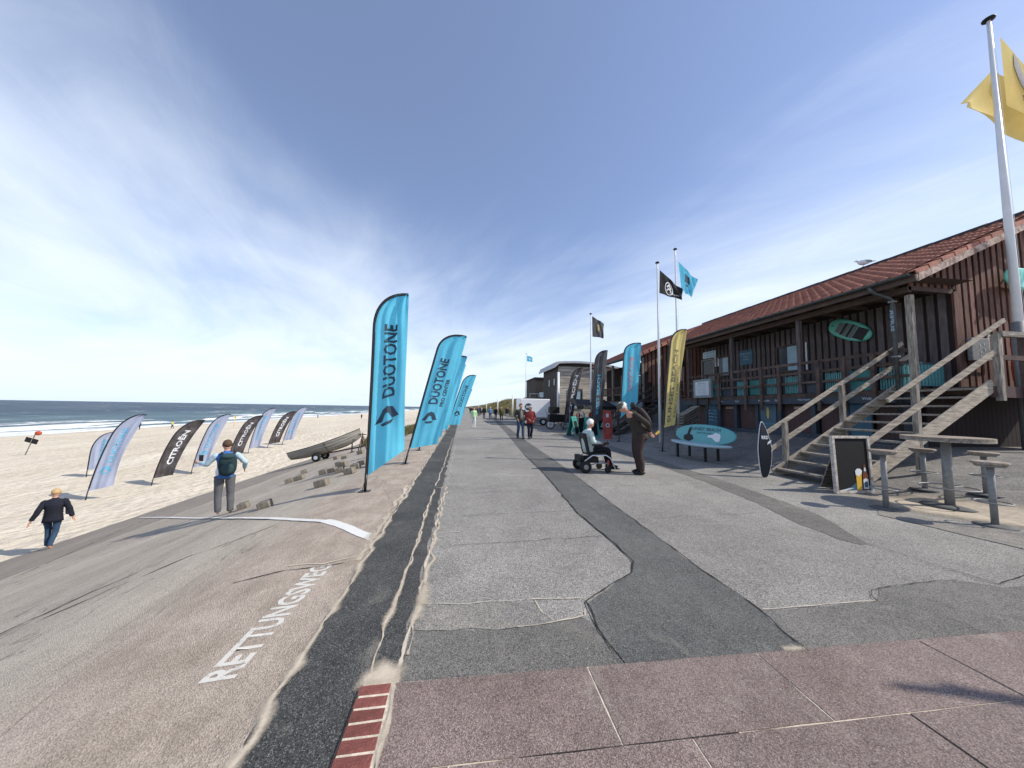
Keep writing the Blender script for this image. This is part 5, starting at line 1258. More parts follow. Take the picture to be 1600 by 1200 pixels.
# ------------------------------------------------------------------ furniture in front of the building
def stool(label, x, y, h, rz_):
    z = ter_z(x); t_ = thing('bar_stool', label, 'stool', (x, y, z), rz_, 'bar stools round the high table')
    mb = MB(); mb.lathe((0, 0, h-.045), [(.165, 0), (.175, .008), (.178, .03), (.165, .045)], 26); mb.build('seat', 'table_wood', t_)
    mb = MB(); mb.lathe((0, 0, h-.075), [(.14, 0), (.15, .028)], 20); mb.build('seat_plate', 'metal_grey', t_)
    mb = MB(); mb.tube([(0, 0, .01), (0, 0, h-.07)], .037, 14); mb.build('column', 'metal_grey', t_)
    mb = MB(); mb.ring((-.0, 0, .34), .17, .011); mb.tube([(0, 0, .34), (.17, 0, .34)], .009, 6); mb.build('foot_ring', 'metal_grey', t_)
    mb = MB(); mb.lathe((0, 0, 0), [(.20, 0), (.20, .012), (.12, .022), (.05, .028)], 24); mb.build('base_plate', 'base_dark', t_)
stool('round-seated bar stool left of the high table, next to the chalkboard', 7.17, 4.67, .99, .3)
stool('round-seated bar stool at the front right of the high table, nearest the camera', 7.74, 3.79, .93, 2.2)
stool('round-seated bar stool at the back right of the high table', 9.30, 4.62, .76, 1.2)
stool('round-seated bar stool behind the high table, by the foot of the stair rail', 9.02, 5.25, .80, 3.9)
t_ = thing('high_table', 'tall round bar table with a thick worn wooden top and grey column', 'table', (8.42, 4.60, ter_z(8.42)))
mb = MB()
for k in range(7):   # top made of boards
    a, b_ = -.52+k*.1486, -.52+(k+1)*.1486-.006
    pts = [(a, -math.sqrt(max(0, .27-a*a))), (b_, -math.sqrt(max(0, .27-b_*b_))), (b_, math.sqrt(max(0, .27-b_*b_))), (a, math.sqrt(max(0, .27-a*a)))]
    mid = (a+b_)/2; hh = math.sqrt(max(0, .27-mid*mid)); pts = [(a, pts[0][1]), (mid, -hh), (b_, pts[1][1]), (b_, pts[2][1]), (mid, hh), (a, pts[3][1])]
    q = MB(); q.prism([p for p in pts], 1.165, 1.20); q.build('top_board', 'table_wood', t_)
mb = MB(); mb.lathe((0, 0, 0), [(.50, 1.125), (.52, 1.13), (.52, 1.164)], 40, smooth=False); mb.build('tabletop_rim', 'weathered', t_)
mb = MB(); mb.tube([(0, 0, .01), (0, 0, 1.13)], .060, 18); mb.build('column', 'metal_grey', t_)
mb = MB(); mb.ring((0, 0, .33), .33, .013, 36); mb.tube([(0, 0, .33), (.33, 0, .33)], .011, 6); mb.tube([(0, 0, .33), (-.33, 0, .33)], .011, 6); mb.build('foot_ring', 'metal_grey', t_)
mb = MB(); mb.lathe((0, 0, 0), [(.34, 0), (.34, .012), (.2, .025), (.08, .03)], 30); mb.build('base_plate', 'base_dark', t_)

# chalkboard
t_ = thing('chalkboard', 'blank black chalkboard in a worn white frame, beer glass and bottle printed in its corner', 'sign', (7.88, 5.62, .005))
T = Matrix.Rotation(rad(-2), 4, 'X')
def cb(x, y, z): return tuple(T @ Vector((x, z, y)))
mb = MB(); mb.prism([(-.40, .05), (.40, .05), (.40, 1.09), (-.40, 1.09)], 0, .02, lambda a, b, c: cb(a, b, c)); mb.build('panel', 'chalkboard', t_)
for q in ([(-.46, 0), (-.40, 0), (-.40, 1.14), (-.46, 1.14)], [(.40, 0), (.46, 0), (.46, 1.14), (.40, 1.14)], [(-.40, 0), (.40, 0), (.40, .05), (-.40, .05)], [(-.40, 1.09), (.40, 1.09), (.40, 1.14), (-.40, 1.14)]):
    mb = MB(); mb.prism(q, -.025, .035, lambda a, b, c: cb(a, b, c)); mb.build('frame_rail', 'paint_worn', t_, bevel=.003)
def pr(pts, m_, n_, d=-.003): mb = MB(); mb.prism(pts, d, d+.003, lambda a, b, c: cb(a, b, c-.0)); mb.build(n_, m_, t_)
pr([(-.34, .055), (.395, .055), (.395, .12), (.2, .16), (.06, .20), (-.08, .12), (-.2, .09)], 'poster_blue', 'print_wave')
pr([(-.38, .055), (-.2, .055), (.0, .10), (-.12, .10), (-.25, .075)], 'offwhite', 'print_wave', -.005)
pr([(.07, .06), (.18, .06), (.20, .36), (.21, .42), (.06, .42), (.065, .34)], 'beer', 'print_glass', -.006)
pr([(.055, .36), (.12, .33), (.2, .38), (.215, .44), (.17, .48), (.1, .485), (.05, .44)], 'white', 'print_foam', -.009)
pr([(.225, .06), (.355, .06), (.355, .34), (.325, .42), (.31, .56), (.27, .56), (.255, .42), (.225, .34)], 'bottle_brown', 'print_bottle', -.006)
pr([(.23, .08), (.35, .08), (.35, .26), (.29, .29), (.23, .26)], 'offwhite', 'print_label', -.009)
pr([(.25, .11), (.33, .11), (.335, .2), (.29, .23), (.245, .2)], 'poster_blue', 'print_label', -.012)
pr([(.262, .43), (.318, .43), (.305, .5), (.275, .5)], 'offwhite', 'print_label', -.009)
mb = MB(); mb.beam((0, .10, 1.0), (0, .45, 0.02), .5, .02); mb.build('back_stay', 'weathered', t_)
# small black surfboard leaning at the foot of the stairs
t_ = thing('surfboard', 'small black surfboard with white sticker standing on its tail at the foot of the stairs', 'surfboard', (7.42, 7.12, 0))
def sb_out(n=40, L=1.36, w=.38):
    r = []
    for k in range(n):
        a = 2*math.pi*k/n; z = L/2*math.sin(a); fz = (z+L/2)/L
        x = w/2*math.copysign(abs(math.cos(a))**(1.0), math.cos(a))
        if fz > .5: x *= 1-.45*((fz-.5)/.5)**1.2
        else: x = x*(1-.25*((.5-fz)/.5))+math.copysign(.035*((.5-fz)/.5), x)
        r.append((x, z+L/2))
    return r
Tb = Matrix.Rotation(rad(-1.5), 4, 'X'); 
def sb(x, z, n): return tuple(Tb @ Vector((x, n+.05*((z-.7)/.7)**2, z)))
mb = MB(); o_ = sb_out(); rings = []
for k_, n_ in ((.9, -.02), (1, -.005), (1, .01), (.92, .028)): rings.append([mb.bm.verts.new(sb(x*k_, .68+(z-.68)*(1-(1-k_)*.3), n_)) for x, z in o_])
for q in range(3):
    for k in range(len(o_)): f = mb.bm.faces.new((rings[q][k], rings[q][(k+1) % len(o_)], rings[q+1][(k+1) % len(o_)], rings[q+1][k])); f.smooth = True
for q, rg_ in ((0, rings[0][::-1]), (3, rings[3])):
    pass
n_ = len(o_)
for rg_ in (rings[0], rings[3]):
    for k in range(1, n_//2):
        a_, b_, c_, d_ = rg_[(n_//4+k) % n_], rg_[(n_//4+k+1) % n_], rg_[(n_//4-k-1) % n_], rg_[(n_//4-k) % n_]
        if len({a_, b_, c_, d_}) == 4: mb.bm.faces.new((a_, b_, c_, d_))
        elif len({a_, b_, c_, d_}) == 3: mb.bm.faces.new(list(dict.fromkeys((a_, b_, c_, d_))))
    k0 = rg_[n_//4]; mb.bm.faces.new((k0, rg_[n_//4+1], rg_[n_//4-1]))
mb.build('deck', 'surf_black', t_)
mb = MB(); mb.tube([sb(x, z, .004) for x, z in sb_out()+sb_out()[:1]], .012, 6); mb.build('edge_rail', 'offwhite', t_)
text_part('sticker', 'RRD', 'offwhite', lambda x, y: sb(x, .98+y, -.030), t_, width=.19, height=.085, bold=.03)
mb = MB(); mb.prism([(.04, .80), (.15, .86), (.17, .92), (.07, .87)], -.034, -.030, lambda a, b, c: sb(a, b, c)); mb.build('sticker', 'offwhite', t_)

# bench made of surfboards
bn = thing('surfboard_bench', 'bench made of two surfboards, pale seat and teal backrest, in front of the veranda', 'bench', (7.85, 9.95, 0), rad(-82), None)
def oval(L, w, n=36, p=2.0, nose=.0): return [(L/2*math.cos(2*math.pi*k/n), w/2*math.copysign(abs(math.sin(2*math.pi*k/n))**.85, math.sin(2*math.pi*k/n))*(1-nose*math.cos(2*math.pi*k/n))) for k in range(n)]
def slab_board(parent, name, out, m_, fn, th=.05):
    mb = MB(); rings = []; n = len(out)
    for k_, z in ((.93, 0), (1, th*.4), (1, th*.6), (.94, th)): rings.append([mb.bm.verts.new(fn(x*(1-(1-k_)*.4), y*k_, z)) for x, y in out])
    for q in range(3):
        for k in range(n): f = mb.bm.faces.new((rings[q][k], rings[q][(k+1) % n], rings[q+1][(k+1) % n], rings[q+1][k])); f.smooth = True
    mb.bm.faces.new(rings[0][::-1]); mb.bm.faces.new(rings[3]); return mb.build(name, m_, parent)
slab_board(bn, 'seat', oval(2.35, .54, nose=-.1), 'board_seat', lambda x, y, z: (x+.05, y-.08, .45+z+.03*(x/.9)**2), .075)
slab_board(bn, 'backrest', oval(2.42, .72, nose=.05), 'board_teal', lambda x, y, z: (x-.18, .34+z+.28*(y/1.0), .80+y*.95), .055)
def bf(x, y, off=-.004): return (x-.18, .34+off+.28*y, .80+y*.95)
text_part('lettering', 'SUNSET BEACH', 'print_dark', lambda x, y: bf(x+.05, y+.20), bn, width=1.2, height=.11, bold=.02)
text_part('lettering', 'WESTERLAND', 'print_dark', lambda x, y: bf(x+.05, y+.06), bn, width=.6, height=.06)
mb = MB(); mb.prism([(.22, .0), (.40, .03), (.48, .10), (.66, .07), (.70, -.02), (.68, -.18), (.56, -.20), (.44, -.12), (.40, -.08), (.22, -.07)], -.009, -.005, lambda a, b, c: bf(a, b, c)); mb.build('sticker', 'white', bn)
mb = MB(); mb.prism([(-.76, -.22), (-.52, -.28), (-.34, -.18), (-.40, -.06), (-.54, -.0), (-.50, .16), (-.56, .26), (-.62, .16), (-.64, -.01), (-.78, -.08)], -.009, -.005, lambda a, b, c: bf(a, b, c)); mb.build('palm_print', 'pad_dark', bn)
for x in (-.72, .42):
    for y in (-.18, .34): mb = MB(); mb.box((x, y-.03, .23), (.06, .06, .46)); mb.build('leg', 'black', bn)
for x in (-.6, .42): mb = MB(); mb.beam((x, .28, .40), (x, .47, .88), .04, .04); mb.build('back_bracket', 'black', bn)

# notice board in front of the veranda rail
t_ = thing('notice_board', 'pale framed notice board with white sheet fixed to the veranda railing', 'notice board', (11.8, 14.6, 2.25))
mb = MB(); mb.box((11.82, 14.65, 2.72), (.12, 1.2, .92)); mb.build('case', 'board_case', t_, world=True, bevel=.01)
mb = MB(); mb.box((11.752, 14.62, 2.72), (.012, .92, .68)); mb.build('sheet', 'offwhite', t_, world=True)
text_part('lettering', 'SURFSCHULE', 'print_grey', lambda a, b: (11.742, 14.62-a, 2.97+b), t_, width=.5, world=True)
for k in range(7): mb = MB(); mb.box((11.744, 14.62, 2.88-k*.07), (.002, .72-.1*(k % 3), .018)); mb.build('print_line', 'blind', t_, world=True)

# A-boards, red board, little kite, cart and stall further along
def aboard(label, x, y, rz_):
    t_ = thing('a_board', label, 'sign', (x, y, 0), rz_, 'teal A-boards')
    for s_ in (-1, 1):
        Tm = Matrix.Translation((0, s_*.30, 0)) @ Matrix.Rotation(rad(14*s_), 4, 'X')
        f_ = lambda a, b, c, Tm=Tm: tuple(Tm @ Vector((a, c, b)))
        mb = MB(); mb.prism([(-.40, 0), (.40, 0), (.40, 1.18), (-.40, 1.18)], -.02, .02, f_); mb.build('panel', 'sign_teal', t_)
        if s_ < 0:
            mb = MB(); mb.prism([(-.28, .12), (.28, .12), (.28, .90), (-.28, .90)], -.027, -.022, f_); mb.build('slate', 'chalkboard', t_)
            text_part('lettering', 'SURF', 'print_dark', lambda a, b, f_=f_: f_(a, 1.03+b, -.024), t_, width=.3)
aboard('teal A-board with black slate turned to the left, nearest the black stall', 6.75, 19.3, rad(50))
aboard('teal A-board with black slate behind the white-haired woman', 7.45, 18.2, rad(2))
t_ = thing('kiteboard', 'red patterned board with white emblem standing upright behind the wheelchair', 'board', (7.62, 16.35, 0))
Tk = Matrix.Rotation(rad(-4), 4, 'X')
def kf(a, b, c): return tuple(Tk @ Vector((a, c, b)))
mb = MB(); mb.prism([(-.20, .04), (-.14, 0), (.14, 0), (.20, .04), (.25, .5), (.26, .78), (.25, 1.1), (.20, 1.52), (.14, 1.56), (-.14, 1.56), (-.20, 1.52), (-.25, 1.1), (-.26, .78), (-.25, .5)], -.015, .015, kf); mb.build('deck', 'red_board', t_)
mb = MB(); mb.prism([(.11*math.cos(a*.3927), .78+.11*math.sin(a*.3927)) for a in range(16)], -.02, -.016, kf); mb.build('emblem', 'offwhite', t_)
mb = MB(); mb.prism([(.06*math.cos(a*.3927), .78+.06*math.sin(a*.3927)) for a in range(16)], -.024, -.021, kf); mb.build('emblem', 'black', t_)
mb = MB(); mb.prism([(-.07, 1.2), (.07, 1.2), (.07, 1.38), (-.07, 1.38)], -.02, -.016, kf); mb.build('emblem', 'offwhite', t_)
mb = MB(); mb.lathe((0, 0, 0), [(.22, 0), (.2, .03), (.05, .06)], 12); mb.build('foot', 'metal_grey', t_)
mb = MB(); mb.prism([(-.25, -.35), (.22, -.45), (.34, .5), (.1, .35)], 0, .05, lambda a, b, c: (a, c, b)); o = mb.build('kite_wing', 'board_teal'); o.location = (7.75, 17.0, 1.0); tag(o, 'small teal sail leaning behind the cyan feather flag\'s pole', 'sail')
t_ = thing('market_stall', 'black stall with sloping awning below the second veranda', 'stall', (8.6, 21.8, 0))
mb = MB(); mb.prism([(21.0, 1.75), (22.9, 2.25), (22.9, 2.33), (21.0, 1.83)], 7.6, 10.4, lambda a, b, c: (c, a, b)); mb.build('awning', 'black', t_, world=True)
mb = MB(); mb.box((9.0, 21.02, 1.72), (2.8, .03, .22)); mb.build('valance', 'black', t_, world=True)
text_part('lettering', 'Surfshop', 'metal_grey', lambda a, b: (8.6+a, 20.99, 1.72+b), t_, width=1.1, world=True)
for x in (7.7, 10.3):
    for y in (21.1, 22.8): mb = MB(); mb.tube([(x, y, 0), (x, y, 1.8)], .03, 6); mb.build('post', 'metal_grey', t_, world=True)
mb = MB(); mb.box((9.0, 21.9, .5), (2.2, .8, 1.0)); mb.build('counter', 'black', t_, world=True)
for k, (x, c) in enumerate(((8.0, 'cloth_red'), (8.35, 'white'), (8.9, 'cloth_red'), (9.4, 'poster_blue'))):
    mb = MB(); mb.ellipsoid((0, 0, 0), (.16, .12, .20), 10, 7, fn=lambda p: Vector((p.x*(1-.3*p.z), p.y, p.z))); o = mb.build('bag', c); o.location = (x, 21.85, 1.20)
    tag(o, ('red bag leftmost on the black stall', 'white bag between two red ones on the black stall', 'red bag in the middle of the black stall', 'blue bag rightmost on the black stall')[k], 'bag')
t_ = thing('cargo_cart', 'black cargo cart with spoked wheels beside the dark feather flag', 'cart', (7.5, 25.5, 0))
for x in (6.9, 8.1):
    mb = MB(); mb.ring((0, 0, 0), .34, .035, 24); 
    for k in range(4): a = k*math.pi/4; mb.tube([(-.33*math.cos(a), -.33*math.sin(a), 0), (.33*math.cos(a), .33*math.sin(a), 0)], .008, 4)
    bmesh.ops.rotate(mb.bm, cent=(0, 0, 0), matrix=Matrix.Rotation(math.pi/2, 3, 'X'), verts=mb.bm.verts); bmesh.ops.translate(mb.bm, vec=(x-7.5, -.4, .37), verts=mb.bm.verts); mb.build('wheel', 'rubber', t_)
mb = MB(); mb.box((0, 0, .85), (1.3, .7, .6)); mb.box((-.2, 0, 1.5), (.8, .5, .5)); mb.build('box', 'black', t_)
mb = MB(); mb.tube([(-.7, -.2, .9), (-.95, -.2, 1.6), (-.75, -.2, 1.65)], .025, 6); mb.build('handlebar', 'metal_grey', t_)

# white trailer with round emblem
t_ = thing('sales_trailer', 'white box trailer with a round dark emblem beyond the walking couple', 'trailer', (6.8, 30, 0))
mb = MB(); mb.box((6.8, 31.2, 1.62), (2.85, 2.3, 1.75)); mb.build('body', 'van_white', t_, world=True, bevel=.05)
mb = MB(); mb.prism([(.33*math.cos(a*math.pi/12), .33*math.sin(a*math.pi/12)) for a in range(24)], 0, .012, lambda a, b, c: (6.15+a, 30.045-c, 1.75+b)); mb.build('emblem', 'fascia_blue', t_, world=True)
text_part('lettering', 'SKY', 'white', lambda a, b: (6.15+a, 30.028, 1.75+b), t_, width=.46, height=.2, bold=.02, world=True)
for x in (6.0, 7.6):
    mb = MB(); mb.lathe((x, 30.1, .36), [(.32, 0), (.34, .05), (.34, .18), (.32, .22)], 18, 'Y'); w_ = mb.build('wheel', 'rubber', t_, world=True)
    mb = MB(); mb.lathe((x, 30.08, .36), [(.17, 0), (.17, .02)], 14, 'Y'); mb.build('rim', 'offwhite', w_, world=True)
mb = MB(); mb.box((6.8, 31.0, .68), (2.7, 1.8, .12)); mb.tube([(5.4, 31.2, .6), (4.6, 31.2, .5)], .05, 6); mb.build('chassis', 'metal_grey', t_, world=True)
mb = MB(); mb.tube([(0, 0, 0), (0, 0, 1.1)], .06, 10); mb.box((0, 0, .35), (.4, .3, .7)); o = mb.build('white_bollard', 'white'); o.location = (7.85, 28.5, 0); tag(o, 'white bollard with a box base in front of the trailer', 'bollard')

# ------------------------------------------------------------------ boat on its trolley, concrete blocks, beach marker
bt = thing('rowing_boat', 'grey clinker rowing boat on a two-wheeled trolley at the foot of the sea wall', 'boat', (-8.1, 21.6, 0), rad(-4))
def hull(parent, name, m_, L=4.15, inner=False):
    mb = MB(); ns, nk = 26, 5; rows_ = []
    for i in range(ns+1):
        s_ = i/ns; x = -L/2+L*s_
        w_ = .68*(math.sin(math.pi*min(1, (s_*.86+.22)))**.75) if s_ < 1 else .01
        w_ = max(.012, .66*(1-max(0, (s_-.45)/.55)**2.2)*(.72+.28*min(1, s_/.35)))
        gz_ = .02+.36*s_**2.4+.04*(1-s_)**2; kz = -.52+.40*max(0, (s_-.55)/.45)**2.6+.10*max(0, (.25-s_)/.25)**1.5
        prof = []
        for k in range(nk*2+1):
            q = k/(nk*2); ang = q*math.pi/2
            yy = w_*math.sin(ang)**.85 if q > 0 else 0; zz_ = kz+(gz_-kz)*(1-math.cos(ang))**.9
            if k % 2 == 1: yy += .018
            prof.append((yy, zz_))
        rows_.append((x, prof))
    for sd_ in (-1, 1):
        vs = [[mb.bm.verts.new((x, sd_*y, z)) for y, z in pf] for x, pf in rows_]
        for i in range(ns):
            for k in range(nk*2): f = mb.bm.faces.new((vs[i][k], vs[i+1][k], vs[i+1][k+1], vs[i][k+1]))
        mb.bm.faces.new([v for v in vs[0]]+[mb.bm.verts.new((rows_[0][0], 0, rows_[0][1][-1][1]))]) if True else None
    return mb.build(name, m_, parent, recalc=True), rows_
pitch = rad(-16.0)
def bset(o): o.rotation_euler = (0, pitch, 0); o.location = (.05, 0, -.75); return o
hb, rows_ = hull(bt, 'hull', 'boat_grey'); bset(hb)
mb = MB()
for sd_ in (-1, 1): mb.tube([(x, sd_*pf[-1][0], pf[-1][1]) for x, pf in rows_], .025, 6)
mb.tube([(rows_[0][0], -rows_[0][1][-1][0], rows_[0][1][-1][1]), (rows_[0][0], rows_[0][1][-1][0], rows_[0][1][-1][1])], .025, 6); bset(mb.build('gunwale', 'boat_dark', bt))
mb = MB()
for s_ in (6, 12, 18): x, pf = rows_[s_]; mb.box((x, 0, pf[-1][1]-.1), (.2, pf[-1][0]*1.9, .03))
bset(mb.build('thwart', 'weathered', bt))
mb = MB(); x, pf = rows_[14]
for sd_ in (-1, 1): mb.tube([(x, sd_*(y+.012), z) for y, z in pf], .012, 5)
bset(mb.build('strap', 'black', bt))
for y in (-.55, .55):
    mb = MB(); mb.lathe((-.25, y-.07, -1.50), [(.20, 0), (.25, .03), (.25, .12), (.20, .15)], 20, 'Y'); w_ = mb.build('wheel', 'rubber', bt); mb = MB(); mb.lathe((-.25, y-.085, -1.50), [(.11, 0), (.11, .04)], 14, 'Y'); mb.build('rim', 'offwhite', w_)
mb = MB(); mb.tube([(-.25, -.6, -1.5), (-.25, .6, -1.5)], .04, 6); mb.beam((-1.0, 0, -1.52), (2.2, 0, -.90), .08, .08); mb.beam((-.25, -.35, -1.45), (-.2, -.35, -1.12), .08, .06); mb.beam((-.25, .35, -1.45), (-.2, .35, -1.12), .08, .06); mb.build('trolley_frame', 'rust', bt)
mb = MB(); mb.tube([(1.55, 0, -1.05), (1.55, 0, -.62)], .04, 6); mb.tube([(1.55, -.3, -1.25), (1.55, .3, -1.25)], .03, 6); mb.tube([(1.55, 0, -1.25), (1.55, 0, -1.0)], .035, 6); mb.build('prop', 'rust', bt)
t_ = thing('winch_stand', 'small rusty tripod stand between the boat and the nearest cyan flag', 'stand', (-5.9, 21.2, rev_z(-5.9)))
mb = MB()
for a in (0, 2.1, 4.2): mb.tube([(0, 0, .95), (.28*math.cos(a), .28*math.sin(a), -.02)], .025, 6)
mb.tube([(-.22, 0, .95), (.22, 0, .95)], .03, 6); mb.tube([(0, 0, .4), (0, 0, 1.05)], .03, 6); mb.build('frame', 'rust', t_)
# blocks
mb = MB(); mb.box((0, 0, 0), (.24, .21, .165)); 
blk = mb.build('concrete_block', 'concrete_block', bevel=.012)
rnd = random.Random(8)
B_ = [(-4.84, 8.46, 'right behind the backpack man\'s feet'), (-3.88, 7.46, 'second from the backpack man, beside the flag shadow'), (-5.54, 11.96, 'leftmost of the middle group'), (-5.29, 12.09, 'next to the leftmost of the middle group'), (-6.23, 14.59, 'lowest one, left of the pile'), (-3.21, 8.46, 'alone below the pile, nearest the tall cyan flag'), (-4.39, 11.64, 'left end of the pile'), (-4.02, 11.36, 'second from the left in the pile'), (-2.96, 9.6, 'front right of the pile'), (-3.98, 12.2, 'middle of the pile'), (-3.05, 10.41, 'right of the pile, beside the flag pole'), (-3.08, 11.2, 'darkest block at the right of the pile'), (-6.41, 18.54, 'under the boat, near its wheel'), (-5.55, 17.15, 'under the boat, further right'), (-4.89, 17.4, 'far right beneath the bow'), (-4.4, 13.1, 'half hidden at the back of the pile'), (-5.1, 18.2, 'small far one near the tripod stand'), (-3.55, 10.6, 'front middle of the pile')]
for k, (x, y, lab) in enumerate(B_):
    o = blk if k == 0 else link('concrete_block', blk.data); s_ = rnd.uniform(.85, 1.12)*(1.0 if k > 1 else .95)
    sl_ = math.atan(.28); o.rotation_euler = (rnd.uniform(-.05, .05), -sl_+rnd.uniform(-.04, .04), rnd.uniform(-.35, .35)); o.scale = (s_*rnd.uniform(.9, 1.25), s_, s_); o.location = (x, y, rev_z(x)+.080*s_)
    tag(o, 'rough concrete block on the sea wall, '+lab, 'block', 'concrete blocks lying on the sea wall')
# leaning marker on the beach
t_ = thing('beach_marker', 'leaning pole with a black double panel and red ball on the far left sand', 'marker', (-38.6, 36.0, sand_z(-38.6, 36)))
hz_ = 1.85
mb = MB(); mb.tube([(0, 0, -.2), (.62, 0, hz_)], .035, 6); mb.build('pole', 'weathered', t_)
for s_ in (0, 1): mb = MB(); mb.box((.20+s_*.50, -.05, 1.36-.15*s_), (.44, .05, .42), rot=Matrix.Rotation(rad(18), 3, 'Y').to_euler()); mb.build('panel', 'black', t_)
mb = MB(); mb.ellipsoid((.85, 0, 1.95), (.24, .16, .20), 12, 8); mb.build('ball', 'cloth_orange', t_)
mb = MB(); mb.tube([(0, 0, 0), (0, 0, 2.6)], .06, 6); mb.box((.15, 0, 2.2), (.4, .05, .5)); o = mb.build('beach_post', 'flag_yellow'); o.location = (-49.6, 81.3, sand_z(-49.6, 81)); tag(o, 'thin yellow post near the waterline between two beach flags', 'post')

# herring gull on the ridge
t_ = thing('seagull', 'grey and white gull standing on the roof ridge', 'bird', (RGX, 11.16, RGZ+.14), rad(40))
mb = MB(); mb.ellipsoid((0, 0, .19), (.115, .20, .115), 14, 9, rot=Matrix.Rotation(rad(12), 3, 'X').to_euler(), fn=lambda p: Vector((p.x*(1-.35*max(0, -p.y)), p.y, p.z*(1-.4*max(0, -p.y))))); mb.ellipsoid((0, .20, .30), (.045, .06, .045), 10, 7); mb.tube([(0, .13, .22), (0, .18, .28)], [.05, .042], 10); mb.build('body', 'white', t_)
mb = MB()
for s_ in (-1, 1): mb.ellipsoid((s_*.066, -.06, .215), (.03, .20, .062), 10, 7, rot=Matrix.Rotation(rad(10), 3, 'X').to_euler())
mb.build('wings', 'seagull_grey', t_)
mb = MB(); mb.ellipsoid((0, -.26, .17), (.045, .10, .012), 8, 5); mb.build('tail', 'black', t_)
mb = MB(); mb.tube([(0, .25, .30), (0, .31, .285)], [.014, .004], 6); mb.build('beak', 'beer', t_)
for s_ in (-1, 1): mb = MB(); mb.tube([(s_*.03, .01, .13), (s_*.03, .02, .0)], .006, 5); mb.box((s_*.03, .04, .004), (.03, .06, .006)); mb.build('leg', 'beer', t_)
# ------------------------------------------------------------------ people
DG = None
def skin_mesh(name, verts, edges, radii, material, parent, levels=2, root=0, extra=None, fold=0.0):
    me = bpy.data.meshes.new('tmp'); me.from_pydata(verts, edges, [])
    o = bpy.data.objects.new('tmp', me); COL.objects.link(o)
    o.modifiers.new('s', 'SKIN')
    for i, v in enumerate(me.skin_vertices[0].data):
        r = radii[i]; v.radius = r if isinstance(r, tuple) else (r, r); v.use_root = (i == root)
    sb_ = o.modifiers.new('b', 'SUBSURF'); sb_.levels = levels
    bpy.context.view_layer.update()
    dg = bpy.context.evaluated_depsgraph_get(); m2 = bpy.data.meshes.new_from_object(o.evaluated_get(dg)); m2.name = name
    bpy.data.objects.remove(o); bpy.data.meshes.remove(me)
    bm = bmesh.new(); bm.from_mesh(m2)
    if fold:
        for v in bm.verts:
            n_ = noise.noise(v.co*9)*.7+noise.noise(v.co*22)*.4; v.co += v.normal*fold*n_
    if extra: extra(bm)
    for f in bm.faces: f.smooth = True
    bm.to_mesh(m2); bm.free(); m2.materials.clear(); m2.materials.append(M[material] if isinstance(material, str) else material)
    return link(name, m2, parent)
BASE = dict(pel=(0, 0, .95), spi=(0, 0, 1.14), che=(0, 0, 1.32), nek=(0, .0, 1.46), hed=(0, .025, 1.585),
            shL=(-.18, 0, 1.405), elL=(-.235, -.02, 1.13), wrL=(-.245, .05, .89), shR=(.18, 0, 1.405), elR=(.235, -.02, 1.13), wrR=(.245, .05, .89),
            hiL=(-.095, 0, .91), knL=(-.105, .03, .50), anL=(-.11, -.02, .085), hiR=(.095, 0, .91), knR=(.105, .03, .50), anR=(.11, -.02, .085))
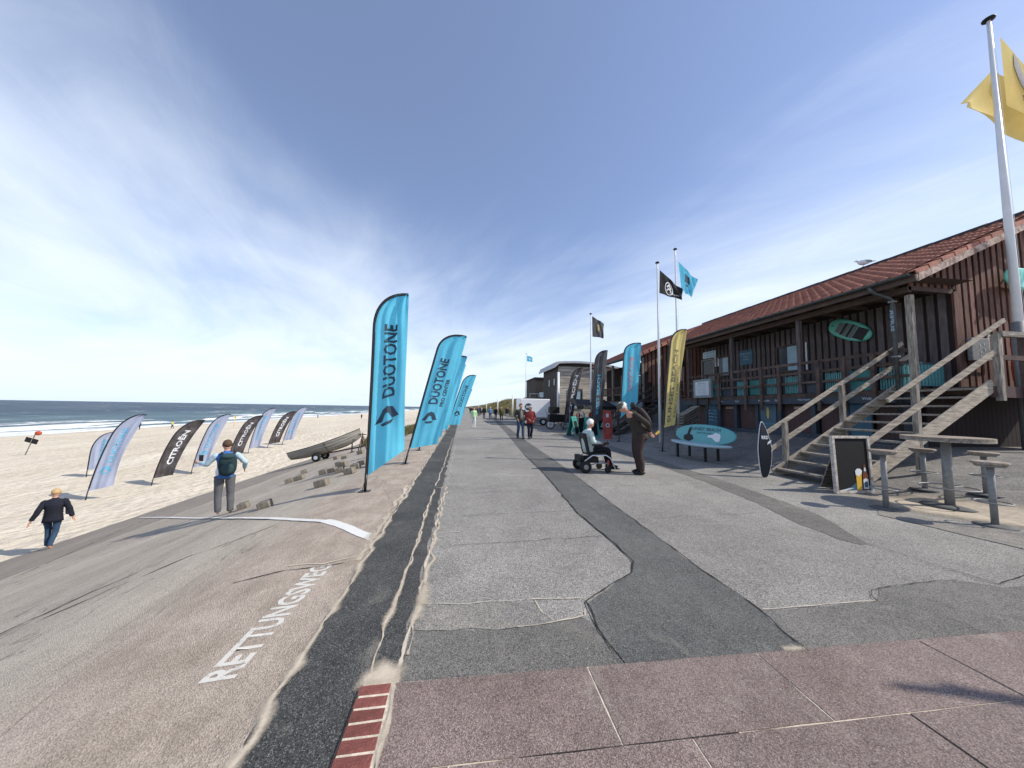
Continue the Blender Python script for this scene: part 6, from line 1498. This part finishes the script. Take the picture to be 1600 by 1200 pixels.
def person(label, loc, rz_, h, pose=None, top=('jacket_black', (.02, .02, .025)), legs=('trousers_dark', (.03, .035, .05)), shoes='black', hair='hair_brown', lod=2, group=None, coat=0, hands=True, look=0, bulk=1.0, hem=None, sleeves=None, legbulk=1.0, hat=None, fingers=True):
    J = {k: Vector(v) for k, v in BASE.items()}
    if pose:
        for k, v in pose.items(): J[k] = Vector(v)
    s_ = h/1.75
    t_ = thing('person', label, 'person', loc, rz_, group)
    for k in J: J[k] *= s_
    def hd(p): return p
    names_ = list(J); idx = {}
    V, R_, E_ = [], [], []
    def av(n_, p, r): idx[n_] = len(V); V.append(tuple(p)); R_.append(r*s_); return idx[n_]
    def ed(a, b): E_.append((idx[a], idx[b]))
    for n_, r in (('pel', .115), ('spi', .11), ('che', .12), ('nek', .05), ('shL', .052), ('elL', .036), ('wrL', .024), ('shR', .052), ('elR', .036), ('wrR', .024), ('hiL', .08), ('knL', .05), ('anL', .034), ('hiR', .08), ('knR', .05), ('anR', .034)): av(n_, J[n_], r)
    hdir = (J['hed']-J['nek']).normalized()
    av('hd0', J['hed'], .055)
    for a, b in (('pel', 'spi'), ('spi', 'che'), ('che', 'nek'), ('nek', 'hd0'), ('che', 'shL'), ('shL', 'elL'), ('elL', 'wrL'), ('che', 'shR'), ('shR', 'elR'), ('elR', 'wrR'), ('pel', 'hiL'), ('hiL', 'knL'), ('knL', 'anL'), ('pel', 'hiR'), ('hiR', 'knR'), ('knR', 'anR')): ed(a, b)
    for sd_ in 'LR':
        an, kn = J['an'+sd_], J['kn'+sd_]; fwd = Vector((0, 1, 0)) if not (pose and ('foot'+sd_) in pose) else (J['foot'+sd_]-an).normalized()
        av('to'+sd_, an+fwd*.15*s_+Vector((0, 0, -.045*s_)), .032); ed('an'+sd_, 'to'+sd_)
        wr, el = J['wr'+sd_], J['el'+sd_]; d = (wr-el).normalized(); ref = Vector((0, 1, 0)) if abs(d.y) < .8 else Vector((0, 0, 1)); side = d.cross(ref).normalized(); up_ = side.cross(d).normalized()
        av('pa'+sd_, wr+d*.07*s_, .027); ed('wr'+sd_, 'pa'+sd_)
        if fingers and lod >= 2:
            for q, (o_, L_) in enumerate(((-.030, .075), (-.010, .088), (.010, .083), (.030, .065))):
                av('f%d%s' % (q, sd_), wr+(d*.105+up_*o_)*s_, .0095); av('g%d%s' % (q, sd_), wr+(d*(.105+L_*.5)+up_*o_*1.15+side*.006)*s_, .0085); av('h%d%s' % (q, sd_), wr+(d*(.105+L_*.92)+up_*o_*1.15+side*.022)*s_, .007)
                ed('pa'+sd_, 'f%d%s' % (q, sd_)); ed('f%d%s' % (q, sd_), 'g%d%s' % (q, sd_)); ed('g%d%s' % (q, sd_), 'h%d%s' % (q, sd_))
            av('t0'+sd_, wr+(d*.05+up_*.035+side*.012)*s_, .011); av('t1'+sd_, wr+(d*.085+up_*.055+side*.02)*s_, .009); ed('pa'+sd_, 't0'+sd_); ed('t0'+sd_, 't1'+sd_)
    # head: shaped ellipsoid with nose, chin and ears, joined to the neck
    Rz = Matrix.Rotation(look, 3, 'Z'); q0 = Vector((0, 0, 1)).rotation_difference(hdir).to_matrix()
    HR = q0 @ Rz
    def head(bm):
        n0 = len(bm.verts); c = J['hed']+hdir*.035*s_
        m_ = MB(); m_.bm.free(); m_.bm = bm
        def shape(p):
            x, y, z = p
            if z < 0: x *= 1-.28*(-z)**1.5; y *= 1-.10*(-z)
            if y > .55 and abs(x) < .30 and -.35 < z < .12: y += .16*(1-abs(x)/.3)*(1-abs(z+.15)/.27 if abs(z+.15) < .27 else 0)
            if y < 0 and z < -.2: y *= .86
            return Vector((x, y, z))
        m_.ellipsoid(c, (.082*s_, .103*s_, .125*s_), 18 if lod >= 2 else 10, 14 if lod >= 2 else 8, rot=HR.to_euler(), fn=shape)
        if lod >= 2:
            for e in (-1, 1): m_.ellipsoid(c+HR @ Vector((e*.077, -.005, -.01))*s_, (.010*s_, .020*s_, .032*s_), 8, 6, rot=HR.to_euler())
    skin_mesh('body', V, E_, R_, 'skin', t_, max(1, lod), 0, extra=head)
    hc = J['hed']+hdir*.035*s_
    def hp(x, y, z): return hc+HR @ Vector((x, y, z))*s_
    if lod >= 2:
        mb = MB()
        for e in (-1, 1): mb.ellipsoid(hp(e*.030, .088, .008), (.009*s_, .006*s_, .006*s_), 8, 5)
        mb.build('eyes', 'black', t_)
        mb = MB(); mb.ellipsoid(hp(0, .086, -.060), (.022*s_, .008*s_, .006*s_), 8, 5, rot=HR.to_euler()); mb.build('mouth', cloth('lip_red', (.32, .11, .09)), t_)
    # hair: a shell over the back and crown
    mb = MB(); rr = random.Random(int(abs(loc[0]*100)))
    def hshape(p):
        k = 1+.06*noise.noise(Vector(p)*3.3+Vector((loc[0], 0, 0)))
        y = p.y
        if p.y > .35 and p.z < .45: k *= .80
        if p.z < -.45: k *= .80
        return Vector(p)*k
    mb.ellipsoid(hp(0, -.016, .022), (.094*s_, .110*s_, .122*s_), 18 if lod >= 2 else 10, 12 if lod >= 2 else 7, rot=HR.to_euler(), fn=hshape)
    fr = []
    for v in mb.bm.verts:
        loc_ = HR.transposed() @ (v.co-hc)/s_
        if loc_.y > .035 and loc_.z < .062: fr.append(v)
    bmesh.ops.delete(mb.bm, geom=fr, context='VERTS'); mb.build('hair', hair, t_)
    if hat:
        mb = MB(); mb.ellipsoid(hp(0, -.008, .058), (.092*s_, .112*s_, .085*s_), 16, 9, rot=HR.to_euler(), fn=lambda p: Vector((p.x, p.y, max(p.z, -.15)))); mb.ellipsoid(hp(0, .11, .052), (.065*s_, .06*s_, .010*s_), 12, 5, rot=HR.to_euler()); mb.build('cap', hat, t_)
    # garments are lofted over the body
    n_ = 20 if lod >= 2 else 10
    sx_ = (J['shR']-J['shL']).normalized(); hx_ = (J['hiR']-J['hiL']).normalized()
    def loft(mb, rings_, cap0=False, cap1=False):
        pv = None; vs = []
        for c, side, axis, rx, ry in rings_:
            side = (side-axis*side.dot(axis)).normalized(); dp_ = axis.cross(side)
            vs.append([mb.bm.verts.new(c+side*(rx*math.copysign(abs(math.cos(2*math.pi*k/n_))**.88, math.cos(2*math.pi*k/n_)))+dp_*(ry*math.sin(2*math.pi*k/n_))) for k in range(n_)])
        for q in range(len(vs)-1):
            for k in range(n_): f = mb.bm.faces.new((vs[q][k], vs[q][(k+1) % n_], vs[q+1][(k+1) % n_], vs[q+1][k])); f.smooth = True
        if cap0: mb.bm.faces.new(vs[0][::-1])
        if cap1: mb.bm.faces.new(vs[-1])
    def limb(mb, pts, rs, cap0=True, cap1=True):
        """smooth tapered tube through joint points"""
        P = []; R2 = []
        for a in range(len(pts)-1):
            m_ = 5 if lod >= 2 else 2
            for k in range(m_):
                t2 = k/m_; p0 = pts[max(a-1, 0)]; p1, p2, p3 = pts[a], pts[a+1], pts[min(a+2, len(pts)-1)]
                P.append(.5*((2*p1)+(p2-p0)*t2+(2*p0-5*p1+4*p2-p3)*t2*t2+(3*p1-p0-3*p2+p3)*t2**3)); R2.append((rs[a]*(1-t2)+rs[a+1]*t2)*s_)
        P.append(pts[-1]); R2.append(rs[-1]*s_)
        mb.tube(P, R2, 14 if lod >= 2 else 7)
    def folds(mb, amt):
        if lod < 2: return
        mb.bm.normal_update(); sd0 = loc[0]*1.7
        for v in mb.bm.verts:
            q = v.co/s_; v.co += v.normal*amt*s_*(noise.noise(Vector((q.x*7+sd0, q.y*7, q.z*14)))*.8+noise.noise(Vector((q.x*16, q.y*16+sd0, q.z*26)))*.45)
    Zs = (J['spi']-J['pel']).normalized(); Zc = (J['che']-J['spi']).normalized()
    lb = legbulk; mb = MB()
    loft(mb, [(J['pel']+Zs*.085*s_, hx_, Zs, .142*s_, .108*s_), (J['pel']+Zs*.03*s_, hx_, Zs, .155*s_, .118*s_), (J['pel']-Zs*.04*s_, hx_, Zs, .168*s_, .122*s_), (J['pel']-Zs*.10*s_, hx_, Zs, .150*s_, .108*s_)], True, True)
    for sd_ in 'LR':
        hi, kn, an = J['hi'+sd_], J['kn'+sd_], J['an'+sd_]
        limb(mb, [hi+Vector((0, 0, .0)), hi.lerp(kn, .35), kn, kn.lerp(an, .55)+Vector((0, -.010*s_, 0)), an+(kn-an).normalized()*.015*s_], [.100*lb, .094*lb, .072*lb, .066*lb, .060*lb])
    folds(mb, .010); mb.build('trousers', cloth(*legs), t_)
    b_ = bulk; hm = hem or 1.0; mb = MB()
    hemc = J['pel']-Zs*(.06+.19*coat)*s_
    nk = (J['nek']-J['che']).normalized(); shm = (J['shL']+J['shR'])/2
    rg2 = [(hemc, hx_, Zs, .160*b_*hm*s_*(1+.12*coat), .128*b_*hm*s_*(1+.12*coat)), (hemc.lerp(J['pel'], .6), hx_, Zs, .164*b_*hm*s_, .130*b_*hm*s_), (J['pel'].lerp(J['spi'], .3), hx_, Zs, .160*b_*s_, .128*b_*s_), (J['spi'], hx_, Zs, .152*b_*s_, .122*b_*s_), (J['spi'].lerp(J['che'], .6), sx_, Zc, .166*b_*s_, .126*b_*s_), (J['che']+Zc*.02*s_, sx_, Zc, .190*b_*s_, .124*b_*s_), (shm-nk*.020*s_, sx_, nk, .212*s_, .104*s_), (shm+nk*.022*s_, sx_, nk, .178*s_, .092*s_), (shm+nk*.046*s_, sx_, nk, .118*s_, .078*s_), (shm+nk*.062*s_, sx_, nk, .066*s_, .064*s_), (shm+nk*.095*s_, sx_, nk, .060*s_, .062*s_)]
    loft(mb, rg2, True, True)
    if not sleeves:
        for sd_ in 'LR':
            sh, el, wr = J['sh'+sd_], J['el'+sd_], J['wr'+sd_]; mb.ellipsoid(sh+Vector((0, 0, -.014*s_)), (.066*s_, .070*s_, .060*s_), 12, 8); sh = sh+Vector((0, 0, -.016*s_)); limb(mb, [sh, sh.lerp(el, .5), el, el.lerp(wr, .5), el.lerp(wr, .96)], [.072*b_, .064*b_, .056*b_, .050*b_, .043*b_])
    else:
        for sd_ in 'LR':
            m2 = MB(); sh, el, wr = J['sh'+sd_]+Vector((0, 0, -.016*s_)), J['el'+sd_], J['wr'+sd_]; m2.ellipsoid(sh, (.068*s_, .070*s_, .062*s_), 12, 8); limb(m2, [sh, sh.lerp(el, .5), el, el.lerp(wr, .5), el.lerp(wr, .96)], [.068, .062, .055, .048, .042])
            folds(m2, .010); m2.build('shirt_sleeve', cloth(*sleeves), t_)
    folds(mb, .012); mb.build('jacket', cloth(*top), t_)
    for sd_ in 'LR':
        if shoes:
            an = J['an'+sd_]; fwd = Vector((0, 1, 0)) if not (pose and ('foot'+sd_) in pose) else Vector(((J['foot'+sd_]-an).x, (J['foot'+sd_]-an).y, 0)).normalized()
            yaw = math.atan2(-fwd.x, fwd.y)
            mb = MB(); mb.ellipsoid(an+fwd*.055*s_+Vector((0, 0, -.038*s_)), (.050*s_, .145*s_, .052*s_), 12, 8, rot=Matrix.Rotation(yaw, 3, 'Z').to_euler(), fn=lambda p: Vector((p.x*(1-.12*p.y), p.y, max(p.z, -.75)*(1-.3*max(0, p.y))))); mb.build('shoe', shoes, t_)
    return t_, J, s_

# woman walking off along the sand, arms swung out
t_, J, s_ = person('blond woman in a black quilted jacket and jeans walking barefoot on the sand', (-11.57, 11.60, -2.66), rad(28), 1.70,
    dict(elL=(-.26, -.10, 1.14), wrL=(-.35, -.12, .91), elR=(.27, .06, 1.14), wrR=(.33, .12, .88), knL=(-.09, .10, .52), anL=(-.06, .05, .10), knR=(.08, -.02, .50), anR=(.07, -.26, .16), footR=(.09, -.10, .06)),
    ('quilted_black', (.016, .018, .028)), ('jeans_blue', (.030, .060, .105)), None, 'hair_blond', 2, coat=.45, bulk=1.13, hem=1.06, legbulk=.88)
for k in range(7):
    c0 = J['pel'].lerp(J['che'], k/6*1.15-.30); mb = MB(); mb.ring((0, 0, 0), 1, .006/.17, 28, 5); bmesh.ops.scale(mb.bm, vec=(.186*s_, .148*s_, .17), verts=mb.bm.verts); bmesh.ops.translate(mb.bm, vec=c0, verts=mb.bm.verts); mb.build('quilt_seam', 'black', t_)
mb = MB(); mb.prism([(-.02, -.06), (.06, -.08), (.12, -.34), (.0, -.30)], -.012, .012, lambda a, b, c: ((.22+a)*s_, (c+.02)*s_, (1.28+b)*s_)); mb.build('open_jacket_front', cloth('quilted_black', (.016, .018, .028)), t_)
# man with the rucksack photographing
t_, J, s_ = person('man in a blue vest and grey trousers standing barefoot on the sea wall, arms raised', (-5.20, 8.36, rev_z(-5.2)+.0), rad(32), 1.66,
    dict(shL=(-.19, .01, 1.41), elL=(-.34, .10, 1.20), wrL=(-.47, .28, 1.22), shR=(.19, .01, 1.41), elR=(.36, .08, 1.19), wrR=(.36, .26, 1.04), knL=(-.10, .02, .5), anL=(-.08, .0, .085), knR=(.12, .02, .5), anR=(.14, -.04, .085)),
    ('vest_blue', (.045, .13, .36)), ('trousers_grey', (.105, .105, .11)), None, 'hair_brown', 2, coat=.1, bulk=1.02, sleeves=('shirt_pale', (.40, .52, .58)), legbulk=1.0)
mb = MB(); mb.ellipsoid((0, 0, 0), (.17*s_, .11*s_, .25*s_), 16, 12, fn=lambda p: Vector((math.copysign(abs(p.x)**.7, p.x), math.copysign(abs(p.y)**.8, p.y), math.copysign(abs(p.z)**.75, p.z)))); rk = thing('rucksack', 'dark green rucksack carried on the back of the man on the sea wall', 'rucksack', tuple(t_.location+Matrix.Rotation(rad(32), 3, 'Z') @ Vector((.03, -.245, 1.20))*s_), rad(32))
mb.build('main_bag', cloth('ruck_green', (.018, .035, .040)), rk)
mb = MB(); mb.ellipsoid((0, -.10*s_, -.07*s_), (.12*s_, .05*s_, .13*s_), 12, 8); mb.ellipsoid((0, -.03*s_, .2*s_), (.14*s_, .11*s_, .07*s_), 12, 8); mb.build('front_pocket', cloth('ruck_teal', (.03, .06, .065)), rk)
mb = MB(); mb.ellipsoid((-.17*s_, -.02*s_, -.14*s_), (.035*s_, .035*s_, .09*s_), 10, 7); mb.build('side_bottle', 'offwhite', rk)
mb = MB()
for e in (-1, 1): mb.tube([(e*.09*s_, .06*s_, .22*s_), (e*.12*s_, .16*s_, .27*s_), (e*.135*s_, .30*s_, .22*s_), (e*.14*s_, .38*s_, .05*s_), (e*.13*s_, .30*s_, -.1*s_), (e*.12*s_, .1*s_, -.18*s_)], .022*s_, 6)
mb.build('shoulder_strap', 'black', rk)
mb = MB(); mb.box((-.455*s_, .40*s_, 1.31*s_), (.075, .010, .15)); o = mb.build('phone', 'black'); o.location = t_.location; o.rotation_euler = (0, 0, rad(32)); tag(o, 'black phone held up in the left hand of the man on the sea wall', 'phone')

# white-haired woman in the electric wheelchair, facing right
WX_, WY_ = 3.45, 8.25
wc = thing('wheelchair', 'black and white electric wheelchair with small wheels on the promenade', 'wheelchair', (WX_, WY_, 0), rad(-90))   # local +Y = facing +X
def ww(mb, n_, m_): return mb.build(n_, m_, wc)
for x in (-.27, .27):
    mb = MB(); mb.lathe((x-.035, -.33, .155), [(.11, 0), (.15, .012), (.155, .035), (.15, .058), (.11, .07)], 22, 'X'); w_ = ww(mb, 'rear_wheel', 'rubber'); mb = MB(); mb.lathe((x-.045, -.33, .155), [(.075, 0), (.06, .09)], 12, 'X'); mb.build('hub', 'metal_grey', w_)
    mb = MB(); mb.lathe((x-.02, .26, .085), [(.06, 0), (.085, .01), (.085, .035), (.06, .045)], 16, 'X'); ww(mb, 'caster', 'rubber')
    mb = MB(); mb.tube([(x, -.36, .30), (x, -.15, .44), (x, .22, .44), (x, .34, .36), (x, .46, .10)], .016, 8); ww(mb, 'side_frame', 'offwhite')
    mb = MB(); mb.tube([(x, -.30, .18), (x, -.05, .24), (x, .25, .24), (x, .26, .10)], .016, 8); ww(mb, 'lower_frame', 'metal_grey')
    mb = MB(); mb.box((x, .02, .70), (.05, .34, .035)); mb.tube([(x, -.1, .46), (x, -.1, .69)], .014, 6); ww(mb, 'armrest', 'black')
    mb = MB(); mb.box((x*.55, .50, .085), (.16, .22, .015)); ww(mb, 'footplate', 'black')
mb = MB(); mb.box((0, .0, .47), (.46, .46, .07)); ww(mb, 'seat', 'black')
mb = MB(); mb.beam((0, -.22, .48), (0, -.33, .98), .46, .05, (0, 1, 0)); ww(mb, 'backrest', 'black')
mb = MB(); mb.box((0, -.12, .31), (.36, .34, .14)); mb.box((0, -.40, .34), (.40, .12, .16)); ww(mb, 'battery_box', 'black')
mb = MB(); mb.box((.27, .22, .74), (.06, .12, .05)); mb.tube([(.27, .24, .76), (.27, .25, .83)], .008, 6); ww(mb, 'joystick', 'black')
mb = MB(); mb.box((.2, .30, .25), (.03, .05, .12)); ww(mb, 'red_catch', 'cloth_red')
person('white-haired woman in a pale mint jacket and dark glasses seated in the wheelchair', (WX_, WY_, 0), rad(-90), 1.66,
    dict(pel=(0, -.15, .60), spi=(0, -.20, .80), che=(0, -.19, .99), nek=(0, -.14, 1.15), hed=(0, -.11, 1.25), shL=(-.18, -.17, 1.07), elL=(-.25, -.12, .82), wrL=(-.15, .12, .76), shR=(.18, -.17, 1.07), elR=(.25, -.12, .82), wrR=(.17, .13, .76),
         hiL=(-.10, -.10, .58), knL=(-.11, .34, .58), anL=(-.10, .46, .17), footL=(-.10, .60, .13), hiR=(.10, -.10, .58), knR=(.11, .34, .58), anR=(.10, .46, .17), footR=(.10, .60, .13)),
    ('jacket_mint', (.50, .60, .56)), ('trousers_black', (.015, .016, .02)), 'black', 'hair_white', 2, bulk=1.2, look=rad(8))
mb = MB(); mb.box((0, .0, 0), (.15, .02, .034)); o = mb.build('sunglasses', 'black'); o.location = (WX_+.012, WY_, 1.265); o.rotation_euler = (0, rad(6), rad(-84)); tag(o, 'dark sunglasses worn by the white-haired woman in the wheelchair', 'glasses')
# man bending over her
t_, J, s_ = person('tall man in a dark brown coat and cap leaning towards the wheelchair, hands behind him', (4.42, 7.78, 0), rad(84), 1.95,
    dict(pel=(0, -.04, .92), spi=(0, .02, 1.10), che=(0, .13, 1.26), nek=(0, .22, 1.39), hed=(0, .315, 1.465), shL=(-.18, .13, 1.34), elL=(-.24, -.12, 1.14), wrL=(-.08, -.24, .97), shR=(.18, .13, 1.34), elR=(.24, -.12, 1.14), wrR=(.06, -.27, .95),
         hiL=(-.09, -.03, .90), knL=(-.095, .03, .5), anL=(-.10, -.03, .085), hiR=(.09, -.03, .90), knR=(.10, .0, .5), anR=(.11, -.09, .085)),
    ('coat_brown', (.045, .038, .032)), ('trousers_brown', (.050, .034, .030)), 'black', 'hair_white', 2, coat=.55, bulk=1.08, hem=1.05, legbulk=1.22, hat=cloth('cap_olive', (.11, .10, .075)))
rk = thing('rucksack', 'flat dark rucksack on the back of the man leaning towards the wheelchair', 'rucksack', (4.42+.16, 7.78, 1.46), rad(84))
mb = MB(); mb.ellipsoid((0, 0, 0), (.17, .09, .27), 14, 10, rot=Matrix.Rotation(rad(-36), 3, 'X').to_euler(), fn=lambda p: Vector((math.copysign(abs(p.x)**.7, p.x), p.y, math.copysign(abs(p.z)**.75, p.z)))); mb.build('main_bag', cloth('ruck_brown', (.06, .048, .045)), rk)
mb = MB(); mb.ellipsoid((0, -.09, -.06), (.12, .05, .14), 12, 8, rot=Matrix.Rotation(rad(-36), 3, 'X').to_euler()); mb.build('front_pocket', cloth('ruck_pocket', (.10, .085, .09)), rk)
mb = MB(); mb.ellipsoid((0, .27, .26), (.11, .06, .09), 10, 7); mb.build('hood', cloth('coat_brown', (.045, .038, .032)), rk)
mb = MB(); mb.box((0, 0, 0), (.05, .02, .13), rot=Matrix.Rotation(rad(50), 3, 'Y').to_euler()); o = mb.build('map', 'beer'); o.location = (4.97, 7.80, 1.03); tag(o, 'small yellow-green leaflet held behind the leaning man\'s back', 'leaflet')
# couple walking towards the camera
wk = dict(knL=(-.10, .10, .51), anL=(-.10, .14, .10), knR=(.10, -.02, .50), anR=(.10, -.16, .12))
wk2 = dict(knR=(.10, .10, .51), anR=(.10, .14, .10), knL=(-.10, -.02, .50), anL=(-.10, -.16, .12))
person('man in a dark open jacket and blue jeans walking beside the woman in red', (3.06, 16.95, 0), rad(188), 1.84, dict(wk, elR=(.27, -.03, 1.14), wrR=(.20, .14, .98), elL=(-.28, .0, 1.13), wrL=(-.24, .12, .92)), ('jacket_dark', (.045, .045, .038), .3), ('jeans_dark', (.045, .075, .14)), 'black', 'hair_brown', 2, bulk=1.08)
mb = MB(); mb.ellipsoid((3.07, 16.84, 1.25), (.085, .05, .25), 12, 9); tag(mb.build('scarf', cloth('grey_knit', (.22, .21, .20))), 'grey jumper front showing in the open jacket of the walking man', 'jumper')
person('woman in a red jacket and dark trousers beside the man in jeans', (3.58, 16.97, 0), rad(184), 1.74, dict(wk2, elR=(.26, -.02, 1.13), wrR=(.12, .16, 1.02), elL=(-.26, .02, 1.13), wrL=(-.14, .18, 1.0)), ('jacket_red', (.30, .055, .05)), ('trousers_navy', (.02, .022, .035)), 'black', 'hair_white', 2, coat=.35, bulk=1.12, hem=1.08)
# walkers further away
pg = 'walkers far along the promenade'
person('walker in a pale green top and white trousers near the cyan flags', (.98, 26.5, 0), rad(176), 1.62, wk, ('top_lime', (.50, .72, .42)), ('trousers_white', (.68, .68, .66)), 'white', 'hair_brown', 1, pg)
far_p = [(3.05, 45, 1.8, (.02, .02, .02), (.12, .12, .12), 'hair_brown', 'walker in black beside the one in light blue', 0), (3.85, 44.6, 1.72, (.12, .24, .42), (.04, .06, .10), 'hair_white', 'walker in a light blue top, distant', 0), (4.75, 46, 1.7, (.03, .03, .035), (.02, .02, .02), 'hair_brown', 'walker in a long black coat, distant', .9), (4.9, 40.5, 1.68, (.10, .10, .04), (.06, .05, .04), 'hair_blond', 'walker in an olive coat, distant', .6), (5.85, 42, 1.78, (.03, .03, .03), (.28, .30, .34), 'hair_brown', 'walker in a black top and pale jeans, distant', 0),
         (1.9, 62, 1.7, (.03, .03, .04), (.05, .05, .06), 'hair_brown', 'leftmost of the tiny distant walkers, in dark clothes', 0), (2.4, 64, 1.75, (.22, .10, .09), (.05, .05, .05), 'hair_brown', 'tiny distant walker in a rust coloured top', 0), (3.0, 60, 1.7, (.05, .06, .09), (.03, .03, .03), 'hair_brown', 'tiny distant walker in navy', 0), (3.6, 66, 1.78, (.02, .02, .02), (.02, .02, .02), 'hair_brown', 'tiny distant walker all in black', 0), (4.3, 72, 1.75, (.35, .33, .30), (.05, .05, .05), 'hair_blond', 'tiny distant walker in a cream top', 0), (2.2, 85, 1.75, (.04, .04, .04), (.04, .04, .05), 'hair_brown', 'tiny distant walker beyond the cluster, left', 0), (3.4, 92, 1.75, (.20, .05, .04), (.03, .03, .03), 'hair_brown', 'tiny distant walker beyond the cluster in red', 0), (5.2, 88, 1.7, (.05, .05, .05), (.03, .03, .03), 'hair_brown', 'tiny distant walker beyond the cluster, right', 0), (4.4, 110, 1.75, (.05, .05, .06), (.03, .03, .03), 'hair_brown', 'farthest walker visible on the promenade', 0), (6.6, 56, 1.75, (.08, .03, .03), (.03, .03, .03), 'hair_brown', 'distant walker in maroon by the dune side', 0)]
for k, (x, y, h, c, l, hr, lab, ct) in enumerate(far_p):
    person(lab, (x, y, 0), rad(180 if k % 3 else 0), h, wk if k % 2 else wk2, ('far_top_%d' % k, c, .1), ('far_leg_%d' % k, l, .1), 'black', hr, 1, pg, coat=ct, bulk=1.12, fingers=False)
bp_ = 'tiny people near the waterline'
for k, (x, y, lab, c) in enumerate(((-66.5, 80, 'crouching figure in dark clothes near the waterline', (.02, .02, .02)), (-62, 82, 'small figure in yellow near the waterline, left of a pair', (.45, .40, .10)), (-61, 86, 'small figure in pale clothes near the waterline, right of a pair', (.45, .42, .35)), (-60, 150, 'tiny far figure near the waterline above the boat', (.05, .05, .05)), (-34, 120, 'tiny figure on the far sand to the right of the boat', (.05, .05, .06)))):
    person(lab, (x, y, sand_z(x, y)-.05), rad(90*k), 1.7, wk, ('sand_top_%d' % k, c, .1), ('sand_leg_%d' % k, (.05, .05, .06), .1), 'black', 'hair_brown', 1, bp_, bulk=1.1, fingers=False)
# shell of weights beside the flags, little rubbish bin etc. are not visible enough to build
